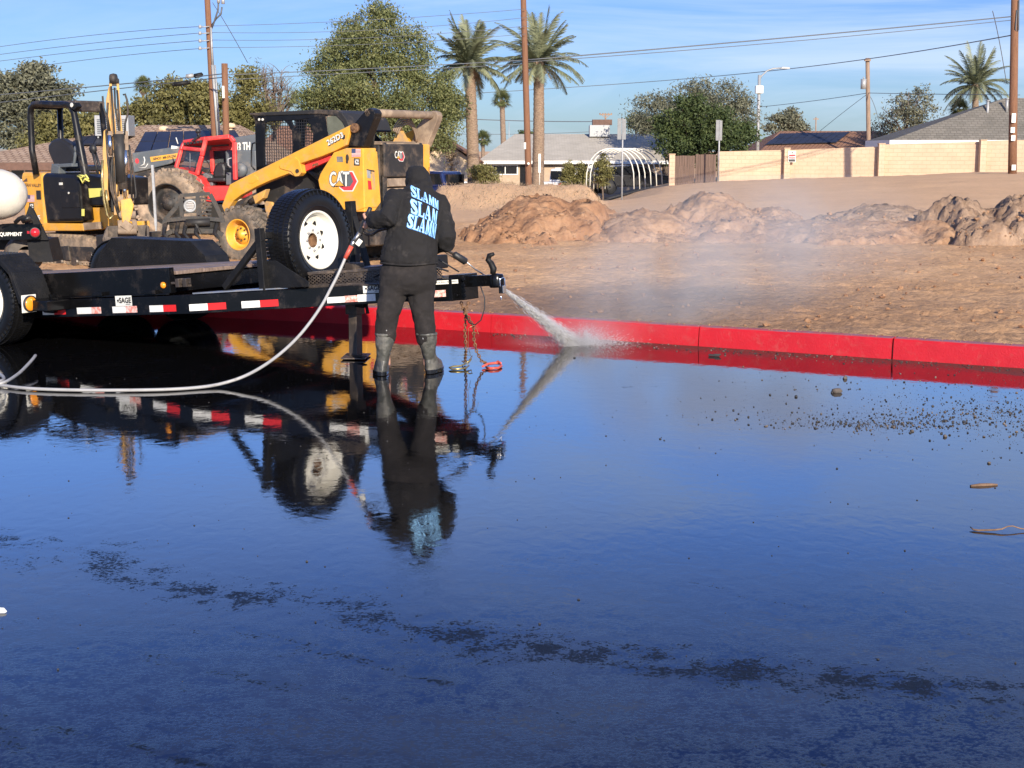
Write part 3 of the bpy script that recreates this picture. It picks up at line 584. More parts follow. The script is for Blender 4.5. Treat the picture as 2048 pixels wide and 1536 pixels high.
M['lf_olive'] = leafmat('olive_leaves', (.10, .095, .035), (.19, .18, .065), (.31, .28, .11))
M['lf_grey'] = leafmat('grey_leaves', (.09, .095, .065), (.16, .165, .11), (.27, .27, .18))
M['lf_dark'] = leafmat('dark_leaves', (.035, .055, .02), (.07, .10, .035), (.13, .16, .055))
M['lf_light'] = leafmat('pale_green_leaves', (.09, .11, .042), (.17, .19, .075), (.29, .29, .125))
M['lf_palm'] = leafmat('palm_leaves', (.09, .105, .06), (.19, .21, .125), (.33, .35, .21), .2, .45)
M['lf_fan'] = leafmat('fan_palm_leaves', (.05, .07, .03), (.12, .14, .055), (.20, .20, .09), .2, .45)
M['lf_dead'] = leafmat('dead_fronds', (.18, .13, .08), (.30, .22, .14), (.40, .31, .20), .2)
M['twigs'] = PM('bare_twigs', (.17, .13, .11), .9, var=.3)
def leaf_cards(rg, C, N_, size, asp=.45):
    """C: centres (n,3); N_: outward dirs; returns quads"""
    n = len(C); d = rg.normal(size=(n, 3)) + N_ * .5; d /= np.linalg.norm(d, axis=1)[:, None]
    q = rg.normal(size=(n, 3)); q -= d * (q * d).sum(1)[:, None]; q /= np.linalg.norm(q, axis=1)[:, None]
    s = size * rg.uniform(.6, 1.4, (n, 1)); a = d * s; b = q * s * asp
    V = np.stack([C - a - b * .3, C + a * .1 - b, C + a, C + a * .1 + b], 1).reshape(-1, 3)
    return V, np.arange(4 * n).reshape(n, 4)
def crown_pts(rg, blobs, n, clump=.22, shell=.75, per=26):
    """blobs: (centre, radii). leaf sprays clustered around points near the surface of the blobs, leaving gaps"""
    sub = []
    for c_, r_ in blobs:
        sub.append((c_, tuple(x * .84 for x in r_)))
        for _ in range(7):
            d_ = rg.normal(size=3); d_ /= np.linalg.norm(d_); k_ = rg.uniform(.22, .42); sub.append((tuple(c_[i] + d_[i] * r_[i] * rg.uniform(.65, 1.0) for i in range(3)), tuple(x * k_ for x in r_)))
    blobs = sub
    vol = np.array([b[1][0] * b[1][1] * b[1][2] for b in blobs]) ** .67; vol /= vol.sum(); k = max(1, n // per); C = []; Nn = []
    idx = rg.choice(len(blobs), k, p=vol)
    u = rg.normal(size=(k, 3)); u /= np.linalg.norm(u, axis=1)[:, None]; r = shell + (1 - shell) * rg.rand(k) ** .6; r = np.where(rg.rand(k) < .25, rg.rand(k) ** .5, r) * (1 + .14 * rg.normal(size=k))
    cen = np.array([list(b[0]) for b in blobs])[idx]; rad = np.array([list(b[1]) for b in blobs])[idx]
    P = cen + u * rad * r[:, None]
    Q = np.repeat(P, per, 0); U = np.repeat(u, per, 0); cs = clump * rg.uniform(.5, 1.3, k); cs = np.repeat(cs, per)[:, None]
    off = rg.normal(size=Q.shape) * cs; off[:, 2] *= .55
    return Q + off, U, np.repeat(rg.rand(k), per)
def tree(name, label, D, trunk, blobs, n, leaf, mat, size=.13, seed=1, tr=.2, group='trees beyond the dirt lot', clump=.3, cat='tree', droop=0, limbs=7, asp=.45, base=None, per=26, shell=.75, twigs=0, barkm='bark'):
    """trunk: pixel of its foot (px,py) ; blobs: (px,py,rx,ry) in pixels at depth D"""
    rg = np.random.RandomState(seed); s = FPX / D; ft = at(trunk[0], trunk[1], D); gz = GZ(ft.x, D) - .05 if base is None else base
    root = thing(name, (ft.x, D, gz), 0, label, cat, group); o3 = np.array([ft.x, D, gz])
    B = []
    for bl in blobs:
        c = at(bl[0], bl[1], D); dy = bl[4] if len(bl) > 4 else 0; B.append(((c.x - ft.x, dy, c.z - gz), (bl[2] / s, .5 * (bl[2] + bl[3]) / s if len(bl) < 6 else bl[5] , bl[3] / s)))
    P, U, T = crown_pts(rg, B, n, clump, shell, per)
    if droop: P[:, 2] -= droop * rg.rand(len(P)) ** 2
    P[:, 2] = np.maximum(P[:, 2], .15)
    V, Fc = leaf_cards(rg, P, U, size, asp); tint = np.clip(T * .75 + rg.rand(len(P)) * .2, 0, 1)
    np_mesh('crown', V, Fc, leaf if not isinstance(leaf, str) else M[leaf], root, False, attr=tint)
    mb = MB(); cz = sum(b[0][2] for b in B) / len(B); r = random.Random(seed); h0 = max(.3, min(b[0][2] - b[1][2] for b in B) * .9)
    top = Vector((B[0][0][0] * .4, 0, h0 + .2)); mb.tube([(0, 0, -.3), (.03, 0, h0 * .5), top], [tr * 1.25, tr, tr * .85], 9)
    for i in range(limbs):
        b = B[i % len(B)]; c = Vector(b[0]); e = c + Vector((r.uniform(-.7, .7) * b[1][0], r.uniform(-.6, .6) * b[1][1], r.uniform(-.1, .8) * b[1][2])); m_ = top.lerp(e, .5) + Vector((r.uniform(-.2, .2), 0, r.uniform(0, .3)))
        mb.tube([top, m_, e], [tr * .55, tr * .32, tr * .08], 6)
        for k in range(3 + twigs):
            f = m_.lerp(e, r.uniform(.1, .9)); g = f + Vector((r.uniform(-1, 1) * b[1][0], r.uniform(-1, 1) * b[1][1], r.uniform(-.2, 1) * b[1][2])) * .5; mb.tube([f, f.lerp(g, .5) + Vector((0, 0, .08)), g], [tr * .16, tr * .1, tr * .04], 4)
    mb.build('trunk', M[barkm], root); return root
def frond(V, F_, T, o, az, el, L_, droop, rg, nl=32, ll=.50, w=.042):
    """feather frond from o: arching midrib with leaflets on both sides"""
    p = np.array(o, float); d = np.array([cos(az) * cos(el), sin(az) * cos(el), sin(el)]); st = L_ / nl; side = np.array([-sin(az), cos(az), 0]); t_ = rg.rand()
    for k in range(nl):
        f = k / nl; q = p + d * st; d2 = d + np.array([0, 0, -droop * st * (.3 + 1.4 * f)]); d2 /= np.linalg.norm(d2)
        up = np.cross(side, d); hw = .028 * (1 - f) + .006; b = len(V); V += [p - side * hw, q - side * hw, q + side * hw, p + side * hw]; F_.append((b, b + 1, b + 2, b + 3)); T.append(.75)
        if k > 1:
            l_ = ll * (sin(pi * min(1, .18 + f * .82)) ** .6) * rg.uniform(.8, 1.1)
            for sg in (-1, 1):
                ld = side * sg * .8 + d * .75 + up * (.30 + .1 * rg.normal()) + np.array([0, 0, -.12]); ld /= np.linalg.norm(ld); e = p + ld * l_; wv = d * w; b = len(V)
                V += [p - wv, p + wv, e + wv * .15, e - wv * .15]; F_.append((b, b + 1, b + 2, b + 3)); T.append(min(1, max(0, t_ * .6 + .4 * rg.rand())))
        p = q; d = d2
def date_palm(label, D, foot, top, r_px, seed, nf=54, lean=0, name='date_palm', skirt=.5, L0=1.0, group='palms beyond the dirt lot'):
    rg = np.random.RandomState(seed); f = at(foot[0], foot[1], D); gz = GZ(f.x, D); t = at(top[0], top[1], D); root = thing(name, (f.x, D, gz), 0, label, 'palm tree', group)
    h = t.z - gz; dx = t.x - f.x; r0 = r_px / 2 / (FPX / D); mb = MB(); pts = []; rad = []; N = 60
    for i in range(N + 1):
        a = i / N; pts.append((dx * a + lean * sin(pi * a), .05 * sin(3 * a), h * a)); rad.append(r0 * (1.25 - .3 * a + .35 * max(0, .06 - a) * 10 + (.06 if i % 2 else -.02)) * (1.35 if .9 < a < .985 else 1))
    mb.tube(pts, rad, 14); mb.build('trunk', M['palmbark'], root)
    V = []; F_ = []; T = []; o = np.array([dx, 0, h]); Lf = 2.6 * L0
    for i in range(nf):
        u = (i + .5) / nf; el = 1.42 - u * 1.75 + rg.normal() * .1; az = i * 2.39996 + rg.normal() * .2; frond(V, F_, T, o + np.array([cos(az) * .12, sin(az) * .12, .1 - .25 * u]), az, el, Lf * rg.uniform(.8, 1.12), .34 + .25 * u + .1 * rg.normal(), rg)
    np_mesh('crown', np.array(V), np.array(F_), M['lf_palm'], root, False, attr=T)
    V = []; F_ = []; T = []
    for i in range(int(10 * skirt) + 4):
        az = rg.rand() * 6.28; frond(V, F_, T, o + np.array([cos(az) * .2, sin(az) * .2, -.25]), az, -.7 - .5 * rg.rand(), 1.0 * L0 * rg.uniform(.6, 1), .8, rg, 10, .25)
    np_mesh('dead_fronds', np.array(V), np.array(F_), M['lf_dead'], root, False, attr=T); return root
def fan_palm(label, D, foot, top, r_px, cr_px, seed, nf=46, skirt=16, group='palms beyond the dirt lot'):
    rg = np.random.RandomState(seed); f = at(foot[0], foot[1], D); gz = GZ(f.x, D); t = at(top[0], top[1], D); root = thing('fan_palm', (f.x, D, gz), 0, label, 'palm tree', group)
    h = t.z - gz; dx = t.x - f.x; s = FPX / D; r0 = r_px / 2 / s; mb = MB(); N = 40
    mb.tube([(dx * i / N, 0, h * i / N) for i in range(N + 1)], [r0 * (1.2 - .25 * i / N + (.05 if i % 2 else 0)) for i in range(N + 1)], 12); mb.build('trunk', M['palmbark'], root)
    def fans(n, e0, e1, L_, mat, nm, drp):
        V = []; F_ = []; T = []
        for i in range(n):
            u = (i + .5) / n; el = e0 + (e1 - e0) * u; az = i * 2.39996 + rg.normal() * .2; d = np.array([cos(az) * cos(el), sin(az) * cos(el), sin(el)]); side = np.array([-sin(az), cos(az), 0]); up = np.cross(d, side) * -1
            st = L_ * .45; p0 = np.array([dx, 0, h]); p = p0 + d * st * rg.uniform(.7, 1.1); b = len(V); V += [p0 - side * .02, p - side * .015, p + side * .015, p0 + side * .02]; F_.append((b, b + 1, b + 2, b + 3)); T.append(.6); tt = rg.rand()
            for k in range(17):
                a = (k - 8) / 8 * 1.35; ld = d * cos(a) + side * sin(a) - up * .0 + np.array([0, 0, -drp * abs(a) - .1]); ld /= np.linalg.norm(ld); l_ = L_ * .62 * (1 - .25 * abs(a)) * rg.uniform(.85, 1.1)
                m_ = p + ld * l_ * .6; e = p + ld * l_ + np.array([0, 0, -.25 * l_ * (drp + .3)]); wv = np.cross(ld, up); wv /= np.linalg.norm(wv) + 1e-9; wv *= .028 * L_ / 1.2; b = len(V)
                V += [p - wv * .2, m_ - wv, m_ + wv, p + wv * .2]; F_.append((b, b + 1, b + 2, b + 3)); T.append(np.clip(tt * .5 + .5 * rg.rand(), 0, 1)); b = len(V); V += [m_ - wv, e, e, m_ + wv]; V[-2] = e + wv * .05; F_.append((b, b + 1, b + 2, b + 3)); T.append(T[-1])
        np_mesh(nm, np.array(V), np.array(F_), M[mat], root, False, attr=T)
    Lf = cr_px / s; fans(nf, 1.5, -.55, Lf, 'lf_fan', 'crown', .35)
    if skirt: fans(skirt, -.8, -1.35, Lf * .75, 'lf_dead', 'dead_fronds', .3)
    return root
# ---------------------------------------------------------------- block wall with its piers
def brickmat(name, c1, c2, mortar, sx, sz, ms=.02, var=.12, axis='XZ', bump=.01):
    m, n, b = newmat(name); l = n.links.new; t = nd(n, 'ShaderNodeTexCoord'); mp_ = nd(n, 'ShaderNodeMapping'); mp_.inputs['Rotation'].default_value = (pi / 2, 0, 0) if axis == 'XZ' else (0, 0, 0)
    sp = nd(n, 'ShaderNodeSeparateXYZ'); l(t.outputs['Object'], sp.inputs[0]); cb = nd(n, 'ShaderNodeCombineXYZ')
    if axis == 'XZ': l(sp.outputs['X'], cb.inputs[0]); l(sp.outputs['Z'], cb.inputs[1])
    else: l(sp.outputs['X'], cb.inputs[0]); l(sp.outputs['Y'], cb.inputs[1])
    br = nd(n, 'ShaderNodeTexBrick'); l(cb.outputs[0], br.inputs['Vector']); br.inputs['Scale'].default_value = 1; br.inputs['Brick Width'].default_value = sx; br.inputs['Row Height'].default_value = sz
    br.inputs['Mortar Size'].default_value = ms; br.inputs['Mortar Smooth'].default_value = .3; br.inputs['Color1'].default_value = c4(c1); br.inputs['Color2'].default_value = c4(c2); br.inputs['Mortar'].default_value = c4(mortar)
    z = nd(n, 'ShaderNodeTexNoise', i_Scale=.8, i_Detail=7, i_Roughness=.65); l(t.outputs['Object'], z.inputs[0]); r = nd(n, 'ShaderNodeMapRange'); r.inputs['To Min'].default_value = 1 - var * 2; r.inputs['To Max'].default_value = 1 + var * 2; l(z.outputs['Fac'], r.inputs[0])
    h = nd(n, 'ShaderNodeHueSaturation'); l(br.outputs['Color'], h.inputs['Color']); l(r.outputs[0], h.inputs['Value']); l(h.outputs[0], b.inputs['Base Color']); b.inputs['Roughness'].default_value = .9; b.inputs['Specular IOR Level'].default_value = .12
    z2 = nd(n, 'ShaderNodeTexNoise', i_Scale=30, i_Detail=5); l(t.outputs['Object'], z2.inputs[0]); a = nd(n, 'ShaderNodeMath', operation='MULTIPLY_ADD'); l(br.outputs['Fac'], a.inputs[0]); a.inputs[1].default_value = -1; l(z2.outputs['Fac'], a.inputs[2])
    u = nd(n, 'ShaderNodeBump', i_Distance=bump); l(a.outputs[0], u.inputs['Height']); l(u.outputs[0], b.inputs['Normal']); return m
M['block'] = brickmat('block_wall', (.52, .39, .27), (.55, .415, .29), (.50, .37, .25), .42, .21, .012, bump=.006)
M['stucco'] = PM('tan_stucco', (.44, .33, .23), .9, var=.1, bump=.01, bscale=20)
M['stucco_c'] = PM('cream_stucco', (.62, .47, .31), .9, var=.08, bump=.01, bscale=20)
M['shingle_g'] = brickmat('grey_shingles', (.42, .385, .32), (.48, .44, .37), (.37, .34, .285), .35, .16, .01, axis='XY')
M['shingle_d'] = brickmat('dark_shingles', (.15, .14, .12), (.19, .175, .15), (.12, .11, .095), .35, .16, .015, axis='XY')
M['tile'] = brickmat('tan_roof_tiles', (.42, .29, .20), (.52, .38, .27), (.30, .20, .14), .30, .33, .04, axis='XY', bump=.05)
M['tile_r'] = brickmat('red_brown_roof', (.30, .16, .10), (.36, .20, .13), (.20, .11, .07), .30, .33, .04, axis='XY', bump=.03)
M['solar'] = PM('solar_glass', (.02, .022, .032), .45, var=.3, scale=1.2, spec=.25)
M['brown_t'] = PM('brown_trim', (.12, .065, .045), .7, var=.2)
def wallseg(px0, pt0, px1, pt1, D0, D1, mat, name, label, cat, dep=1.2, th=.2, group=None, parts=()):
    a = at(px0, pt0, D0); b = at(px1, pt1, D1); w = thing(name, a, 0, label, cat, group); m = MB(); L_ = b - a; n = Vector((-L_.y, L_.x, 0)).normalized() * th
    z0 = GZ(a.x, D0) - dep - a.z; z1 = GZ(b.x, D1) - dep - a.z; A = Vector((0, 0, 0)); Bq = L_
    vs = [A, Bq, (Bq.x, Bq.y, z1), (0, 0, z0)]; vs = [Vector(v) for v in vs]; vs += [v + n for v in vs]
    m.add(vs, [(0, 3, 2, 1), (4, 5, 6, 7), (0, 1, 5, 4), (1, 2, 6, 5), (2, 3, 7, 6), (3, 0, 4, 7)]); m.build('panel', mat, w); return w, a, b
w, a0, _ = wallseg(1436, 303, 1572, 300, 80, 80, M['block'], 'block_wall', 'tan block wall panel just right of the wooden gate', 'wall', group='tan block wall panels')
def pier(px, pt, D, w, mat=M['block']):
    a = at(px, pt, D); z0 = GZ(a.x, D) - .8; o = MB(); o.box((0, 0, (z0 - a.z) / 2), (.30, .34, a.z - z0)); o.box((0, 0, .02), (.36, .4, .04)); c = o.build('wall_pier', mat); c.location = a; return c
wallseg(1574, 300, 1762, 293, 80, 79, M['block'], 'block_wall', 'tan block wall panel carrying the small red and white notice', 'wall', group='tan block wall panels')
wallseg(1762, 289, 1966, 283, 79, 78, M['block'], 'block_wall', 'longest tan block wall panel in front of the dark grey roof', 'wall', group='tan block wall panels')
wallseg(1966, 282, 2120, 278, 78, 77, M['block'], 'block_wall', 'tan block wall panel at the right edge behind the thick brown pole', 'wall', group='tan block wall panels')
for (x, y, D_, lb) in ((1574, 297, 79.8, 'block pier beside the small notice on the tan wall'), (1763, 288, 78.8, 'block pier where the tan wall steps up a course'), (1966, 281, 77.8, 'block pier left of the thick brown pole')):
    tag(pier(x, y, D_, 0), lb, 'wall pier', 'piers of the tan wall')
o = pier(1344, 309, 79.6, 0); tag(o, 'free-standing block pier at the left side of the wooden gate', 'wall pier', 'piers of the tan wall')
# gate of upright boards
a = at(1349, 310, 79.7); b = at(1434, 306, 79.7); g = thing('wooden_gate', (a.x, 79.7, GZ(a.x, 79.7)), 0, 'brown board gate in two leaves beside the end of the tan wall', 'gate')
M['gate'] = PM('gate_boards', (.13, .085, .065), .85, var=.35, scale=3, stretch=(9, 9, .5))
for k in range(2):
    m = MB(); x0 = (b.x - a.x) * k / 2; x1 = (b.x - a.x) * (k + 1) / 2 - .04; nn = 8; r = random.Random(k)
    for i in range(nn):
        h = a.z - GZ(a.x, 79.7) - r.uniform(0, .03) - (.02 if k == 0 else -.05); m.bb((x0 + (x1 - x0) * i / nn, -.02, -.25), (x0 + (x1 - x0) * (i + .93) / nn, .02, h))
    for hz in (.35, 1.3): m.bb((x0, .021, hz), (x1, .06, hz + .09))
    m.build('gate_leaf', M['gate'], g)
# notice on the wall
a = at(1584, 313, 79.6); s = FPX / 79.6; nt_ = thing('notice_board', a, 0, 'small white notice with red and black bands on the tan block wall', 'sign'); m = MB(); wv = 7.5 / s; hv = 11 / s
m.bb((-wv, -.01, -hv), (wv, .01, hv)); m.build('board', M['sticker'], nt_); m = MB(); m.bb((-wv * .8, -.016, hv * .05), (wv * .8, -.0105, hv * .35)); m.bb((-wv * .8, -.016, -hv * .35), (wv * .8, -.0105, -hv * .15)); m.build('red_band', M['flagred'], nt_)
m = MB(); m.bb((-wv * .85, -.016, -hv * .92), (wv * .85, -.0105, -hv * .5)); m.build('black_band', M['ink'], nt_)
m = MB(); m.bb((-wv * .15, -.016, hv * .5), (wv * .15, -.0105, hv * .85)); m.build('symbol', M['ink'], nt_)
# ---------------------------------------------------------------- houses
def house(name, label, D, x0, x1, eave, ridge, rx0, rx1, wallm, roofm, depth=9, base=-1.4, over=.5, trim='brown_t', wins=(), doors=(), group='houses beyond the lot', fas=.22, gable=False, yaw=0, soff=True):
    """front wall at depth D between pixels x0..x1, eave at py=eave; hip roof to ridge rx0..rx1 at py=ridge, half way back"""
    A = at(x0, eave, D); B_ = at(x1, eave, D); cx = (A.x + B_.x) / 2; root = thing(name, (cx, D, base), 0, label, 'house', group); W2 = (B_.x - A.x) / 2; he = A.z - base
    Dr = D + depth / 2; R0 = at(rx0, ridge, Dr); R1 = at(rx1, ridge, Dr); hr = R0.z - base
    m = MB(); m.bb((-W2 + over, 0, -.5), (W2 - over, depth, he)); m.build('wall', wallm, root)
    m = MB(); ev = [(-W2, -over, he), (W2, -over, he), (W2, depth + over, he), (-W2, depth + over, he)]; rd = [(R0.x - cx, depth / 2, hr), (R1.x - cx, depth / 2, hr)]
    m.add(ev + rd, [(0, 1, 5, 4), (1, 2, 5), (2, 3, 4, 5), (3, 0, 4), (3, 2, 1, 0)])
    rf = m.build('roof', roofm, root)
    m = MB(); t = .06
    for p, q in ((0, 1), (1, 2), (2, 3), (3, 0)): m.bar(Vector(ev[p]) - Vector((0, 0, fas / 2 - .02)), Vector(ev[q]) - Vector((0, 0, fas / 2 - .02)), t, fas)
    m.build('fascia', M[trim], rf)
    for (wx0, wy0, wx1, wy1) in wins:
        p = at(wx0, wy0, D) - Vector((cx, D, base)); q = at(wx1, wy1, D) - Vector((cx, D, base)); m = MB(); m.bb((p.x, -.05, q.z), (q.x, .02, p.z)); f = m.build('window', M['whitewall'], root)
        m = MB(); mid = (p.x + q.x) / 2
        for a_, b_ in ((p.x + .07, mid - .03), (mid + .03, q.x - .07)): m.bb((a_, -.056, q.z + .07), (b_, -.051, p.z - .07))
        m.build('pane', M['darkglass'], f)
    for (wx0, wy0, wx1, wy1) in doors:
        p = at(wx0, wy0, D) - Vector((cx, D, base)); q = at(wx1, wy1, D) - Vector((cx, D, base)); m = MB(); m.bb((p.x, -.03, min(0, q.z)), (q.x, .02, p.z)); m.build('garage_door', M['darkglass'], root)
    return root, rf, (cx, D, base), he, hr
# tan tiled house behind the excavator
h1, rf1, o1, he, hr = house('tiled_house', 'tan tiled house with brown eaves behind the excavator and telehandler', 60, -120, 520, 326, 250, 290, 480, M['stucco_c'], M['tile'], depth=14, base=-1.3, wins=((20, 335, 80, 362),), fas=.3)
# dark solar array lying on that roof
def roofpt(px, py, D0, dep, o, he, hr, up=.08):
    # plane of the front roof slope: through (y=-.5,he) and (y=dep/2,hr)
    cx, D, base = o; ny = hr - he; n = Vector((0, -ny, dep / 2 + .5)).normalized(); p0 = Vector((cx, D - .5, base + he)) + n * up; d = ray(px, py); t = (p0 - CAM).dot(n) / d.dot(n); return CAM + d * t
def panels(poly, o, he, hr, dep, parent_unused, label, nx, ny):
    P = [roofpt(x, y, 0, dep, o, he, hr) for x, y in poly]; root = thing('solar_array', P[0], 0, label, 'solar panels', 'solar arrays on the roofs'); A, B_, C_, D_ = P; nn = (B_ - A).cross(D_ - A).normalized(); nn = nn if nn.z > 0 else -nn
    for i in range(nx):
        for j in range(ny):
            def q(u, v): return A.lerp(B_, u).lerp(D_.lerp(C_, u), v) - P[0]
            u0, u1, v0, v1 = (i + .03) / nx, (i + .97) / nx, (j + .03) / ny, (j + .97) / ny; vs = [q(u0, v0), q(u1, v0), q(u1, v1), q(u0, v1)]; vs += [v + nn * .06 for v in vs]
            m = MB(); m.add(vs, [(0, 1, 2, 3), (7, 6, 5, 4), (0, 4, 5, 1), (1, 5, 6, 2), (2, 6, 7, 3), (3, 7, 4, 0)]); m.build('panel', M['solar'], root)
panels(((290, 266), (470, 262), (500, 306), (268, 306)), o1, he, hr, 14, rf1, 'large dark solar array on the tan tiled roof left of the red cab', 7, 2)
panels(((165, 275), (215, 270), (212, 290), (135, 291)), o1, he, hr, 14, rf1, 'small dark solar array on the tan tiled roof behind the boom', 3, 1)
# evaporative cooler on that roof
p = at(229, 251, 64); m = MB(); k = thing('rooftop_cooler', p, 0, 'pale square evaporative cooler on the tan tiled roof behind the boom', 'rooftop cooler'); m.bb((-.72, -.5, -.45), (.72, .6, .42)); m.build('cabinet', M['galv'], k, bevel=.03)
m = MB()
for i in range(2):
    for j in range(8): m.bb((-.6 + i * .64, -.535, -.34 + j * .08), (-.04 + i * .64, -.505, -.30 + j * .08))
m.build('louvres', M['grey'], k); m = MB(); [m.bb((x - .03, y - .03, -.9), (x + .03, y + .03, -.45)) for x in (-.6, .6) for y in (-.4, .5)]; m.build('stand_legs', M['galv'], k)
for (x, y, lb) in ((327, 259, 'round cream roof vent left of the tall pole'), (461, 253, 'round cream roof vent right of the short pole')):
    p = at(x, y, 66); m = MB(); m.cyl((0, 0, -.6), (0, 0, 0), .09, mat=0); m.lathe([(.01, .16), (.2, .12), (.24, 0), (.2, -.06), (.01, -.06)], (0, 0, 0), (0, 0, 1), 12); o = m.build('roof_vent', M['stucco_c']); o.location = p; tag(o, lb, 'roof vent', 'roof vents on the tiled house')
house('gabled_house', 'cream house with a pale roof edge at the far left behind the white tank', 66, -90, 34, 322, 296, -60, -8, M['stucco_c'], M['shingle_g'], depth=8, base=-1.3, trim='whitewall')
house('cream_house', 'cream stucco house with brown gable seen behind the skid steer and big tree', 88, 512, 760, 300, 252, 560, 700, M['stucco_c'], M['tile_r'], depth=9, base=-1.3, wins=((545, 322, 560, 350),))
# gable-ended house behind the palms
D_ = 90; cx = at(880, 300, D_).x; g = thing('gable_house', (cx, D_, -1.35), 0, 'cream house with a brown-edged gable end to the left of the palms', 'house', 'houses beyond the lot'); s = FPX / D_
def lp(px, py, D=D_, o=(cx, D_, -1.35)): q = at(px, py, D); return (q.x - o[0], q.z - o[2])
pk = lp(893, 284); el_ = lp(806, 335); er = lp(950, 326); m = MB(); m.prism([(el_[0], -.4), (er[0], -.4), er, pk, el_], 1, 0, 9); m.build('wall', M['stucco_c'], g)
m = MB(); m.bar((pk[0] - .1, 4.3, pk[1] + .12), (er[0] + .5, 4.3, er[1] - .0), 9.9, .12, up=(0, 0, 1)); m.bar((pk[0] + .1, 4.3, pk[1] + .12), (el_[0] - .5, 4.3, el_[1] - .08), 9.9, .12); m.build('roof', M['tile_r'], g)
h3, rf3, o3, he3, hr3 = house('grey_roofed_house', 'low house with a long pale grey shingle roof behind the palms', 92, 955, 1345, 322, 268, 1030, 1318, M['stucco'], M['shingle_g'], depth=11, base=-1.35, trim='whitewall', wins=((985, 330, 1036, 350), (1110, 335, 1130, 352)), doors=((1040, 330, 1056, 372), (1140, 334, 1158, 372)), fas=.2)
p = at(1200, 255, 97); k = thing('rooftop_cooler', p, 0, 'white box cooler with a low brown parapet on the pale grey shingle roof', 'rooftop cooler'); m = MB(); m.bb((-.7, -.5, -.6), (.6, .5, .15)); m.build('cabinet', M['galv'], k, bevel=.03); m = MB(); m.bb((-.5, -.45, .15), (.75, .4, .5)); m.build('top_unit', M['brown_t'], k)
house('solar_house', 'low brown-roofed house with solar panels behind the block wall', 112, 1520, 1830, 300, 262, 1560, 1760, M['stucco'], M['tile_r'], depth=11, base=-.6)
o4 = (at(1675, 300, 112).x, 112, -.6); he4 = at(1520, 300, 112).z + .6; hr4 = at(1560, 262, 117.5).z + .6
panels(((1560, 268), (1700, 265), (1672, 286), (1530, 290)), o4, he4, hr4, 11, None, 'dark solar array on the brown roof beyond the block wall', 9, 2)
h5, rf5, o5, he5, hr5 = house('dark_roofed_house', 'large dark grey shingled house with white fascia behind the right part of the wall', 88, 1776, 2420, 281, 196, 2010, 2260, M['stucco_c'], M['shingle_d'], depth=5, base=-.3, trim='whitewall', fas=.42, wins=((1785, 292, 1812, 300), (1885, 290, 1898, 300)))
for (x, y, h, lb) in ((1975, 224, 20, 'grey roof pipe high on the dark shingled roof'), (2014, 208, 9, 'short roof pipe near the ridge of the dark shingled roof')):
    p = at(x, y, 89.5); m = MB(); m.cyl((0, 0, -.5), (0, 0, h / 31), .075); m.cyl((0, 0, h / 31), (0, 0, h / 31 + .06), .12); o = m.build('roof_pipe', M['galv']); o.location = p; tag(o, lb, 'roof pipe', 'roof pipes on the dark shingled house')
# ---------------------------------------------------------------- poles and wires
POLE = {}
def pole(name, label, D, foot, top, w, mat='wood', extra=0, group='wooden utility poles', taper=.8):
    f = at(foot[0], foot[1], D); t = at(top[0], top[1], D); gz = min(f.z, GZ(f.x, D)) - .3; d = (t - f); t2 = t + d * extra; root = thing(name, (f.x, D, gz), 0, label, 'utility pole', group); r = w / 2 / (FPX / D)
    m = MB(); e = Vector((t2.x - f.x, 0, t2.z - gz)); m.tube([(0, 0, 0)] + [tuple(e * k) for k in (.25, .5, .75, 1)], [r, r * (1 - (1 - taper) * .25), r * (1 - (1 - taper) * .5), r * (1 - (1 - taper) * .75), r * taper], 14); m.build('shaft', M[mat], root); POLE[label] = root
    return root, (lambda px, py, DD=D: at(px, py, DD) - Vector((f.x, D, gz)))
P1, l1 = pole('utility_pole', 'tall weathered pole with a pale conduit behind the red cab', 62, (434, 290), (415, 0), 14, 'wood', .10)
m = MB(); a = l1(425, 130, 61.8); b = l1(437, 290, 61.8); m.cyl(a, b, .06, n=8); m.cyl(l1(422, 55, 61.8), a, .045, n=8); a2 = l1(430, 130, 61.75); m.cyl(a2, l1(441, 290, 61.75), .035, n=8); m.build('conduit', M['galv'], P1)
m = MB(); m.tube([l1(422, 60, 61.9), l1(428, 45, 61.7), l1(436, 20, 61.5), l1(437, 5, 61.5)], .035, 6); m.tube([l1(424, 50, 61.9), l1(432, 38, 61.7), l1(442, 28, 61.5), l1(444, 14, 61.5)], .035, 6); m.build('riser_cable', M['wire'], P1)
for (x, y) in ((437, 0), (446, 2)): m = MB(); q = l1(x, y, 61.5); m.cyl(q - Vector((0, 0, .12)), q + Vector((0, 0, .12)), .07, n=8); m.cyl(q + Vector((0, 0, .12)), q + Vector((0, 0, .5)), .05, n=8); m.build('cable_termination', M['galv'], P1)
for y in (53, 66, 81, 96): m = MB(); m.cyl(l1(419, y, 61.8), l1(402, y + 1, 61.7), .025, n=6); m.cyl(l1(400, y - 3, 61.7), l1(400, y + 4, 61.7), .06, n=8); m.build('insulator', M['galv'], P1)
P2, l2 = pole('utility_pole', 'short thick reddish pole topped off low, beside the tall conduit pole', 60, (452, 290), (449, 127), 13, 'wood', taper=.95)
m = MB(); m.bb(tuple(l2(445, 172, 59.7)), tuple(l2(449, 196, 59.6))); m.build('sign_plate', M['white'], P2)
P3, l3 = pole('utility_pole', 'tall reddish pole standing between the two date palms', 62, (1060, 372), (1047, 0), 13.5, 'wood', .12, taper=.8)
m = MB(); m.bb(tuple(l3(1048, 285, 61.75)), tuple(l3(1052, 298, 61.65))); m.build('meter_box', M['white'], P3); m = MB(); q = l3(1057, 327, 61.7); m.cyl(q, q - Vector((0, .02, 0)), .05); m.build('tag_disc', M['white'], P3)
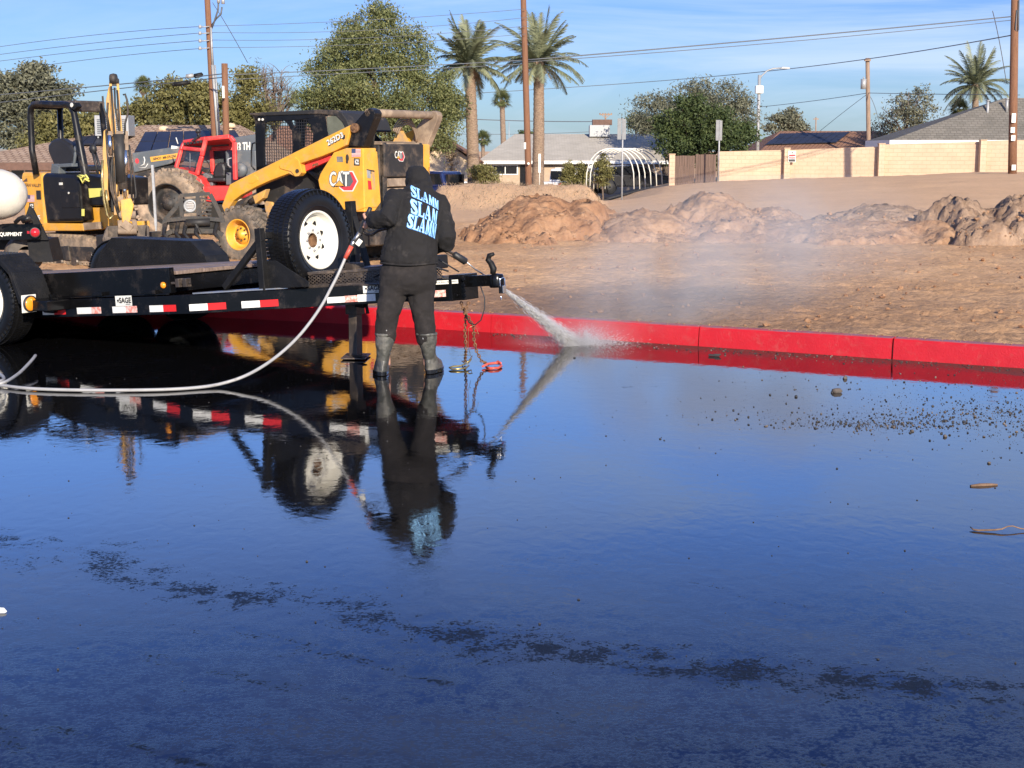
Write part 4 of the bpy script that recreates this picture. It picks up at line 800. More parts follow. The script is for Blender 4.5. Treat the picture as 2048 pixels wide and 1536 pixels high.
P4, l4 = pole('utility_pole', 'thick dark brown pole at the right edge of the picture', 66, (2025, 347), (2030, 0), 17, 'wood', .13, taper=.85)
m = MB(); q = l4(2024, 235, 65.7)
for (x, y, hh) in ((2027, 236, .2), (2025, 260, .12), (2026, 276, .12), (2027, 335, .12)): q = l4(x, y, 65.72); m.bb((q.x - .08, q.y - .01, q.z - hh), (q.x + .1, q.y, q.z + hh))
m.build('paper_notice', M['sticker'], P4)
m = MB(); m.tube([l4(2038, 0, 65.8), l4(2037, 60, 65.8), l4(2033, 66, 65.9), l4(2031, 58, 65.8), l4(2034, 20, 65.8)], .03, 6); m.build('cable_loop', M['wire'], P4)
P5, l5 = pole('utility_pole', 'slim far pole carrying a grey transformer behind the block wall', 108, (1740, 296), (1735, 116), 9, 'woodgrey', taper=.9)
m = MB(); q = l5(1727, 168, 107.6); m.cyl(q - Vector((0, 0, .35)), q + Vector((0, 0, .35)), .2); m.cyl(q + Vector((0, 0, .35)), q + Vector((0, 0, .5)), .05); m.build('transformer', M['galv'], P5); m = MB(); m.bar(l5(1729, 120, 107.8), l5(1741, 120, 107.8), .2, .15); m.build('crossarm', M['woodgrey'], P5)
P6, l6 = pole('utility_pole', 'tiny distant pole with a crossarm above the grey roof', 170, (1212, 290), (1211, 226), 3.2, 'woodgrey', taper=.95)
m = MB(); m.bar(l6(1199, 229, 170), l6(1224, 229, 170), .14, .14); m.bar(l6(1203, 229, 169.9), l6(1211, 237, 169.9), .07, .07); m.bar(l6(1220, 229, 169.9), l6(1211, 237, 169.9), .07, .07); [m.cyl(l6(x, 229, 170), l6(x, 226, 170), .08, n=6) for x in (1200, 1206, 1217, 1223)]; m.build('crossarm', M['woodgrey'], P6)
P7, l7 = pole('utility_pole', 'tiny distant pole above the solar roof left of the transformer pole', 190, (1632, 270), (1632, 234), 3, 'woodgrey'); m = MB(); m.bar(l7(1627, 238, 190), l7(1637, 238, 190), .14, .14); m.build('crossarm', M['woodgrey'], P7)
P8, l8 = pole('utility_pole', 'thin bare pipe rising behind the grey roof near the fan palm', 120, (1018, 280), (1018, 244), 1.8, 'galv')
_wi = [0]
def wire(label, pts, r=.016, sag=None):
    """pts: (px, py, depth); a catenary through them"""
    P = [at(*p) for p in pts]; root = MB(); Q = []
    for i in range(len(P) - 1):
        for k in range(14): Q.append(P[i].lerp(P[i + 1], k / 14))
    Q.append(P[-1]); o = P[0].copy()
    # smooth by quadratic through the points
    if len(P) == 3:
        Q = []
        for k in range(33):
            t = k / 32; tm = (pts[1][0] - pts[0][0]) / (pts[2][0] - pts[0][0]); a = (t - tm) * (t - 1) / tm; b = t * (t - 1) / (tm * (tm - 1)); c = t * (t - tm) / (1 - tm); Q.append(P[0] * a + P[1] * b + P[2] * c)
    w_ = MB(); w_.tube([q - o for q in Q], r, 5); ob = w_.build('power_line', M['wire']); ob.location = o; tag(ob, label, 'overhead cable', 'overhead cables')
for (y0, ym, y1, lb) in ((97, 72, 53, 'topmost'), (112, 88, 66, 'second'), (125, 102, 81, 'third'), (148, 120, 97, 'fourth')):
    wire(lb + ' of the four thin cables running left from the tall conduit pole', [(-60, y0 + 5, 75), (170, ym, 70), (402, y1, 61.7)], .012)
for (y0, y1, y2, lb) in ((52, 40, 28, 'topmost'), (65, 60, 45, 'second'), (80, 75, 62, 'third'), (95, 88, 78, 'fourth')):
    wire(lb + ' of the four thin cables crossing the big tree towards the centre pole', [(424, y0, 61.7), (700, y1 + 2, 61.5), (1052, y2 - 10, 61.7)], .010)
wire('upper thick cable passing behind the excavator boom to the short pole', [(-60, 194, 70), (180, 174, 66), (452, 147, 60)], .022)
wire('lower thick cable passing behind the excavator boom to the short pole', [(-60, 212, 70), (250, 176, 66), (452, 154, 60)], .020)
wire('slack dark cable from the centre pole up to the thick pole at the right', [(1053, 120, 62), (1500, 82, 63), (2026, 33, 66)], .026)
wire('thinner cable hanging just below the slack dark one at the right', [(1053, 124, 62), (1500, 90, 63), (2026, 40, 66)], .016)
wire('cable running left from the centre pole across the big tree', [(452, 150, 60), (760, 136, 61), (1053, 120, 62)], .018)
wire('lower cable running left from the centre pole across the big tree', [(452, 160, 60), (780, 142, 61), (1053, 128, 62)], .014)
wire('long cable from the thick right pole down past the street lamp', [(960, 186, 120), (1500, 146, 112), (2026, 70, 66)], .026)
wire('middle cable joining the transformer pole and leaving behind the street lamp', [(1510, 215, 125), (1640, 200, 116), (1735, 186, 108)], .022)
wire('cable from the transformer pole to the right behind the palm', [(1735, 186, 108), (1850, 188, 100), (2040, 190, 90)], .022)
wire('thin low cable passing the small fan palm above the grey roof', [(900, 236, 150), (1050, 242, 150), (1211, 243, 169)], .045)
wire('thin cable just over the ridge of the grey roof', [(900, 268, 170), (1050, 268, 170), (1211, 262, 169)], .03)
wire('steep guy wire leaning from the tall conduit pole', [(425, 5, 61.7), (460, 62, 62.5), (495, 125, 64)], .014)
wire('guy wire from the top right corner down behind the thick pole', [(1985, 22, 66), (2000, 90, 72), (2012, 160, 80)], .018)
wire('steep guy wire falling right of the transformer pole', [(1738, 190, 108), (1750, 215, 108), (1762, 262, 108)], .02)
wire('long guy wire falling left of the transformer pole', [(1732, 190, 108), (1690, 222, 112), (1640, 262, 116)], .018)
# dark splice boxes hanging on the cable
for (x0, y0, x1, y1, lb, mt) in ((348, 169, 376, 165, 'long black splice case hanging on the lower thick cable', 'blackmat'), (373, 153, 386, 151, 'small grey splice box on the upper thick cable', 'galv'), (389, 152, 404, 149, 'small dark splice box next to the tall conduit pole', 'blackmat')):
    a = at(x0, y0, 61.5); b = at(x1, y1, 61.5); m = MB(); m.cyl((0, 0, 0), b - a, .09, n=10); m.cyl((0, 0, 0), (b - a) * -.15, .09, .02, n=10); m.cyl(b - a, (b - a) * 1.15, .09, .02, n=10); o = m.build('splice_case', M[mt]); o.location = a; tag(o, lb, 'splice case', 'splice cases on the cables')
# street lamp
D_ = 100; f = at(1515, 300, D_); gz = f.z - 1.5; k = thing('street_lamp', (f.x, D_, gz), 0, 'tall galvanised street lamp with a curved arm and box behind the gate', 'street lamp'); t = at(1514, 150, D_); s = FPX / D_; h = t.z - gz
m = MB(); m.cyl((0, 0, 0), (0, 0, h), .12, .10, n=12); m.build('post', M['galv'], k); m = MB(); m.tube([(0, 0, h - .3), (.15, 0, h - .05), (.5, 0, h + .28), (.9, 0, h + .42), (1.5, 0, h + .46)], [.05] * 5, 8); m.build('arm', M['galv'], k)
m = MB(); m.prism([(1.35, h + .40), (2.0, h + .38), (1.98, h + .50), (1.5, h + .54)], 1, -.14, .14); m.build('lamp_head', M['galv'], k, bevel=.02); m = MB(); m.bb((-.25, -.25, h - 1.2), (.25, .2, h - .7)); m.build('equipment_box', M['white'], k, bevel=.02)
# sign backs on posts, stop sign, slim marker
def sign_post(px, pt, pb, D, sx0, sx1, sy0, sy1, label, oct=False, mat='signback', w=3.2):
    f = at(px, pb, D); t = at(px, pt, D); gz = min(f.z, GZ(f.x, D)) - .1; k = thing('road_sign', (f.x, D, gz), 0, label, 'road sign', 'road signs beyond the dirt'); s = FPX / D
    m = MB(); m.cyl((0, 0, 0), (0, 0, t.z - gz), w / 2 / s, n=8); m.build('post', M['galv'], k); a = at(sx0, sy0, D); b = at(sx1, sy1, D); m = MB(); cx_, cz_ = (a.x + b.x) / 2 - f.x, (a.z + b.z) / 2 - gz; hw = (b.x - a.x) / 2; hh = (a.z - b.z) / 2
    if oct: m.prism([(cx_ + hw / cos(pi / 8) * cos(pi / 8 + i * pi / 4), cz_ + hh / cos(pi / 8) * sin(pi / 8 + i * pi / 4)) for i in range(8)], 1, -.05, -.02)
    else: m.bb((cx_ - hw, -.06, cz_ - hh), (cx_ - hw * .08, -.03, cz_ + hh)); m.bar((cx_ + hw * .5, -.045, cz_ - hh), (cx_ + hw * .5, -.045, cz_ + hh * .95), hw * .9, .02, up=(0, 1, 0))
    m.build('panel', M[mat], k)
sign_post(1244, 236, 378, 66, 1235, 1252, 237, 279, 'tall grey sign seen from its edge beside the white hoop frame')
sign_post(1438, 240, 300, 78, 1432, 1444, 240, 281, 'grey narrow sign rising above the wooden gate')
sign_post(1184, 328, 377, 84, 1173, 1194, 330, 353, 'pale octagonal sign among the cypress bushes', True, 'sticker', 2)
p = at(1079, 378, 60); m = MB(); m.bb((-.045, -.02, .75), (.045, .02, 1.5)); m.cyl((0, .03, 0), (0, .03, 1.5), .018, n=6); o = m.build('white_marker', M['white']); o.location = (p.x, 60, p.z - .1); tag(o, 'slim white marker post standing in front of the right date palm', 'marker post')
# white hoop frame
k = thing('hoop_frame', (at(1250, 376, 84).x, 84, GZ(at(1250, 376, 84).x, 84)), 0, 'white arched greenhouse frame without cover beyond the dirt', 'hoop frame'); gz = k.location.z; cx = k.location.x
def lq(px, py, D): q = at(px, py, D); return Vector((q.x - cx, q.y - 84, q.z - gz))
tops = []
for i in range(6):
    u = i / 5; m = MB(); fl_ = lq(1173 + 20 * u * 2.2, 378, 82 + 1 * u); pts = []
    xl = 1172 + 38 * u; xr = 1268 + 57 * u; yt = 297 - 0 * u; tp = []
    for kx_ in range(15):
        a = pi * kx_ / 14; xx = (xl + xr) / 2 - (xr - xl) / 2 * cos(a) * (1 if True else 1); yy = 378 - (378 - yt) * sin(a) ** .62; tp.append(lq(xx + 14 * sin(a) * (.5 - u) * .2, yy, 82 + 3 * u))
    m.tube(tp, .034, 6); tops.append(tp[7]); m.build('hoop', M['white'], k)
m = MB(); m.tube(tops, .028, 6); m.build('ridge_pipe', M['white'], k)
# ---------------------------------------------------------------- parked cars on the street side
def pickup(name, label, D, px, py, yaw, paint, s=1.0, gz=None, suv=False):
    f = at(px, py, D); z0 = gz if gz is not None else GZ(f.x, D); k = thing(name, (f.x, D, z0), yaw, label, 'pickup truck' if not suv else 'car', 'vehicles parked beyond the dirt')
    m = MB()     # local x forward, body side outline extruded across
    L_, Wd = 5.7 * s, 1.95 * s
    if not suv: body = [(-2.85, .55), (2.75, .5), (2.85, .8), (2.8, 1.05), (1.55, 1.18), (-.55, 1.18), (-2.85, 1.18)]
    else: body = [(-2.2, .4), (2.2, .4), (2.3, .75), (2.1, .95), (1.1, 1.02), (-2.2, 1.05), (-2.3, .7)]
    m.prism([(a * s, b * s) for a, b in body], 1, -Wd / 2, Wd / 2); m.build('body', paint, k, bevel=.07 * s)
    m = MB(); cab = [(-.75, 1.16), (1.35, 1.16), (.75, 1.85), (.3, 1.93), (-.55, 1.9)] if not suv else [(-2.1, 1.03), (1.2, 1.0), (.45, 1.45), (-.2, 1.52), (-1.7, 1.42)]
    m.prism([(a * s, b * s) for a, b in cab], 1, -Wd / 2 * .88, Wd / 2 * .88); m.build('cab', paint, k, bevel=.08 * s)
    m = MB(); n = len(cab); c_ = [sum(a for a, b in cab) / n, sum(b for a, b in cab) / n]; ins = [((a - c_[0]) * .8 * s + c_[0] * s, (b - c_[1]) * .68 * s + c_[1] * s) for a, b in cab]; m.prism(ins, 1, -Wd / 2 * .885, Wd / 2 * .885)
    if not suv: m.bb((-.79 * s, -.72 * s, 1.3 * s), (-.66 * s, .72 * s, 1.78 * s)); m.bar((1.33 * s, 0, 1.22 * s), (.84 * s, 0, 1.78 * s), 1.45 * s, .03)
    m.build('window', M['darkglass'], k)
    if not suv:
        m = MB(); m.bb((-2.87 * s, -.8 * s, .72 * s), (-2.82 * s, .8 * s, 1.14 * s)); m.build('tailgate', paint, k, bevel=.02)
        for sy in (-1, 1): m = MB(); m.bb((-2.9 * s, sy * .84 * s, .78 * s), (-2.7 * s, sy * .99 * s, 1.12 * s)); m.build('tail_lamp', M['redlens'], k)
        m = MB(); m.bb((-2.98 * s, -.9 * s, .5 * s), (-2.84 * s, .9 * s, .68 * s)); m.build('bumper', M['chrome'] if paint is not M['blackcar'] else M['blackmat'], k, bevel=.03)
    for sx in (-1, 1):
        for sy in (-1, 1):
            m = MB(); r = .38 * s; xx = (sx * 1.75 if not suv else sx * 1.4) * s; m.lathe([(.05, -.12), (r, -.12), (r, .12), (.05, .12)], (xx, sy * Wd / 2 * .9, r), (0, 1, 0), 20); m.build('wheel', M['rubber'], k)
pickup('pickup_truck', 'white pickup seen from behind, parked between palm trunk and cypresses', 86, 1135, 392, R(62), M['whitecar'], .98, -1.25)
pickup('pickup_truck', 'navy blue pickup with dark cab parked behind the yellow machine', 72, 885, 398, R(150), M['bluecar'], 1.0, -1.25)
pickup('parked_car', 'white car nose showing past the navy pickup', 78, 918, 396, R(200), M['whitecar'], .9, -1.3, True)
pickup('parked_car', 'black car parked inside the white hoop frame', 87, 1262, 390, R(10), M['blackcar'], 1.1, -.85, True)
# ---------------------------------------------------------------- trees
tree('mesquite_tree', 'big feathery green mesquite tree behind the skid steer', 70, (790, 372), [(752, 70, 62, 62), (700, 110, 62, 45), (820, 110, 55, 50), (680, 190, 78, 60), (760, 170, 110, 80), (840, 210, 75, 70), (640, 225, 40, 42), (635, 140, 34, 18), (612, 200, 34, 18), (888, 165, 36, 22), (905, 215, 30, 24), (690, 60, 26, 18), (880, 250, 42, 50), (740, 250, 110, 50), (850, 285, 50, 32), (758, 35, 32, 34)], 95000, 'lf_light', M['lf_light'], .062, 3, .22, clump=.24, per=30, limbs=14)
tree('olive_tree', 'grey-green tree at the far left behind the excavator canopy', 72, (60, 320), [(60, 190, 55, 52), (25, 205, 40, 50), (100, 215, 42, 38), (40, 255, 55, 45), (110, 190, 36, 22), (-20, 220, 40, 60), (75, 160, 36, 26)], 21000, 'lf_grey', M['lf_grey'], .10, 4, .2, clump=.26)
tree('round_bush', 'yellow-green bushy tree framed by the excavator canopy', 66, (130, 330), [(120, 260, 50, 42), (85, 285, 45, 35), (165, 255, 45, 35), (190, 250, 35, 28)], 12000, 'lf_olive', M['lf_olive'], .085, 5, .1, clump=.2)
tree('mesquite_tree', 'wide olive-green tree above the solar roof left of the tall pole', 74, (340, 300), [(350, 200, 70, 38), (300, 225, 50, 32), (400, 215, 50, 40), (265, 228, 22, 18), (420, 190, 40, 30), (360, 235, 80, 28)], 17000, 'lf_olive', M['lf_olive'], .09, 6, .15, clump=.22)
tree('brown_tree', 'yellowish pointed tree right of the short pole', 76, (495, 300), [(492, 165, 22, 35), (490, 210, 38, 40), (520, 235, 45, 28), (475, 235, 28, 26)], 9000, 'lf_olive', M['lf_olive'], .085, 7, .12, clump=.2)
tree('bare_tree', 'leafless grey twiggy tree left of the big mesquite', 78, (548, 300), [(550, 190, 48, 62), (530, 160, 30, 40), (580, 210, 30, 40)], 1500, 'lf_grey', M['twigs'], .10, 8, .14, limbs=26, twigs=9, asp=.12, barkm='twigs')
tree('palo_verde_tree', 'airy grey-green tree behind the dark one right of the hoop frame', 92, (1330, 340), [(1370, 200, 60, 34), (1310, 225, 50, 35), (1440, 200, 55, 34), (1285, 250, 25, 20), (1480, 235, 35, 30), (1390, 240, 80, 40)], 17000, 'lf_grey', M['lf_light'], .11, 9, .18, clump=.34, asp=.28)
tree('citrus_tree', 'dense dark green round tree by the wooden gate', 83, (1400, 350), [(1400, 250, 62, 52), (1350, 290, 42, 36), (1440, 265, 60, 45), (1480, 275, 32, 36), (1400, 300, 60, 30), (1340, 245, 28, 28), (1380, 215, 30, 24)], 30000, 'lf_dark', M['lf_dark'], .085, 10, .2, clump=.2)
tree('round_tree', 'small round green tree on the skyline left of the solar roof', 150, (1578, 280), [(1578, 240, 30, 20), (1565, 256, 30, 14), (1600, 256, 22, 14)], 4000, 'lf_grey', M['lf_grey'], .16, 11, .2, clump=.3)
tree('sparse_tree', 'thin sparse grey tree above the solar house', 112, (1810, 290), [(1820, 210, 45, 30), (1800, 240, 55, 34), (1860, 240, 36, 30), (1770, 262, 30, 22), (1840, 195, 22, 22)], 4800, 'lf_grey', M['lf_grey'], .10, 12, .12, clump=.3, limbs=18, twigs=7, barkm='twigs')
tree('shrub', 'green leafy shrub in front of the grey-roofed house wall', 70, (975, 385), [(968, 350, 22, 22), (985, 365, 18, 14), (955, 345, 14, 14)], 4500, 'lf_olive', M['lf_olive'], .06, 13, .05, clump=.12, cat='shrub', group='shrubs by the far houses', limbs=5)
for i, (x, y, w_, h_, lb) in enumerate(((1137, 352, 15, 28, 'left-hand of the three cypress bushes, right beside the white pickup'), (1165, 352, 14, 26, 'middle cypress bush of three, just left of the octagonal sign'), (1205, 345, 17, 36, 'tallest cypress bush, inside the left end of the hoop frame'))):
    tree('cypress_bush', lb, 83, (x, 380), [(x, y + 8, w_, h_ * .6), (x, y - h_ * .35, w_ * .7, h_ * .5), (x, y - h_ * .7, w_ * .38, h_ * .35)], 4200, 'lf_olive', M['lf_mesq'], .055, 20 + i, .05, clump=.1, cat='shrub', group='shrubs by the far houses', limbs=3)
tree('shrub', 'dark tangled creeper against the cream gable wall', 84, (900, 345), [(905, 320, 12, 28), (895, 300, 10, 14)], 1500, 'lf_dead', M['lf_dead'], .06, 30, .05, clump=.12, cat='shrub', group='shrubs by the far houses', limbs=5)
tree('hedge_tree', 'low dark tree clump behind the roof near the small fan palm', 150, (1060, 290), [(1062, 268, 22, 6), (1040, 272, 12, 5)], 900, 'lf_dark', M['lf_dark'], .14, 31, .1, clump=.2)
tree('hedge_tree', 'dark green trees on the skyline left of the citrus tree', 110, (1270, 300), [(1275, 245, 24, 14), (1300, 250, 30, 16)], 4200, 'lf_dark', M['lf_dark'], .10, 32, .1, clump=.2)
date_palm('left one of the two tall date palms, lighter trunk', 72, (950, 378), (939, 126), 21, 41, L0=.88, skirt=.5)
date_palm('right one of the two tall date palms, just right of the centre pole', 74, (1074, 378), (1077, 122), 20, 42, L0=.98, skirt=.5, lean=.05)
date_palm('dark drooping palm rising behind the dark grey roof at the right', 100, (1954, 300), (1951, 168), 12, 43, L0=1.02, nf=52, name='feather_palm')
fan_palm('fan palm with a skirt of dead leaves above the tree left of the tall pole', 95, (286, 270), (286, 172), 6, 24, 44)
fan_palm('small fan palm between the two date palms', 110, (1010, 290), (1004, 200), 10, 26, 45, skirt=5)
fan_palm('low fan palm against the tiled gable between the date palms', 105, (966, 330), (966, 278), 7, 22, 46, skirt=3)
fan_palm('shaggy short palm beside the drooping palm on the right skyline', 104, (1918, 300), (1918, 218), 8, 28, 47, skirt=18)
# dry grass on the berm
rg = np.random.RandomState(3); C_ = []
for _ in range(1300):
    y = rg.normal(47.5, 2.0); px_ = rg.uniform(870, 1200); x = (px_ - 1024) / FPX * y; C_.append((x, y, GZ(x, y) + .05))
C_ = np.array(C_); V, Fc = leaf_cards(rg, C_, np.tile([0, 0, 3.0], (len(C_), 1)), .075, .10)
tag(np_mesh('dry_grass', V, Fc, M['lf_dead'], None, False, attr=rg.rand(len(C_))), kind='stuff', label='straw-coloured dry grass on the bank below the palms', cat='grass')
# ================================================================== EQUIPMENT TRAILER
TA = atan2(-.53, .848)                                  # heading of the trailer: to the right and towards the viewer
HITCH = Vector((-.2, 11.5, 0)); tdir = Vector((cos(TA), sin(TA), 0)); tleft = Vector((-sin(TA), cos(TA), 0))
TL = 4.35; torig = HITCH - tdir * TL; TP = R(4.4)
_piv = Matrix.Translation((0, 0, .3)) @ Matrix.Rotation(-TP, 4, 'Y') @ Matrix.Translation((0, 0, -.3))
FT = Frame(torig, TA, _piv); FT0 = Frame(torig, TA)
trl = fthing('equipment_trailer', FT, 'black tandem axle equipment trailer with red and white tape and an upright spare wheel', 'trailer')
def tb(mb, name, mat, parent=trl, bevel=.004): return mb.build(name, mat, parent, bevel=bevel, xf=_piv)
def tyre_profile(r, w, ri, closed=True):
    return [(ri, -w*.40), (ri + .03, -w*.47), (ri + (r-ri)*.5, -w*.53), (r - .035, -w*.49), (r - .010, -w*.40), (r, -w*.25), (r, w*.25), (r - .010, w*.40), (r - .035, w*.49), (ri + (r-ri)*.5, w*.53), (ri + .03, w*.47), (ri, w*.40)]
def trailer_wheel(parent, c, axis, r=.39, w=.235, name='wheel', rimmat='white', face=1, detail=True, xf=None, treadmat='rubberwet', ri=.212):
    """axis points out of the wheel's outer face"""
    ax = Vector(axis).normalized(); c = Vector(c); e = bpy.data.objects.new(name, None); COL.objects.link(e); e.parent = parent
    mb = MB(); mb.lathe(tyre_profile(r, w, ri), c, ax, 64)
    # circumferential ribs split by sipes
    u = ax.orthogonal().normalized(); v = ax.cross(u); rr = random.Random(2)
    for k, off in enumerate((-.40, -.20, 0, .20, .40)):
        n = 84
        for j in range(n):
            a = 2 * pi * (j + (k % 2) * .5) / n; d = u * cos(a) + v * sin(a); t = ax.cross(d); M3 = Matrix((d, t, ax)).transposed()
            mb.box(c + d * (r + .001 - (.010 if abs(off) > .3 else 0)) + ax * (off * w), (.009, 2 * pi * r / n * .80, w * .165), M3)
    if detail:   # raised shoulder lugs and side ring
        for j in range(48):
            a = 2 * pi * j / 48; d = u * cos(a) + v * sin(a); t = ax.cross(d); M3 = Matrix((d, t, ax)).transposed(); mb.box(c + d * (r - .030) + ax * (w * .502), (.03, .016, .008), M3)
        mb.lathe([(ri + .045, w * .492), (ri + .05, w * .508), (ri + .056, w * .50)], c, ax, 48)
    mb.build('tyre', M[treadmat], e, xf=xf)
    mb = MB(); h = w * .5
    prof_ = [(ri + .012, h * .86), (ri + .010, h * .92), (ri, h * .93), (ri - .010, h * .80), (ri - .018, h * .40), (ri - .028, h * .30), (ri - .050, h * .28), (ri - .062, h * .16), (ri * .56, h * .10), (ri * .48, h * .22), (.088, h * .30), (.062, h * .32), (.058, h * .25)]
    mb.lathe(prof_, c, ax, 56); mb.lathe([(ri - .01, h * .8), (ri - .012, -h * .8), (ri + .01, -h * .9)], c, ax, 40)
    rim = mb.build('rim', M[rimmat], e, xf=xf)
    if detail:
        mb = MB()
        for j in range(8):                               # triangular hand holes, as dark recesses framed by the disc
            a = 2 * pi * (j + .5) / 8; d = u * cos(a) + v * sin(a); t = ax.cross(d); q = c + ax * (h * .165 + .002)
            p1 = q + d * (ri * .80); p2 = q + d * (ri * .60) + t * .026; p3 = q + d * (ri * .60) - t * .026; q = q; mb.add([p1, p3, p2], [(0, 1, 2)]); mb.add([p1, p2, p3], [(0, 1, 2)])
        mb.build('hand_holes', M['ink'], rim, xf=xf)
        mb = MB()
        for j in range(8):
            a = 2 * pi * j / 8; d = u * cos(a) + v * sin(a); mb.cyl(c + ax * (h * .2) + d * .083, c + ax * (h * .42) + d * .083, .0085, n=6)
        mb.build('lug_holes', M['steel'], rim, xf=xf)
        mb = MB(); mb.lathe([(.0585, h * .30), (.0585, -h * .6), (.001, -h * .6)], c, ax, 24); mb.build('hub_bore', M['rust'], rim, xf=xf)
    return e
for x in (0, -.87):
    for s in (-1, 1): trailer_wheel(trl, (x, s * 1.15, .39), (0, s, 0), detail=(s < 0 and x == 0))
mb = MB()
for x in (0, -.87): mb.cyl((x, -1.05, .37), (x, 1.05, .37), .04, n=10)
mb.build('axle', M['brownsteel'], trl)
# frame rails, cross members, upper tilt deck rails (pitched with the trailer)
mb = MB()
for s in (-1, 1):
    y = s * .98; mb.bb((-3.6, y - .025, .215), (2.2, y + .025, .365)); mb.bb((-3.6, y - s * .09 - .06, .212), (2.2, y + s * .005, .224)); mb.bb((-3.6, y - s * .09 - .06, .356), (2.2, y + s * .004, .368))
    a = Vector((2.17, s * .98, .29)); b = Vector((4.12, s * .13, .29)); mb.bar(a, b, .075, .15)
for x in np.arange(-3.4, 2.2, .55): mb.bb((x - .03, -.95, .25), (x + .03, .95, .35))
mb.bb((2.1, -.97, .24), (2.2, .97, .36)); mb.bb((3.95, -.17, .2), (4.15, .17, .375)); mb.bb((2.9, -.62, .24), (2.97, .62, .35))
tb(mb, 'frame', M['blackwet'])
mb = MB()
for s in (-1, 1):
    y = s * .95; mb.bb((-3.6, y - .03, .385), (1.95, y + .03, .592 if s < 0 else .525)); mb.bb((-3.6, y - .04, .372), (1.95, y + s * .055, .387))
    for x in np.arange(-3.2, 1.9, .62): mb.box((x, s * 1.003, .400), (.12, .05, .03))
mb.bb((1.87, -.92, .39), (1.949, .92, .52)); tb(mb, 'deck_frame', M['blackwet'])
mb = MB(); r = random.Random(8)
for i in range(12):
    y0 = -.915 + i * .1587; mb.bb((-3.6, y0, .530), (1.97, y0 + .158, .562 + r.uniform(-.003, .003)))
tb(mb, 'deck_boards', M['deckwood'])
# fenders: treadplate boxes with slanted ends
def checker(mb, poly_xz, y, s, st=.035):
    xs_ = [p[0] for p in poly_xz]; zs_ = [p[1] for p in poly_xz]
    def inside(x, z):
        n = len(poly_xz); c = False; j = n - 1
        for i in range(n):
            a, b = poly_xz[i], poly_xz[j]
            if (a[1] > z) != (b[1] > z) and x < (b[0] - a[0]) * (z - a[1]) / (b[1] - a[1]) + a[0]: c = not c
            j = i
        return c
    k = 0; x = min(xs_) + st
    while x < max(xs_):
        z = min(zs_) + st + (k % 2) * st / 2
        while z < max(zs_):
            if inside(x, z): Mr = Matrix.Rotation(.8 if k % 2 else -.8, 3, 'Y'); mb.box((x, y, z), (.022, .004, .006), Mr)
            z += st
        x += st * .6; k += 1
for s in (-1, 1):
    out = [(-1.42, .42), (-1.30, .66), (-1.12, .80), (.25, .80), (.44, .66), (.56, .40)]
    mb = MB(); ys = sorted((s * 1.0, s * 1.31))
    if s > 0: out = [(-1.12, .42), (-1.0, .66), (-.84, .80), (.25, .80), (.44, .66), (.56, .40)]
    P = [(x, z) for x, z in out]; Q = [(out[0][0] + .05, .42), (out[1][0] + .04, .64), (out[2][0] + .02, .765), (.235, .765), (.405, .64), (.515, .40)]
    for i in range(len(P) - 1):
        for (A, Bx) in ((P, Q),):
            a, b, c, d = A[i], A[i + 1], Bx[i + 1], Bx[i]; vs = [(a[0], ys[0], a[1]), (b[0], ys[0], b[1]), (c[0], ys[0], c[1]), (d[0], ys[0], d[1])]; vs += [(v[0], ys[1], v[2]) for v in vs]; mb.add(vs, [(0, 1, 2, 3), (7, 6, 5, 4), (0, 4, 5, 1), (2, 6, 7, 3), (1, 5, 6, 2), (3, 7, 4, 0)])
    if s > 0:          # the far fender carries a full inner plate towards the deck
        mb.prism(P, 1, .992, 1.002); checker(mb, P, .989, -1)
    else:
        mb.prism([(x, z) for x, z in P[:]] + [(x, z - .0) for x, z in Q[::-1]], 1, -1.325, -1.31)
    f = mb.build('fender', M['blackmat'], trl, bevel=.003)
    if s < 0:
        mb = MB()           # raised pattern on the near fender
        for i in range(len(P) - 1):
            a = Vector((P[i][0], 0, P[i][1])); b = Vector((P[i + 1][0], 0, P[i + 1][1])); L_ = (b - a).length; d = (b - a) / L_; nrm = Vector((-d.z, 0, d.x)); k = 0; t = .02
            while t < L_:
                y = -1.30 + .015 + (k % 2) * .016
                while y < -1.0: mb.box(a + d * t + nrm * .001 + Vector((0, y, 0)), (.020, .006, .004), Matrix((d, Vector((0, 1, 0)), nrm)).transposed() @ Matrix.Rotation(.8 if k % 2 else -.8, 3, 'Z')); y += .033
                t += .021; k += 1
        mb.build('tread_pattern', M['blackmat'], f)
# amber marker on its plate, front foot of the near fender
p = FT0.hit(43, 597, 1, -1.17); lx = .60
mb = MB(); mb.bb((.565, -1.34, .325), (.575, -1.19, .475)); mb.build('lamp_plate', M['white'], trl, bevel=.004)
mb = MB(); mb.lathe([(.062, 0), (.062, .02), (.05, .03), (.02, .036), (.001, .037)], (.576, -1.265, .40), (1, 0, 0), 28); lm = mb.build('marker_lamp', M['amber'], trl); mb = MB(); mb.lathe([(.062, 0), (.07, .004), (.07, .024), (.062, .026)], (.576, -1.265, .40), (1, 0, 0), 28); mb.build('lamp_ring', M['ink'], lm)
mb = MB(); mb.bb((.50, -1.26, .34), (.78, -1.0, .43)); mb.bb((.50, -1.06, .30), (.62, -.98, .42)); mb.build('fender_step', M['blackwet'], trl, bevel=.01)
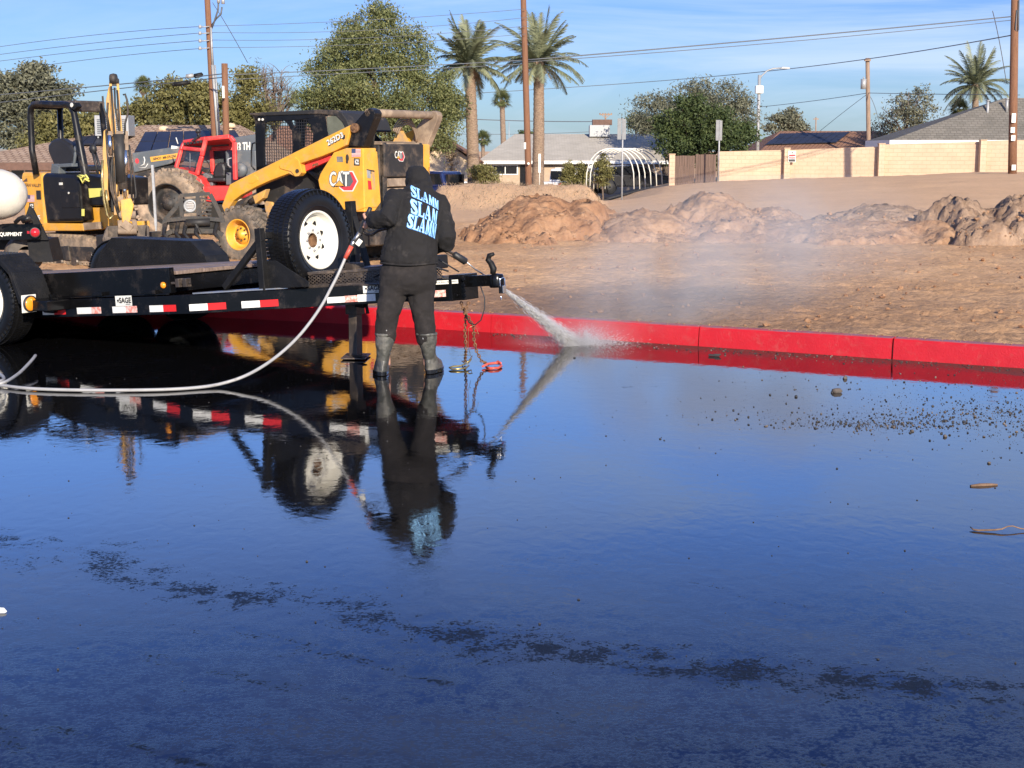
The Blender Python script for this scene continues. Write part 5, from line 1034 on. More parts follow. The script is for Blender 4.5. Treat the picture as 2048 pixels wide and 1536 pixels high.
# tape pieces: along the rail and along the tongue beam
FY = -1.0065
def tape(px0, px1, py0, py1, worn, split=.5):
    a = FT.hit(px0, (py0 + py1) / 2, 1, FY); b = FT.hit(px1, (py0 + py1) / 2, 1, FY); z0, z1 = .238, .292
    for (u0, u1, mt) in ((0, split, 'tapew'), (split, 1, 'tapeworn' if worn else 'taper')):
        mb = MB(); x0 = a.x + (b.x - a.x) * u0; x1 = a.x + (b.x - a.x) * u1; mb.bb((x0, FY - .001, z0), (x1, FY + .001, z1)); o = tb(mb, 'reflective_tape', M[mt], bevel=0)
tape(85, 131, 616, 629, 0); tape(154, 202, 615, 627, 1, .6); tape(225, 274, 612, 625, 1, .55); tape(299, 352, 609, 622, 0, .52)
# tongue beam local frame (near side): line from (2.17,-.98) to (4.12,-.13)
ta = Vector((2.17, -.98, .29)); tb_ = Vector((4.12, -.13, .29)); tdv = (tb_ - ta).normalized(); tn = Vector((tdv.y, -tdv.x, 0)); tn = tn if tn.y < 0 else -tn
def tongue_u(px, py):
    o = FT.I @ CAM; d = FT.I.to_3x3() @ ray(px, py); q0 = ta + tn * .038; t = (q0 - o).dot(tn) / d.dot(tn); q = o + d * t; return (q - q0).dot(tdv), q.z
def tongue_quad(px0, px1, z0, z1, mat, name='reflective_tape', py=608, ext=None):
    u0 = tongue_u(px0, py)[0]; u1 = tongue_u(px1, py)[0]; q0 = ta + tn * .0395; A = q0 + tdv * u0; B_ = q0 + tdv * u1; mb = MB(); A.z = z0; B_.z = z0; mb.quad(A, B_, B_ + Vector((0, 0, z1 - z0)), A + Vector((0, 0, z1 - z0))); o = tb(mb, name, mat, bevel=0); return o, A, B_
for a, b, c, wn in ((378, 415, 452, 0), (483, 520, 557, 0)):
    tongue_quad(a, b, .238, .292, M['tapew']); tongue_quad(b, c, .238, .292, M['taper'])
tongue_quad(655, 690, .238, .285, M['tapew']); tongue_quad(690, 716, .238, .288, M['tapeworn']); tongue_quad(716, 752, .236, .292, M['tapew']); tongue_quad(866, 893, .238, .29, M['tapeworn'])
# stickers with the maker's lettering
def sticker(o_, A, B_, zt, word, small=True):
    mb = MB(); ux = B_ - A; up = Vector((0, 0, zt)); n = ux.cross(up).normalized() * .002
    lettering(mb, word, A + n + ux * .25 + up * .30, ux * .70, up * .50, fat=.0022)
    mb.quad(A + n + ux * .62 + up * .13, A + n + ux * .9 + up * .13, A + n + ux * .9 + up * .19, A + n + ux * .62 + up * .19)
    for k in (0, 1): mb.add([A + n + ux * (.10 + k * .08) + up * (.62 - k * .1), A + n + ux * (.15 + k * .05) + up * .30, A + n + ux * (.20 + k * .05) + up * (.64 + k * .1)], [(0, 1, 2)])
    mb.build('lettering', M['ink'], o_, xf=_piv)
a = FT.hit(231, 602, 1, FY); b = FT.hit(264, 602, 1, FY); mb = MB(); A = Vector((a.x, FY - .0012, .295)); B_ = Vector((b.x, FY - .0012, .295)); mb.quad(A, B_, B_ + Vector((0, 0, .085)), A + Vector((0, 0, .085))); o = tb(mb, 'sticker', M['sticker'], bevel=0); sticker(o, A, B_, .085, 'SAGE')
o, A, B_ = tongue_quad(727, 764, .300, .368, M['sticker'], 'sticker', 590); sticker(o, A, B_, .068, 'SAGE')
o, A, B_ = tongue_quad(868, 917, .335, .365, M['sticker'], 'sticker', 573); mb = MB(); n = (B_ - A).cross(Vector((0, 0, 1))).normalized() * .002; lettering(mb, '2 5/16 BALL REQUIRED', A + n + Vector((0, 0, .008)) + (B_ - A) * .04, (B_ - A) * .92, Vector((0, 0, .015))); mb.build('lettering', M['ink'], o, xf=_piv)
# step plate under the spare on the near tongue beam
mb = MB(); u0 = tongue_u(385, 585)[0]; u1 = tongue_u(575, 580)[0]; q0 = ta + tn * .04
A = q0 + tdv * max(u0, -.0); B_ = q0 + tdv * u1; A.z = B_.z = .372; C_ = ta + tdv * u1 - tn * .20; D_ = ta + tdv * max(u0, 0) - tn * .05; C_.z = D_.z = .372
vs = [A, B_, C_, D_]; vs = [Vector(v) for v in vs] + [v + Vector((0, 0, .010)) for v in vs]; mb.add(vs, [(3, 2, 1, 0), (4, 5, 6, 7), (0, 1, 5, 4), (1, 2, 6, 5), (2, 3, 7, 6), (3, 0, 4, 7)]); tb(mb, 'step_plate', M['steel'], bevel=0)
mb = MB(); p = FT.hit(475, 568, 1, -.99); mb.lathe([(.026, 0), (.026, .012), (.015, .02), (.001, .022)], (1.88, -.982, .452), (0, -1, 0), 20); tb(mb, 'side_marker', M['amber'], bevel=0)
mb = MB(); mb.bb((2.02, -.99, .43), (2.06, -.93, .50)); mb.bb((2.10, -.99, .43), (2.14, -.93, .50)); mb.bb((1.95, -.97, .455), (2.16, -.95, .475)); tb(mb, 'latch', M['brownsteel'])
# spare wheel bracket and upright spare
SX = 2.74
mb = MB()
def zt(px, py, y, x=SX): return FT.hit(px, py, 0, x)
mb.bar((SX, -.74, .36), (SX, -.74, .86), .06, .06); mb.bar((SX, -.70, .80), (SX, -.42, .80), .05, .05); mb.bar((SX + .02, -.74, .78), (SX - .42, -.74, .40), .045, .05)
mb.prism([(SX - .02, .38), (SX + .44, .38), (SX + .44, .42), (SX + .12, .60), (SX - .02, .60)], 1, -.715, -.705)
mb.bar((SX, .44, .36), (SX, .44, 1.04), .07, .07); mb.bar((SX, .44, .80), (SX, .1, .80), .05, .05); mb.bar((SX + .03, .44, .9), (SX + .25, .30, .45), .045, .05); mb.bb((SX - .03, -.70, .36), (SX + .03, .5, .41))
tb(mb, 'spare_bracket', M['blackmat'], bevel=.006)
_sc = FT.hit(619, 481, 0, SX + .06)
spare = trailer_wheel(trl, (_sc.x, _sc.y, _sc.z), (1, 0, 0), r=.415, w=.24, name='spare_wheel', xf=_piv, ri=.228)
tag(spare, 'white spoked spare wheel standing upright on the tongue')
# expanded metal tray on the tongue
mb = MB(); z0, z1 = .372, .475; X0, X1 = 3.0, 3.78; yA, yB = -.50, -.24
def mesh_wall(mb, A, B_, z0, z1, n=16, rows=5, t=.006):
    A = Vector(A); B_ = Vector(B_)
    for k in range(-rows, n):
        for sg in (0, 1):
            pts = []
            u0 = k / n; u1 = (k + rows) / n
            pa, pb = (u0, z0), (u1, z1)
            if sg: pa, pb = (u0, z1), (u1, z0)
            def cl(p, q):
                (a, za), (b, zb) = p, q
                if a < 0: za = za + (zb - za) * (0 - a) / (b - a); a = 0
                if b > 1: zb = za + (zb - za) * (1 - a) / (b - a); b = 1
                return (a, za), (b, zb)
            pa, pb = cl(pa, pb)
            if pb[0] - pa[0] < 1e-3: continue
            P = A.lerp(B_, pa[0]); Q = A.lerp(B_, pb[0]); P = Vector((P.x, P.y, pa[1])); Q = Vector((Q.x, Q.y, pb[1])); mb.bar(P, Q, t * .6, t)
mesh_wall(mb, (X0, yA, 0), (X1, yB, 0), z0, z1, 24, 4); mesh_wall(mb, (X1, yB, 0), (X1, -yB, 0), z0, z1, 12, 4); mesh_wall(mb, (X0, -yA, 0), (X1, -yB, 0), z0, z1, 24, 4); tb(mb, 'mesh_tray', M['brownsteel'], bevel=0)
mb = MB()
for a, b in (((X0, yA), (X1, yB)), ((X1, yB), (X1, -yB)), ((X1, -yB), (X0, -yA)), ((X0, -yA), (X0, yA))):
    for z in (z0, z1): mb.bar((a[0], a[1], z), (b[0], b[1], z), .025, .022)
mb.bb((X0, -.45, .36), (X1 - .05, .45, .372)); mb.bb((X0 + .02, -.2, .38), (X0 + .3, .3, .49)); tb(mb, 'tray_rim', M['brownsteel'])
mb = MB(); mb.bb((X1 - .16, -.1, .44), (X1 + .02, .32, .55)); tb(mb, 'tool_box', M['blackmat'], bevel=.01)
# coupler
mb = MB(); mb.bb((4.08, -.10, .20), (4.22, .10, .40)); mb.bb((4.22, -.055, .30), (4.46, .055, .385))
mb.lathe([(.001, .05), (.055, .04), (.062, 0), (.06, -.05), (.05, -.06)], (4.46, 0, .345), (0, 0, 1), 20)
for z in (.235, .275, .315, .36): mb.cyl((4.225, -.115, z), (4.225, -.10, z), .016, n=8)
for z in (.24, .36): mb.cyl((4.15, -.125, z), (4.15, -.10, z), .02, n=8)
cp = tb(mb, 'coupler', M['blackwet'], bevel=.005)
mb = MB(); mb.tube([(4.43, 0, .39), (4.44, 0, .43), (4.42, 0, .475), (4.395, 0, .50), (4.41, 0, .535), (4.45, .0, .545)], [.022, .026, .024, .022, .02, .014], 10); mb.build('latch_handle', M['blackmat'], cp, xf=_piv)
mb = MB(); mb.bb((4.50, -.04, .24), (4.54, .01, .30)); mb.tube([(4.51, -.03, .30), (4.51, -.03, .35), (4.53, -.01, .36), (4.535, 0, .35), (4.535, 0, .30)], .006, 6); mb.cyl((4.515, -.035, .22), (4.515, -.035, .19), .006, n=6); mb.build('padlock', M['chrome'], cp, xf=_piv, bevel=.004)
for z in (.27, .35): mb = MB(); mb.cyl((4.12, -.135, z), (4.12, -.10, z), .022, n=6); mb.build('bolt', M['steel'], cp, xf=_piv)
# cables on the tongue
mb = MB(); mb.tube([(3.55, -.36, .42), (3.75, -.31, .50), (3.95, -.22, .50), (4.1, -.12, .43)], .007, 6); mb.tube([(3.6, -.3, .47), (3.8, -.24, .56), (4.0, -.16, .55), (4.15, -.05, .42)], .006, 6); tb(mb, 'tongue_wiring', M['ink'], bevel=0)
mb = MB(); mb.tube([(3.62, -.345, .42), (3.78, -.30, .47), (3.86, -.27, .485)], [.018, .016, .012], 8); tb(mb, 'plug', M['steel'], bevel=0)
# jack standing on the asphalt
jx, jy = TL - 1.17, -.16
mb = MB(); mb.bb((jx - .05, jy - .05, .40), (jx + .05, jy + .05, .75)); mb.bar((jx, jy, .78), (jx, jy, .36), .115, .115); mb.build('jack_housing', M['brownsteel'], trl, bevel=.006)
mb = MB(); mb.bar((jx, jy, .40), (jx, jy, .015), .08, .08); mb.bb((jx - .042, jy - .044, .385), (jx + .042, jy + .044, .395)); jl = mb.build('jack_leg', M['brownsteel'], trl, bevel=.005)
mb = MB(); mb.box((jx, jy, .014), (.20, .30, .012), Matrix.Rotation(.5, 3, 'Z')); mb.bar((jx - .1, jy + .02, .02), (jx + .17, jy - .10, .035), .045, .012); mb.build('foot_plate', M['brownsteel'], jl, bevel=.003)
mb = MB(); mb.bar((jx + .05, jy - .03, .45), (jx + .15, jy - .06, .45), .06, .05); mb.cyl((jx + .16, jy - .06, .45), (jx + .18, jy - .065, .38), .014, n=8); mb.cyl((jx + .12, jy - .06, .45), (jx + .17, jy - .06, .47), .02, n=8); mb.build('jack_gear', M['blackmat'], trl, bevel=.004)
# safety chains, their hooks, breakaway cable
def chain(name, pts, mat, n, link=.030, r=.0048, label=None):
    P = [Vector(p) for p in pts]; cum = [0]
    for a, b in zip(P[:-1], P[1:]): cum.append(cum[-1] + (b - a).length)
    def ev(t):
        t *= cum[-1]
        for i in range(len(P) - 1):
            if t <= cum[i + 1] + 1e-9: return P[i].lerp(P[i + 1], (t - cum[i]) / (cum[i + 1] - cum[i])), (P[i + 1] - P[i]).normalized()
        return P[-1], (P[-1] - P[-2]).normalized()
    n = int(cum[-1] / (link * .74)); mb = MB()
    for k in range(n):
        c, d = ev((k + .5) / n); u = d.orthogonal().normalized(); w_ = d.cross(u)
        if k % 2: u, w_ = w_, u
        loop = [c + d * (cos(a) * link * .5) + u * (sin(a) * link * .34) for a in [2 * pi * j / 8 for j in range(8)]]; mb.tube(loop, r, 5, closed=True)
    return mb.build(name, mat, trl)
def tw(px, py, D): return FT0.I @ at(px, py, D)
g1 = gnd(930, 728); g2 = gnd(968, 732)
chain('safety_chain', [tw(922, 604, 11.6), tw(931, 630, 11.55), tw(930, 668, 11.53), tw(932, 700, 11.5), FT0.I @ (g1 + Vector((.0, 0, .02)))], M['rust'], 0)
chain('safety_chain', [tw(938, 604, 11.55), tw(930, 622, 11.5), tw(940, 640, 11.5), tw(947, 655, 11.48), tw(948, 680, 11.46), tw(953, 702, 11.45), tw(963, 722, 11.45), FT0.I @ (g2 + Vector((.04, 0, .012)))], M['rust'], 0)
mb = MB(); c = gnd(920, 733); L0 = FT0.I
def gq(px, py, z): return L0 @ gnd(px, py, z)
mb.tube([gq(935, 722, .045), gq(930, 728, .03), gq(920, 732, .022), gq(906, 733, .018), gq(899, 735, .015), gq(903, 738, .012), gq(918, 738, .012), gq(932, 736, .014), gq(938, 731, .02)], [.005, .006, .008, .008, .007, .007, .008, .007, .005], 8)
mb.tube([gq(924, 722, .02), gq(930, 727, .03), gq(938, 722, .05), gq(944, 712, .07), gq(942, 720, .04), gq(934, 729, .03)], .005, 6); mb.build('chain_hook', M['goldsteel'], trl)
mb = MB(); mb.tube([gq(965, 733, .015), gq(975, 728, .022), gq(990, 726, .02), gq(1000, 727, .018), gq(1003, 732, .012), gq(996, 736, .012), gq(982, 737, .012), gq(972, 734, .014)], [.008, .010, .011, .010, .009, .010, .011, .008], 8); mb.tube([gq(990, 726, .02), gq(996, 722, .034), gq(1002, 726, .03)], .006, 6); tag(mb.build('chain_hook', M['hookred'], trl), 'orange red grab hook lying on the wet asphalt')
mb = MB(); mb.tube([tw(961, 572, 11.4), tw(969, 595, 11.4), tw(969, 618, 11.4), tw(962, 640, 11.4), tw(950, 650, 11.42), tw(938, 645, 11.45), tw(932, 630, 11.5)], .0055, 6); mb.build('breakaway_cable', M['ink'], trl)
mb = MB(); mb.tube([tw(950, 650, 11.4), tw(937, 656, 11.4), tw(936, 690, 11.4), tw(941, 712, 11.4)], .0018, 4); mb.tube([tw(950, 650, 11.4), tw(957, 668, 11.4), tw(950, 664, 11.4), tw(948, 672, 11.4)], .0018, 4); mb.build('hook_wire', M['goldsteel'], trl)
# ================================================================== WATER TANK TRAILER behind, cut by the left edge
wt = Frame(gnd(-95, 520, .12), TA + R(4)); D0 = wt.loc.y
wtr = fthing('tank_trailer', wt, 'cream plastic water tank on a black trailer frame with a red tail lamp', 'tank trailer')
def W_(px, py, D=17.4): return wt.I @ at(px, py, D)
DT = 17.4; sT = FPX / DT
mb = MB(); c = W_(-44, 388); rr = 112 / sT; hh = 52 / sT; axv = Vector((1, 0, 0)); prof_ = [(.001, rr), (hh * .35, rr * .985), (hh * .65, rr * .90), (hh * .85, rr * .74), (hh * .95, rr * .55), (hh, rr * .3), (hh, -rr * 2)]
mb.lathe(prof_, c, axv, 40); mb.build('tank', M['tank'], wtr)
mb = MB(); a = W_(20, 432, 17.2); mb.bb((a.x - .08, a.y - .5, a.z - .12), (a.x + .02, a.y - .38, a.z + .03)); mb.build('tank_foot', M['tank'], wtr, bevel=.02)
mb = MB(); A = W_(-120, 466, 17.2); B_ = W_(84, 466, 17.2); zt_ = 30 / sT
FB = [W_(x, y, 17.2) for x, y in ((-120, 451), (80, 449), (80, 478), (-120, 481))]
def slab(mb, pts, th, mat=0):
    P = [Vector(p) for p in pts]; n = (P[1] - P[0]).cross(P[2] - P[0]).normalized(); k = len(P); vs = P + [p - n * th for p in P] if (n.dot(wt.I @ CAM - P[0]) > 0) else P + [p + n * th for p in P]
    mb.add(vs, [tuple(range(k)), tuple(range(2 * k - 1, k - 1, -1))] + [(i, (i + 1) % k, k + (i + 1) % k, k + i) for i in range(k)], mat)
slab(mb, FB, .07); mb.build('rear_beam', M['blackwet'], wtr, bevel=.004)
mb = MB(); slab(mb, [W_(x, y, 17.25) for x, y in ((58, 412), (66, 420), (96, 480), (54, 480), (48, 440))], .05); slab(mb, [W_(x, y, 17.3) for x, y in ((54, 478), (96, 478), (107, 524), (60, 524))], .4); mb.build('strut', M['blackmat'], wtr)
mb = MB(); slab(mb, [W_(x, y, 17.6) for x, y in ((-100, 478), (76, 478), (72, 500), (-100, 500))], .5); mb.build('chassis', M['blackmat'], wtr)
mb = MB(); lettering(mb, 'E EQUIPMENT', W_(-12, 473.5, 17.19), W_(44, 473, 17.19) - W_(-12, 473.5, 17.19), W_(-12, 465, 17.19) - W_(-12, 473.5, 17.19), fat=.002); mb.build('lettering', M['sticker'], wtr)
q = W_(70, 465, 17.16); nrm = (wt.I @ CAM - q).normalized(); mb = MB(); mb.lathe([(.05, 0), (.05, .03), (.001, .035)], q, nrm, 20); mb.box(q + Vector((-.07, 0, 0)), (.07, .04, .03)); mb.build('tail_lamp', M['redlens'], wtr); mb = MB(); mb.lathe([(.05, 0), (.062, .0), (.062, .025), (.05, .025)], q, nrm, 20); mb.build('lamp_ring', M['ink'], wtr)
mb = MB(); q = W_(48, 505, 17.5); mb.lathe([(.1, -.12), (.19, -.13), (.21, -.1), (.21, .1), (.19, .13), (.1, .12)], q + Vector((0, 0, -.02)), wt.I.to_3x3() @ Vector((.5, -.85, 0)), 28); mb.build('wheel', M['rubber_g'], wtr)
mb = MB(); mb.tube([W_(30, 446, 17.1), W_(38, 438, 17.1), W_(46, 434, 17.1), W_(58, 436, 17.1), W_(62, 446, 17.1)], .025, 8); mb.cyl(W_(44, 442, 17.05), W_(62, 434, 17.05), .035); mb.bb(tuple(W_(3, 452, 17.1)), tuple(W_(34, 446, 17.3))); mb.build('valve', M['black'], wtr)
# ================================================================== SKID STEER LOADER
YAWS = R(150); _w = gnd(490, 523, .12); _l = Matrix.Rotation(YAWS, 3, 'Z') @ Vector((.60, .80, 0))
FS = Frame((_w.x - _l.x, _w.y - _l.y, .10), YAWS); FS.loc = Vector((_w.x - _l.x, _w.y - _l.y, .10))
ss = fthing('skid_steer', FS, 'yellow and black skid steer loader with raised arm mesh cab and dusty tyres', 'skid steer')
def side(fr, mb, pts, y0, y1, mat=0):                   # outline traced on plane y=y0, extruded to y1
    mb.prism(fr.xz(pts, y0), 1, min(y0, y1), max(y0, y1), mat); return mb
def rear(fr, mb, pts, x0, x1, mat=0):
    mb.prism(fr.yz(pts, x0), 0, min(x0, x1), max(x0, x1), mat); return mb
YP = .86
corner = FS.hit(726, 296, 1, YP); XR = corner.x
panel = [(692, 296), (726, 296), (729, 416), (708, 424), (707, 418), (681, 420), (674, 410), (665, 401), (655, 392), (642, 385), (638, 372), (636, 360), (640, 348), (646, 338), (667, 305)]
mb = MB(); side(FS, mb, panel, YP, YP - .30); mb.build('tower_panel', M['yellow'], ss, bevel=.012)
mb = MB(); rear(FS, mb, [(728, 297), (755, 303), (762, 405), (750, 422), (729, 424)], XR + .002, XR + .22)
# tail-light recess frame
tp = mb.build('rear_post', M['yellow'], ss, bevel=.012)
mb = MB(); rear(FS, mb, [(733, 338), (749, 341), (752, 382), (737, 380)], XR - .004, XR + .01); mb.build('lamp_recess', M['ink'], tp)
mb = MB(); rear(FS, mb, [(734, 340), (741, 342), (742, 357), (735, 356)], XR - .010, XR - .002); mb.build('clear_lamp', M['galv'], tp); mb = MB(); rear(FS, mb, [(736, 361), (742, 362), (744, 379), (737, 379)], XR - .010, XR - .002); mb.build('tail_lamp', M['redlens'], tp)
mb = MB(); rear(FS, mb, [(743, 343), (749, 344), (751, 380), (745, 379)], XR - .008, XR - .002); mb.build('latch_plate', M['yellow_d'], tp)
YM = -.76
mb = MB(); a = FS.hit(846, 330, 0, XR); mb.bb((XR, YM, .55), (XR + .3, YM + .18, FS.hit(838, 288, 0, XR).z)); mb.bb((XR, YM, .5), (XR + .5, YM + .06, 1.35)); mb.build('rear_post', M['yellow'], ss, bevel=.012)
zd0, zd1 = FS.hit(760, 285, 0, XR).z, .52
y1 = FS.hit(763, 330, 0, XR).y; y0 = YM + .185
mb = MB(); mb.bb((XR + .04, y0, zd1), (XR + .9, y1, zd0 - .03)); mb.build('engine_box', M['black_d'], ss, bevel=.02)
mb = MB(); dh = zd0 - zd1; mb.bb((XR - .03, y0 + .02, zd0 - dh * .40), (XR + .04, y1 - .03, zd0 - .02)); mb.bb((XR - .01, y0 + .02, zd1), (XR + .03, y0 + .09, zd0)); mb.bb((XR - .012, y1 - .12, zd1), (XR + .03, y1 - .03, zd0)); dr = mb.build('engine_door', M['black_d'], ss, bevel=.015)
mb = MB()
for i in range(4): z = zd0 - dh * .40 - .02 - i * dh * .115; mb.add([(XR + .0, y0 + .09, z), (XR + .0, y1 - .12, z), (XR - .05, y1 - .12, z - dh * .09), (XR - .05, y0 + .09, z - dh * .09), (XR + .03, y0 + .09, z), (XR + .03, y1 - .12, z), (XR + .0, y1 - .12, z - dh * .10), (XR + .0, y0 + .09, z - dh * .10)], [(0, 1, 2, 3), (3, 2, 6, 7), (4, 7, 6, 5), (0, 4, 5, 1), (0, 3, 7, 4), (1, 5, 6, 2)])
mb.build('louvres', M['dustbrown'], dr)
# top of engine compartment with slots
mb = MB(); mb.bb((XR + .0, y0, zd0 - .03), (XR + .75, y1, zd0))
for i in range(6): mb.bb((XR + .06 + i * .11, y0 + .08, zd0 + .001), (XR + .09 + i * .11, y1 - .08, zd0 + .016))
mb.build('engine_cover', M['dustbrown'], ss, bevel=.01)
# rear bumper and belly
mb = MB(); mb.bb((XR - .02, -.62, .30), (XR + .1, .62, .50)); mb.prism([(XR + .1, .28), (.75, .24), (.95, .45), (.80, .75), (XR + .1, .75)], 1, -.55, .55); mb.build('chassis', M['black_d'], ss, bevel=.02)
mb = MB(); side(FS, mb, [(511, 372), (604, 330), (648, 345), (640, 385), (600, 400), (560, 440), (545, 418), (523, 400), (512, 385)], .56, .50); side(FS, mb, [(600, 326), (690, 300), (700, 400), (640, 400)], .56, .50); mb.build('side_plate', M['black_d'], ss, bevel=.01)
mb = MB(); side(FS, mb, [(528, 402), (543, 404), (550, 420), (562, 440), (552, 452), (536, 440), (530, 420)], .60, .30); side(FS, mb, [(505, 392), (532, 378), (526, 396), (510, 408)], .80, .70); mb.build('front_bracket', M['yellow_d'], ss, bevel=.01)
# arms
armL = [(703, 248.5), (693, 290), (667, 303), (642, 313), (600, 327), (603, 346), (597, 352), (589, 353), (583, 350), (577, 347), (540, 361), (511, 374), (480, 391), (466, 402), (450, 427), (443, 412), (459, 369), (480, 358), (600, 299)]
mb = MB(); side(FS, mb, armL, YP + .015, YP - .10); la = mb.build('lift_arm', M['yellow'], ss, bevel=.012)
xzA = FS.xz(armL, YP + .015); mb = MB(); mb.prism([(x, z) for x, z in xzA], 1, -YP - .015, -YP + .10); mb.build('lift_arm', M['yellow'], ss, bevel=.012)
mb = MB(); side(FS, mb, [(574, 323), (590, 314), (597, 320), (604, 344), (597, 352), (590, 353), (582, 343), (560, 337), (558, 331)], YP + .030, YP + .014); mb.build('arm_bracket', M['yellow'], la, bevel=.004); mb = MB(); side(FS, mb, [(500, 354), (508, 350), (515, 354), (516, 360), (505, 367), (497, 366)], YP + .022, YP + .014); mb.build('arm_boss', M['yellow'], la, bevel=.004)
q = FS.hit(595, 342, 1, YP + .03); mb = MB(); mb.cyl(q, q + Vector((0, .012, 0)), .028, n=14); mb.build('pivot_pin', M['brownsteel'], la)
link = [(732, 219), (738, 216), (746, 219), (750, 226), (748, 237), (726, 294), (693, 291), (706, 249)]
mb = MB(); side(FS, mb, link, YP - .03, YP - .20); lk = mb.build('rear_link', M['black'], ss, bevel=.012); xzL = FS.xz(link, YP - .03)
mb = MB(); q = FS.hit(712, 256, 1, YP - .03); mb.cyl(q, q + Vector((0, .05, 0)), .062, n=18); mb.cyl(q + Vector((0, .05, 0)), q + Vector((0, .07, 0)), .025, n=12); mb.build('pivot_hub', M['rust'], lk)
mb = MB(); mb.prism(xzL, 1, -YP + .03, -YP + .16); mb.build('rear_link', M['dustbrown'], ss, bevel=.012)
q = FS.hit(741, 226, 1, YP - .1); mb = MB(); mb.cyl((q.x, YP - .03, q.z), (q.x, -YP + .0, q.z), .055, n=14); mb.bb((q.x - .03, -YP + .05, q.z - .05), (q.x + .05, YP - .1, q.z + .05)); mb.build('cross_tube', M['dustbrown'], ss, bevel=.01)
# arched hoses at the far rear corner
mb = MB()
for k in range(4):
    r = .24 + k * .028; cy_ = -.40; cx_ = XR + .15 + k * .01; mb.tube([(cx_, cy_ - r * cos(a), zd0 + .0 + .02 + r * 1.0 * sin(a)) for a in np.linspace(.0, pi * .86, 14)], .012, 7)
mb.build('hose_arch', M['dustbrown'], ss)
mb = MB(); mb.prism([(-.66, zd0 - .05), (-.20, zd0 - .05), (-.40, zd0 + .22)], 0, XR + .24, XR + .28); mb.build('hose_guard', M['yellow_d'], ss)
mb = MB()
for k in range(4): mb.tube([FS.hit(736 + k * 3, 296, 1, .52), FS.hit(742 + k * 2, 272, 1, .52), FS.hit(740 + k * 2, 245, 1, .55), FS.hit(733 + k, 230, 1, .6)], .016, 6)
mb.build('hydraulic_hose', M['black_d'], ss)
# red prop strut and cylinder
a = FS.hit(604, 339, 1, .74); b = FS.hit(664, 312, 1, .74); mb = MB(); mb.bar(a, b, .07, .10); mb.build('safety_strut', M['red'], ss, bevel=.01)
mb = MB(); mb.cyl(FS.hit(612, 336, 1, .64), FS.hit(672, 385, 1, .64), .035); mb.cyl(FS.hit(640, 356, 1, .64), FS.hit(680, 395, 1, .64), .055); mb.build('lift_cylinder', M['black'], ss)
mb = MB(); mb.cyl(FS.hit(505, 392, 1, .74), FS.hit(470, 425, 1, .74), .03); mb.cyl(FS.hit(530, 386, 1, .74), FS.hit(500, 405, 1, .74), .045); mb.build('tilt_cylinder', M['black_d'], ss)
# wheels
def loader_wheel(fr, parent, c, r, w, ri, face, rimmat, tymat, lugs=22, ang=.5, deep=.12, lug=.03):
    e = bpy.data.objects.new('wheel', None); COL.objects.link(e); e.parent = parent; c = Vector(c); ax = Vector((0, face, 0)); mb = MB()
    mb.lathe([(ri, -w*.42), (ri + .02, -w*.48), (ri + (r-ri)*.55, -w*.52), (r - .05, -w*.48), (r - lug, -w*.40), (r - lug, w*.40), (r - .05, w*.48), (ri + (r-ri)*.55, w*.52), (ri + .02, w*.48), (ri, w*.42)], c, ax, 48)
    u = Vector((1, 0, 0)); v = Vector((0, 0, 1))
    for s in (-1, 1):
        for j in range(lugs):
            a = 2 * pi * (j + (s > 0) * .5) / lugs; d = u * cos(a) + v * sin(a); t = ax.cross(d); M3 = Matrix((d, t, ax)).transposed() @ Matrix.Rotation(s * ang, 3, 'X'); mb.box(c + d * (r - lug * .6) + ax * s * w * .27, (lug * 1.3, .05, w * .52), M3)
            mb.box(c + d * (r - .055) + ax * s * w * .495, (.07, .035, w * .05), Matrix((d, t, ax)).transposed())
    mb.build('tyre', M[tymat], e)
    mb = MB(); h = w / 2; mb.lathe([(ri + .01, h * .9), (ri, h * .95), (ri - .012, h * .85), (ri - .03, h * .2), (ri - .05, h * .9 - deep * 1.2), (ri * .62, h * .9 - deep), (ri * .52, h * .9 - deep * .7), (ri * .30, h * .9 - deep * .7), (ri * .28, h * .9 - deep * .3), (.001, h * .9 - deep * .25)], c, ax, 40); mb.lathe([(ri - .01, h * .8), (ri, -h * .9)], c, ax, 30)
    rm = mb.build('rim', M[rimmat], e); mb = MB()
    for j in range(8): a = 2 * pi * j / 8; d = u * cos(a) + v * sin(a); q = c + d * ri * .42 + ax * (h * .9 - deep * .7); mb.cyl(q, q + ax * .02, .012, n=6)
    mb.build('lug_nuts', M['brownsteel'], rm); return e
for x, s in ((.60, 1), (.60, -1), (-.55, 1), (-.55, -1)): loader_wheel(FS, ss, (x, s * .80, .405), .405, .31, .21, s, 'yellow', 'rubber_g')
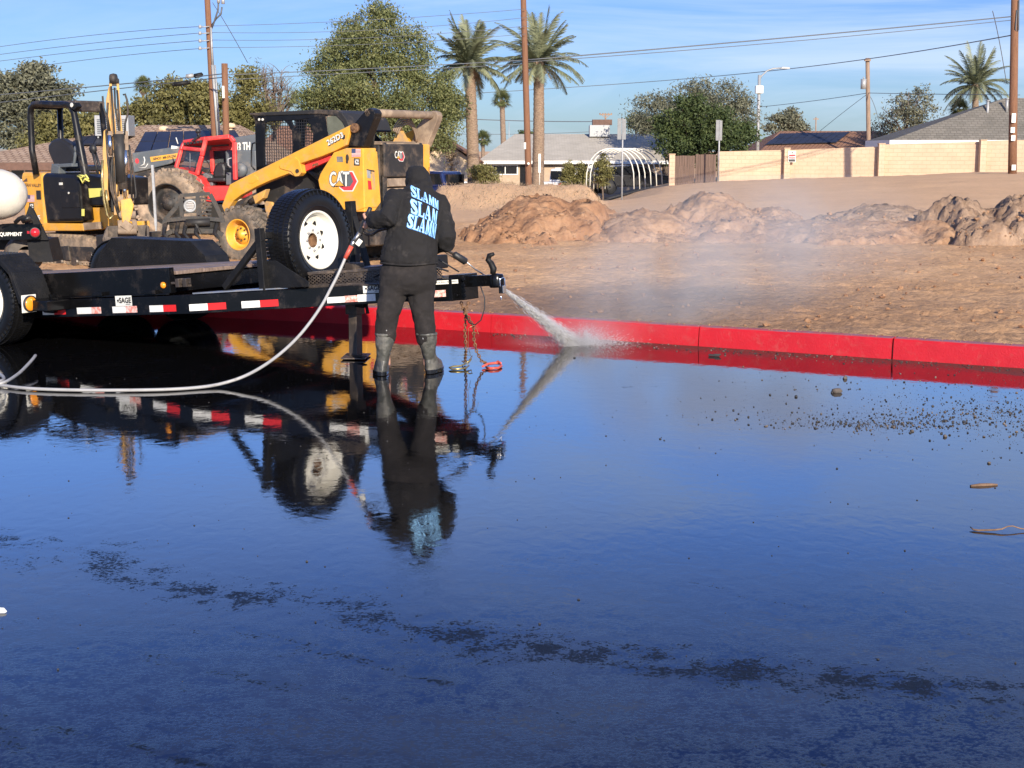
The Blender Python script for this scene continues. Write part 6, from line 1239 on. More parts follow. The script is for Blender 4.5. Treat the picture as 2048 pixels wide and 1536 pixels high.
# cab: side sheets with windows, mesh, roof, rear window
M['quarter'] = PM('tinted_quarter_glass', (.13, .135, .10), .15, var=.25, scale=5); YC = .47; cab = bpy.data.objects.new('cab', None); COL.objects.link(cab); cab.parent = ss
def cabside(y, th, ref):
    mb = MB(); P = lambda pts: FS.xz(pts, YC)
    def pr(pts): mb.prism(P(pts), 1, min(y, y + th), max(y, y + th))
    pr([(509, 232), (526, 232), (530, 240), (528, 335), (512, 341)])                                  # front post
    pr([(500, 226), (640, 222), (655, 232), (600, 240), (565, 242), (540, 243), (526, 247), (509, 240)])       # roof rail
    pr([(568, 241), (582, 241), (588, 255), (600, 262), (601, 330), (580, 330), (586, 290), (583, 262), (576, 250)])    # middle post
    pr([(612, 238), (655, 228), (668, 262), (690, 285), (672, 300), (630, 318), (622, 300), (626, 270), (620, 250)])     # rear quarter
    pr([(512, 333), (530, 330), (600, 318), (640, 310), (640, 330), (512, 376)])
    mb.build('side_frame', M['black'], cab, bevel=.008)
    mb = MB(); A = P([(527, 240)])[0]; Bq = P([(618, 330)])[0]; ym = y + th / 2; xa, xb = sorted((A[0], Bq[0])); za, zb = sorted((A[1], Bq[1])); n = 19
    for i in range(n + 1): x = xa + (xb - xa) * i / n; mb.bb((x - .004, ym - .003, za), (x + .004, ym + .003, zb))
    for i in range(16): z = za + (zb - za) * i / 15; mb.bb((xa, ym + .003, z - .004), (xb, ym + .009, z + .004))
    mb.build('window_mesh', M['ink'], cab)
cabside(YC, -.03, 1); cabside(-YC, .03, -1)
prf = FS.xz([(498, 230), (499, 226), (640, 219), (672, 220), (684, 226), (694, 240), (702, 262), (694, 264), (684, 244), (672, 232), (640, 228), (520, 232)], YC + .02)
mb = MB(); mb.prism(prf, 1, -YC - .02, YC + .02); mb.build('roof', M['black_d'], cab, bevel=.012)
mb = MB(); side(FS, mb, [(650, 232), (676, 228), (688, 240), (700, 262), (694, 300), (658, 290), (654, 262)], YC, YC - .03); 
rf_ = FS.xz([(654, 234), (674, 230), (686, 242), (698, 264), (690, 272), (660, 274), (655, 262)], YC + .004)
mb.build('rear_quarter_frame', M['dustbrown'], cab, bevel=.008); mb = MB(); mb.prism(rf_, 1, YC, YC + .006); mb.build('quarter_glass', M['quarter'], cab)
mb = MB(); mb.tube([FS.hit(512, 285, 1, YC + .05), FS.hit(505, 287, 1, YC + .05), FS.hit(503, 300, 1, YC + .05), FS.hit(503, 332, 1, YC + .05), FS.hit(510, 340, 1, YC + .05)], .012, 6); mb.build('grab_handle', M['black'], cab)
for x in (519, 526): q = FS.hit(x, 239, 1, YC + .001); mb = MB(); mb.cyl(q, q + Vector((0, .012, 0)), .018, n=12); mb.build('rivet_cap', M['white'], cab)
a = FS.hit(575, 320, 1, 0); mb = MB(); mb.bb((a.x - .25, -.24, .75), (a.x + .22, .24, .9)); mb.box((a.x - .25, 0, 1.15), (.12, .44, .55), Matrix.Rotation(-.15, 3, 'Y')); mb.build('seat', M['vinyl'], ss, bevel=.04)
mb = MB(); mb.bb((.72, -.42, .45), (.78, .42, .80)); mb.bb((-.35, -.46, .6), (.75, .46, .66)); mb.build('floor', M['black_d'], ss)
# markings
def decal_side(fr, mb, txt, px0, py0, px1, py1, pxu, pyu, y, fat=0, mat=0):
    o = fr.hit(px0, py0, 1, y); ux = fr.hit(px1, py1, 1, y) - o; uy = fr.hit(pxu, pyu, 1, y) - o; lettering(mb, txt, o, ux, uy, mat, 0, fat)
mb = MB(); o = None; decal_side(FS, mb, '262D3', 656, 291, 687, 274, 653, 281, YP + .019, .004); mb.build('model_number', M['sticker'], la)
mb = MB(); decal_side(FS, mb, '262D3', 657, 292, 688, 275, 654, 282, YP + .017, .009); mb.prism(FS.xz([(684, 272), (690, 269), (690, 277), (686, 280)], YP + .016), 1, YP + .015, YP + .0165); mb.build('number_shadow', M['ink'], la)
def logo(fr, parent, P3, txt, s=1.0, dark='ink'):
    """P3(u,v,off): point on the surface for u 0..1 (right), v 0..1 (up)"""
    def pg(pts, mat, off, nm): m = MB(); m.add([P3(u, v, off) for u, v in pts], [tuple(range(len(pts)))]); return m.build(nm, mat, parent)
    hexo = [(.38, .16), (.55, -.02), (.86, -.02), (1.04, .48), (.86, 1.0), (.50, 1.0)]
    pg([(.36, .12), (.50, -.08), (.89, -.08), (1.09, .48), (.89, 1.06), (.42, 1.06)], M['sticker'], .0005, 'logo_edge')
    pg(hexo, M['flagred'], .0012, 'logo_red'); pg([(.45, .20), (.78, .20), (.90, .48), (.78, .94), (.45, .94)], M['grey'], .0020, 'logo_grey')
    m = MB(); o = P3(.0, .22, .0032); ux = P3(.74, .22, .0032) - o; uy = P3(.0, 1.0, .0032) - o; lettering(m, txt, o, ux, uy, fat=.016 * s); m.build('logo_outline', M[dark], parent)
    m = MB(); o = P3(.0, .22, .0046); ux = P3(.74, .22, .0046) - o; uy = P3(.0, 1.0, .0046) - o; lettering(m, txt, o, ux, uy, fat=.007 * s); m.build('logo_letters', M['sticker'], parent)
    pg([(.14, .20), (.60, .20), (.37, .56)], M[dark], .0060, 'logo_wedge_edge'); pg([(.19, .235), (.55, .235), (.37, .52)], M['yellow'], .0070, 'logo_wedge')
tpn = [o_ for o_ in ss.children if o_.name.startswith('tower_panel')][0]
def P_side(u, v, off): q = FS.hit(660 + 52 * u, 380 - 36 * v, 1, YP); return Vector((q.x, YP + .002 + off, q.z))
logo(FS, tpn, P_side, 'CAT')
A = FS.hit(789, 320, 0, XR - .031); B_ = FS.hit(808, 322, 0, XR - .031); C_ = FS.hit(789, 302, 0, XR - .031)
def P_rear(u, v, off): q = A + (B_ - A) * u + (C_ - A) * v; return Vector((XR - .032 - off, q.y, q.z))
logo(FS, dr, P_rear, 'CAT', .45)
def flag(fr, parent, P3, stripes=7):
    m = MB(); m.add([P3(0, 0, 0), P3(1, 0, 0), P3(1, 1, 0), P3(0, 1, 0)], [(0, 1, 2, 3)]); f = m.build('flag_decal', M['sticker'], parent); m = MB()
    for i in range(stripes): v0 = i / (stripes - .5); m.add([P3(0, min(1, v0), .001), P3(1, min(1, v0), .001), P3(1, min(1, v0 + .07), .001), P3(0, min(1, v0 + .07), .001)], [(0, 1, 2, 3)])
    m.build('stripes', M['flagred'], f); m = MB(); m.add([P3(0, .46, .002), P3(.45, .46, .002), P3(.45, 1, .002), P3(0, 1, .002)], [(0, 1, 2, 3)]); m.build('canton', M['flagblue'], f)
flag(FS, tpn, lambda u, v, o_: (lambda q: Vector((q.x, YP + .002 + o_, q.z)))(FS.hit(703.5 + 18 * u, 314 - 17 * v, 1, YP)))
m = MB(); m.add([(lambda q: Vector((q.x, YP + .002, q.z)))(FS.hit(x, y, 1, YP)) for x, y in ((708, 331), (719.5, 331.5), (719.5, 317), (708, 316.5))], [(0, 1, 2, 3)]); f = m.build('letter_decal', M['ink'], tpn)
m = MB()
for pts in (((710, 328.5), (718, 328.8), (718, 326), (710, 325.7)), ((710, 328.5), (712.3, 328.5), (712.3, 319), (710, 319)), ((710, 321.2), (717.5, 321.4), (717.5, 319), (710, 318.8)), ((715.3, 325), (717.5, 325), (717.5, 321), (715.3, 321)), ((713.5, 325), (717, 325), (717, 323.6), (713.5, 323.6))): m.add([(lambda q: Vector((q.x, YP + .0035, q.z)))(FS.hit(x, y, 1, YP)) for x, y in pts], [(0, 1, 2, 3)])
m.build('letter_mark', M['sticker'], f)
m = MB(); side(FS, m, [(673, 313), (685, 313), (686, 324), (674, 324)], YP + .003, YP); m.build('grey_decal', M['grey'], tpn); m = MB(); q = FS.hit(694.5, 316, 1, YP); m.ell(q, (.028, .004, .05)); q = FS.hit(694, 323, 1, YP); m.ell(q, (.02, .004, .03)); m.build('badge', M['brownsteel'], tpn)
m = MB(); decal_side(FS, m, 'PSI', 626, 334, 637, 330, 625, 329, .79, .002); m.build('strut_lettering', M['goldsteel'], ss)
# open-framed grapple on the ground in front of the loader (attached to its arms)
FG = FS; YG = .80
gp = bpy.data.objects.new('grapple', None); COL.objects.link(gp); gp.parent = ss
def g_(x, y, X): return FS.hit(x, y, 0, X)
XG = FS.hit(447, 420, 1, .86).x + .25
mb = MB()
def poly_bar(pts, w, X=XG, mb=None):
    for a, b in zip(pts[:-1], pts[1:]): mb.bar(g_(*a, X), g_(*b, X), w, w)
# trace on a plane across the machine's heading is nearly edge-on; use one facing the viewer more squarely
FGQ = Frame(at(385, 470, 19.6), R(8)); FGQ.loc = at(385, 470, 19.6)
def G3(x, y, d=0): return FS.I @ (FGQ.M @ FGQ.hit(x, y, 1, d))
def gb(mb, pts, w, d=0, h=None):
    for a, b in zip(pts[:-1], pts[1:]): mb.bar(G3(a[0], a[1], d), G3(b[0], b[1], d), w, h or w)
mb = MB(); gb(mb, [(360, 391), (420, 387)], .045); gb(mb, [(362, 391), (352, 415), (330, 440), (326, 470)], .055); gb(mb, [(420, 388), (432, 410), (444, 436), (446, 445)], .055); gb(mb, [(362, 391), (364, 436)], .05); gb(mb, [(395, 389), (397, 430)], .05); gb(mb, [(330, 441), (365, 437), (400, 436), (444, 440)], .05); gb(mb, [(326, 470), (345, 462), (430, 462), (446, 470)], .06); mb.build('frame', M['black_d'], gp)
mb = MB()
for i in range(4): gb(mb, [(400 + i * 7, 396 + i * 4), (400, 412 + i * 7)], .02)
for i in range(5): gb(mb, [(400, 396 + i * 8), (426 - i, 400 + i * 7)], .018)
gb(mb, [(366, 400), (393, 398)], .02); gb(mb, [(366, 426), (394, 424)], .02); mb.build('guard_bars', M['black_d'], gp)
mb = MB(); c = G3(380, 412); loop = [G3(380 + 11 * cos(a), 412 + 11 * sin(a)) for a in [2 * pi * k / 18 for k in range(18)]]; mb.tube(loop, .02, 6, closed=True)
for k in range(5): dy = -7 + 3.5 * k; w_ = sqrt(121 - dy * dy); mb.bar(G3(380 - w_, 412 + dy), G3(380 + w_, 412 + dy), .014, .014)
mb.build('round_guard', M['galv'], gp)
mb = MB(); r = random.Random(4)
for i in (0, 2, 3, 5, 8): x = 336 + i * 13 + r.uniform(-5, 5); mb.tube([G3(x, 440, .1), G3(x - 3, 452, -.05), G3(x - 6, 468, -.3), G3(x + 2, 476, -.5)], [.03, .03, .025, .015], 6)
mb.build('tines', M['black_d'], gp); mb = MB(); mb.cyl(G3(340, 455, .1), G3(440, 452, .1), .10, n=12); mb.cyl(G3(372, 446, -.05), G3(420, 444, -.05), .05, n=10); mb.bar(G3(392, 448, -.12), G3(402, 468, -.12), .09, .02); mb.build('drum', M['black_d'], gp)
# ================================================================== MINI EXCAVATOR
YE = R(-38); pe = gnd(150, 520, .12); FE = Frame(pe, YE); ex = fthing('mini_excavator', FE, 'yellow and black mini excavator with open canopy and raised boom at the left', 'excavator')
# local +x forward (right and towards viewer), near side is y = -
def E_(px, py, y=-.55): return FE.hit(px, py, 1, y)
yN = -.62
# tracks
def track(y, w, name='track'):
    P = FE.xz([(52, 478), (70, 470), (160, 474), (200, 486), (212, 500), (206, 520), (190, 528), (60, 522), (40, 505)], yN); pts = [(a, max(b, 0.0)) for a, b in P]
    mb = MB(); mb.prism(pts, 1, y, y + w); n = len(pts)
    for i in range(n):
        a = Vector((pts[i][0], 0, pts[i][1])); b = Vector((pts[(i + 1) % n][0], 0, pts[(i + 1) % n][1])); L_ = (b - a).length; d = (b - a) / max(L_, 1e-6); k = int(L_ / .09)
        for j in range(k): q = a + d * (j + .5) * L_ / max(k, 1); mb.box(q + Vector((0, y + w / 2, 0)), (.045, w + .01, .05), Matrix((d, Vector((0, 1, 0)), d.cross(Vector((0, 1, 0))))).transposed())
    return mb.build(name, M['rubber_d'], ex)
track(yN, .30); track(.42, .30)
mb = MB(); side(FE, mb, [(92, 492), (184, 494), (192, 502), (186, 514), (176, 522), (95, 520)], yN - .01, yN + .05); side(FE, mb, [(126, 492), (136, 492), (140, 521), (130, 521)], yN - .03, yN); tf = mb.build('track_frame', M['black_d'], ex, bevel=.01)
for x, y in ((112, 503), (150, 524), (120, 524), (180, 512)): q = E_(x, y, yN - .02); mb = MB(); mb.cyl(q + Vector((0, -.02, 0)), q + Vector((0, .1, 0)), .06, n=14); mb.build('roller', M['brownsteel'], tf)
# house: yellow counterweight, black side cover, yellow skirt
zb = E_(100, 462, -.6).z
def epr(name, pts, y0, y1, mat, par=None, bev=.02): m = MB(); side(FE, m, pts, y0, y1); return m.build(name, M[mat], par or ex, bevel=bev)
cw = epr('counterweight', [(40, 350), (44, 344), (86, 345), (92, 455), (80, 458), (60, 456), (48, 440)], -.55, .55, 'yellow', bev=.05)
epr('side_cover', [(82, 352), (88, 346), (150, 349), (158, 362), (163, 444), (92, 446), (84, 380)], -.66, -.10, 'black', bev=.05)
mb = MB(); P = FE.xz([(120, 381), (156, 382), (160, 415), (124, 416)], -.665); mb.prism(P, 1, -.668, -.655); sc_ = mb.build('access_door', M['black'], ex, bevel=.004); mb = MB(); side(FE, mb, [(118, 365), (124, 365), (124, 370), (118, 370)], -.67, -.66); q = FE.hit(138, 386, 1, -.672); mb.cyl(q, q + Vector((0, -.01, 0)), .014, n=8); mb.build('door_latch', M['sticker'], sc_)
epr('skirt', [(84, 446), (166, 447), (168, 462), (88, 462)], -.62, .5, 'yellow', bev=.015)
epr('turntable', [(110, 462), (180, 462), (176, 474), (112, 474)], -.3, .4, 'black_d', bev=.01)
epr('floor_box', [(165, 348), (212, 356), (214, 412), (168, 412)], -.60, .1, 'black', bev=.02)
epr('front_cover', [(168, 413), (212, 414), (222, 425), (226, 455), (168, 462)], -.55, -.25, 'yellow', bev=.02)
mb = MB(); side(FE, mb, [(176, 377), (206, 376), (206, 392), (178, 396)], -.61, -.598); mb.build('warning_label', M['lime'], ex); mb = MB(); side(FE, mb, [(163, 418), (168, 418), (168, 432), (163, 432)], -.672, -.66); mb.build('small_label', M['lime'], ex)
mb = MB(); side(FE, mb, [(166, 446), (196, 444), (198, 458), (168, 460)], -.62, -.56); mb.build('swing_cylinder', M['dustbrown'], ex)
# seat, controls
mb = MB(); P = [(102, 280), (108, 277), (120, 277), (140, 290), (150, 308), (146, 322), (150, 334), (108, 334), (94, 302), (95, 290)]; side(FE, mb, P, -.30, -.14); st = mb.build('seat', M['vinyl'], ex, bevel=.04); mb = MB(); side(FE, mb, [(112, 330), (165, 332), (168, 342), (112, 343)], -.42, .15); mb.build('cushion', M['vinyl'], st, bevel=.03)
mb = MB(); mb.bar(E_(116, 352, -.5), E_(118, 330, -.5), .12, .18); mb.bar(E_(112, 332, -.5), E_(150, 330, -.5), .10, .05); mb.cyl(E_(148, 330, -.5), E_(152, 300, -.5), .02); mb.ell(E_(152, 298, -.5), (.03, .03, .05)); mb.build('control_console', M['grey'], ex, bevel=.01)
mb = MB(); mb.cyl(E_(196, 348, -.2), E_(184, 300, -.2), .018, n=6); mb.cyl(E_(204, 350, -.1), E_(190, 302, -.1), .018, n=6); mb.ell(E_(186, 298, -.15), (.06, .05, .07)); mb.build('travel_levers', M['ink'], ex)
# canopy
mb = MB(); mb.tube([E_(73, 350, -.60), E_(64, 300, -.60), E_(61, 230, -.60), E_(62, 217, -.60), E_(68, 209, -.60), E_(78, 207.5, -.60), E_(135, 210, -.60), E_(143, 214, -.60), E_(148, 226, -.60), E_(170, 345, -.60), E_(178, 440, -.60)], [.045] * 9 + [.06, .07], 10); mb.build('canopy_post', M['black'], ex)
A = E_(118, 206, -.62); z_ = A.z; mb = MB(); side(FE, mb, [(118, 207), (130, 205), (150, 205), (155, 213), (148, 221), (138, 214)], -.66, -.58); mb.build('canopy_corner', M['black'], ex, bevel=.01); q = FE.hit(144, 210, 1, -.665); mb = MB(); mb.cyl(q, q + Vector((0, -.01, 0)), .03, n=12); mb.build('corner_cap', M['white'], ex)
x0 = E_(64, 210, -.6).x; x1 = E_(150, 208, -.6).x; mb = MB(); yF = FE.hit(210, 206, 0, x1).y
mb.bb((x0, -.60, z_ - .03), (x1, yF, z_ + .03)); mb.bb((x1 - .06, -.6, z_ - .12), (x1, yF, z_ + .0)); mb.build('canopy_roof', M['brownsteel'], ex, bevel=.02)
mb = MB(); mb.tube([(x1 - .02, yF - .05, z_), (x1 + .05, yF - .03, 1.2), (x1 + .1, yF, .9)], .04, 8); mb.build('canopy_post', M['black'], ex); mb = MB(); mb.tube([(x0 + .02, yF - .05, z_), (x0 - .02, yF - .05, 1.0)], .04, 8); mb.bar((x0, -.6, z_ - .04), (x0, yF, z_ - .04), .06, .06); mb.build('canopy_post', M['black'], ex)
# boom group: stands in front of the machine, folded upright
FB_ = Frame(at(235, 470, 18.9), R(10)); FB_.loc = at(235, 470, 18.9)
def B3(x, y, d=0): return FE.I @ (FB_.M @ FB_.hit(x, y, 1, d))
def bq(mb, pts, d0, d1, mat=0):
    P = [B3(x, y, d0) for x, y in pts]; Q = [B3(x, y, d1) for x, y in pts]; k = len(P); mb.add(P + Q, [tuple(range(k)), tuple(range(2 * k - 1, k - 1, -1))] + [(i, (i + 1) % k, k + (i + 1) % k, k + i)[::-1] for i in range(k)], mat)
bm_ = bpy.data.objects.new('boom_assembly', None); COL.objects.link(bm_); bm_.parent = ex
def bp(name, pts, d0, d1, mat, bev=.008, par=None): m = MB(); bq(m, pts, d0, d1); return m.build(name, M[mat], par or bm_, bevel=bev)
mb = MB(); bq(mb, [(219, 165), (224, 163), (232, 250), (236, 330), (232, 420), (243, 430), (246, 330), (240, 250), (232, 200), (231, 168), (229, 163), (236, 163), (240, 200), (246, 270), (254, 345), (258, 440), (232, 440), (226, 350), (222, 250)], 0, .06)
mb = MB(); bq(mb, [(218, 163), (223, 161), (231, 240), (238, 330), (240, 430), (228, 430), (228, 330), (224, 250)], .0, .05); mb.build('boom_plate', M['yellow_d'], bm_, bevel=.006)
mb = MB(); bq(mb, [(233, 161), (238, 163), (240, 210), (247, 280), (255, 350), (259, 438), (247, 440), (243, 350), (237, 270), (234, 210)], .0, .05); mb.build('boom_plate', M['yellow_d'], bm_, bevel=.006)
mb = MB(); mb.cyl(B3(219, 163, .02), B3(238, 163, .02), .035, n=10); mb.lathe([(.01, -.05), (.06, -.04), (.07, 0), (.06, .04), (.01, .05)], B3(227, 158, .03), FE.I.to_3x3() @ Vector((1, 0, 0)), 14); mb.bar(B3(221, 168, .02), B3(236, 168, .02), .03, .05); mb.build('boom_tip', M['black_d'], bm_)
bp('boom_rear', [(217, 175), (222, 168), (226, 250), (238, 268), (238, 320), (222, 320), (214, 262), (212, 200)], .12, .30, 'yellow_d', .01)
bp('stick', [(207, 262), (213, 258), (217, 275), (217, 330), (216, 378), (219, 400), (211, 408), (206, 380), (205, 300)], .02, .22, 'yellow_d', .01)
bp('stick_core', [(220, 300), (232, 300), (236, 400), (234, 424), (222, 424), (220, 380)], .08, .26, 'black', .01)
mb = MB(); mb.cyl(B3(238, 268, -.02), B3(244, 365, -.02), .075, n=14); mb.cyl(B3(244, 340, -.03), B3(247, 378, -.03), .06, n=12); mb.build('boom_cylinder', M['black_d'], bm_)
mb = MB(); mb.cyl(B3(246, 360, -.03), B3(252, 400, -.03), .026, n=10); mb.cyl(B3(251, 300, -.05), B3(252, 350, -.05), .026, n=10); mb.cyl(B3(219, 270, -.05), B3(222, 310, -.05), .028, n=10); mb.build('piston_rod', M['chrome'], bm_)
mb = MB(); bq(mb, [(232, 262), (246, 262), (250, 285), (246, 300), (234, 300), (229, 285)], -.06, .1); bq(mb, [(216, 262), (224, 262), (226, 272), (216, 272)], -.05, .05); bq(mb, [(216, 306), (228, 306), (228, 314), (216, 314)], -.05, .05); bq(mb, [(249, 262), (256, 262), (258, 312), (250, 312)], -.05, .03); mb.build('cylinder_bracket', M['dustbrown'], bm_, bevel=.006)
mb = MB()
for pts in ([(222, 172), (226, 230), (231, 300), (230, 380), (238, 425)], [(234, 180), (239, 240), (240, 300), (236, 390)], [(212, 260), (216, 320), (222, 380), (232, 410)], [(226, 300), (222, 350), (228, 400), (240, 440)], [(246, 190), (250, 188), (254, 200), (256, 225), (250, 248), (250, 270)], [(205, 192), (207, 215), (213, 235), (218, 262)], [(258, 290), (262, 320), (268, 350), (272, 385), (272, 395), (266, 398)], [(216, 205), (214, 230), (220, 262)], [(229, 175), (230, 210), (236, 250), (240, 268)], [(256, 300), (262, 340), (264, 400)]): mb.tube([B3(x, y, -.04) for x, y in pts], .0125, 7)
mb.build('hydraulic_hose', M['black_d'], bm_); mb = MB()
for pts in ([(205, 320), (204, 360), (208, 400), (214, 430), (220, 438), (226, 430)], [(212, 380), (214, 400), (218, 425)]): mb.tube([B3(x, y, -.05) for x, y in pts], .016, 6)
mb.build('crowd_hose', M['goldsteel'], bm_)
bp('link_yellow', [(240, 400), (262, 396), (268, 410), (264, 430), (258, 450), (246, 450), (242, 430)], -.06, .16, 'yellow_d', .015)
mb = MB(); mb.cyl(B3(236, 398, .05), B3(268, 398, .05), .06, n=12); mb.cyl(B3(238, 430, .0), B3(272, 430, .0), .055, n=12); mb.bar(B3(240, 440, -.03), B3(242, 464, -.03), .04, .06); mb.bar(B3(268, 440, -.03), B3(272, 462, -.03), .04, .06); mb.cyl(B3(236, 462, -.03), B3(274, 462, -.03), .045, n=10); mb.bar(B3(246, 445, -.02), B3(264, 458, -.02), .12, .1); mb.build('quick_hitch', M['dustbrown'], bm_, bevel=.006)
# bucket and slewing base
mb = MB(); bq(mb, [(212, 455), (216, 452), (290, 450), (298, 455), (298, 490), (212, 494)], .05, .09); bq(mb, [(212, 455), (217, 453), (217, 492), (208, 490), (204, 478)], -.25, .09); bq(mb, [(292, 450), (298, 452), (300, 486), (294, 490)], -.25, .09); bq(mb, [(208, 474), (298, 472), (298, 492), (206, 494)], -.30, -.24)
bk = mb.build('bucket', M['brownsteel'], bm_, bevel=.008)
epr('blade', [(190, 470), (212, 468), (216, 500), (196, 508)], -.75, .7, 'black_d', bev=.02)
# ribbon on the console and marks on the counterweight
mb = MB(); [mb.tube([E_(x, y, -.72) for x, y in p_], .012, 5) for p_ in ([(155, 352), (163, 356), (172, 350), (177, 358)], [(160, 355), (166, 366), (170, 358), (178, 362)], [(158, 350), (168, 352), (175, 356), (166, 360)])]; mb.build('ribbon', M['lime'], ex)
yD = -.553
mb = MB(); o = E_(47, 373, yD); lettering(mb, 'DEAN VALLEY', o, E_(82, 374, yD) - o, E_(47, 367, yD) - o, fat=.002); mb.add([E_(44, 364, yD), E_(55, 363, yD), E_(54, 356, yD), E_(50, 359, yD)], [(0, 1, 2, 3)]); mb.build('lettering', M['brown_t'], cw)
flag(FE, cw, lambda u, v, o_: (lambda q: Vector((q.x, yD - .001 - o_, q.z)))(FE.hit(54 + 15 * u, 404 - 14 * v, 1, yD)), 6)
mb = MB(); side(FE, mb, [(58, 406), (67, 406), (68, 418), (59, 418)], yD - .003, yD); f = mb.build('letter_decal', M['ink'], cw); mb = MB()
for pts in (((60, 408), (66, 408), (66, 410), (60, 410)), ((60, 408), (62, 408), (62, 416), (60, 416)), ((60, 414), (66.5, 414), (66.5, 416), (60, 416)), ((64, 410), (66, 410), (66, 412.6), (64, 412.6))): side(FE, mb, list(pts), yD - .006, yD - .003)
mb.build('letter_mark', M['sticker'], f); mb = MB(); o = E_(72, 440, yD); lettering(mb, '.5', o + Vector((0, -.004, 0)), E_(81, 440, yD) - o, E_(72, 431, yD) - o, fat=.004); mb.build('number_mark', M['sticker'], cw)
mb = MB(); side(FE, mb, [(72, 381), (81, 381), (82, 399), (73, 399)], yD - .004, yD); mb.build('vent_slot', M['ink'], cw)
# ================================================================== TELEHANDLER (red cab, grey boom)
FH = Frame((at(400, 400, 27).x, 27.5, .10), R(-12)); th_ = fthing('telehandler', FH, 'red cabbed telehandler with long grey boom and huge dusty tyre behind the yellow machines', 'telehandler')
def H_(px, py, y=0): return FH.hit(px, py, 1, y)
def hpr(name, pts, y0, y1, mat, par=None, bev=.02): m = MB(); side(FH, m, pts, y0, y1); return m.build(name, M[mat], par or th_, bevel=bev)
bo = hpr('boom', [(264, 306), (360, 292), (512, 268), (516, 345), (480, 330), (352, 322), (340, 328), (266, 346)], .55, 1.0, 'grey', bev=.02)
hpr('boom_lower', [(266, 344), (345, 330), (480, 345), (480, 372), (400, 360), (345, 345), (266, 360)], .60, .95, 'black_d', bev=.01)
mb = MB(); side(FH, mb, [(300, 314), (357, 306), (358, 316), (302, 324)], .546, .55); yl = mb.build('yellow_strip', M['yellow'], bo); mb = MB(); o = H_(306, 320.5, .543); lettering(mb, 'GENCO  888-275-2762', o, H_(352, 314, .543) - o, H_(306, 316, .543) - o, fat=.002); mb.build('strip_lettering', M['ink'], yl)
mb = MB(); o = H_(470, 303, .547); lettering(mb, '43 TH', o, H_(500, 301, .547) - o, H_(470, 286, .547) - o, fat=.006); mb.build('lettering', M['sticker'], bo); mb = MB(); side(FH, mb, [(472, 306), (494, 303), (494, 308), (473, 311)], .546, .55); mb.build('white_label', M['sticker'], bo)
mb = MB(); q = H_(279, 322, .545); mb.add([q + Vector((.02 * cos(a) * 2 - .05, 0, .05 * sin(a))) for a in [2 * pi * k / 12 for k in range(12)]], [tuple(range(12))]); mb.build('red_emblem', M['flagred'], bo); mb = MB(); mb.tube([q + Vector((.02, 0, -.09)), q + Vector((.09, 0, -.06)), q + Vector((.11, 0, .02)), q + Vector((.09, 0, .08))], .012, 5); mb.tube([q + Vector((-.01, 0, -.13)), q + Vector((.12, 0, -.12)), q + Vector((.17, 0, -.05))], .008, 5); mb.build('emblem_arc', M['sticker'], bo)
# chassis and cab
hpr('chassis', [(250, 366), (310, 366), (330, 400), (460, 410), (520, 380), (525, 420), (500, 445), (300, 450), (270, 440)], -.2, 1.0, 'black_d', bev=.02)
hpr('front_box', [(272, 368), (308, 366), (312, 412), (300, 422), (274, 420)], -.35, .1, 'grey', bev=.02)
hpr('boom_foot', [(450, 300), (512, 300), (516, 350), (470, 380), (452, 360)], .2, .7, 'grey', bev=.03)
cb = bpy.data.objects.new('cab', None); COL.objects.link(cb); cb.parent = th_
yc = -.25; yb = .55
def tub(name, lst, r, mat='red', d=None):
    m = MB()
    for p_ in lst: m.tube([H_(a[0], a[1], a[2] if len(a) > 2 else yc) for a in p_], r, 8)
    return m.build(name, M[mat], cb)
def bars(name, lst, w, mat='red'):
    m = MB()
    for p_ in lst:
        for a, b in zip(p_[:-1], p_[1:]): m.bar(H_(a[0], a[1], a[2] if len(a) > 2 else yc), H_(b[0], b[1], b[2] if len(b) > 2 else yc), w, w)
    return m.build(name, M[mat], cb, bevel=.02)
bars('door_frame', [[(394, 350), (404, 312), (412, 278)], [(412, 278), (460, 273)], [(460, 273), (469, 284), (471, 360)]], .078)
bars('front_frame', [[(352, 336, .0), (362, 300, .1), (368, 286, .15)], [(368, 284, .15), (412, 277)], [(352, 338, .0), (394, 350)], [(404, 300), (366, 296, .12)]], .07)
bars('rear_frame', [[(424, 300, yb), (426, 345, yb)], [(424, 298, yb), (462, 296, yb)], [(462, 278, yb), (464, 350, yb)]], .08)
m = MB(); P = [H_(368, 281, .15), H_(412, 273, yc), H_(460, 270, yc), H_(466, 280, yb), H_(425, 284, yb + .1), H_(372, 284, yb)]; Q = [p + Vector((0, 0, -.07)) for p in P]; k = len(P); m.add(P + Q, [tuple(range(k)), tuple(range(2 * k - 1, k - 1, -1))] + [(i, (i + 1) % k, k + (i + 1) % k, k + i) for i in range(k)]); m.build('roof', M['red'], cb, bevel=.02)
m = MB()
for i in range(6): a = H_(371 + i * 6.5, 287.5 - i * .9, .1 - i * .06); m.box(a + Vector((0, -.03, 0)), (.045, .02, .045))
m.build('roof_slots', M['ink'], cb)
hpr('lower_body', [(344, 338), (352, 334), (392, 352), (402, 358), (418, 398), (404, 400), (386, 392), (372, 372), (348, 352)], yc - .05, .4, 'red', cb, .03)
hpr('side_body', [(408, 372), (470, 372), (472, 398), (420, 404), (402, 402), (404, 390)], yc - .08, .5, 'red', cb, .03)
hpr('door_panel', [(424, 345), (468, 350), (470, 372), (410, 372), (398, 356)], yb - .1, yb, 'red', cb, .02)
hpr('dark_lower', [(394, 352), (410, 345), (424, 352), (426, 372), (404, 376)], .0, .2, 'grey', cb, .02); hpr('dark_lower', [(452, 345), (468, 345), (470, 368), (452, 370)], .0, .5, 'grey', cb, .01)
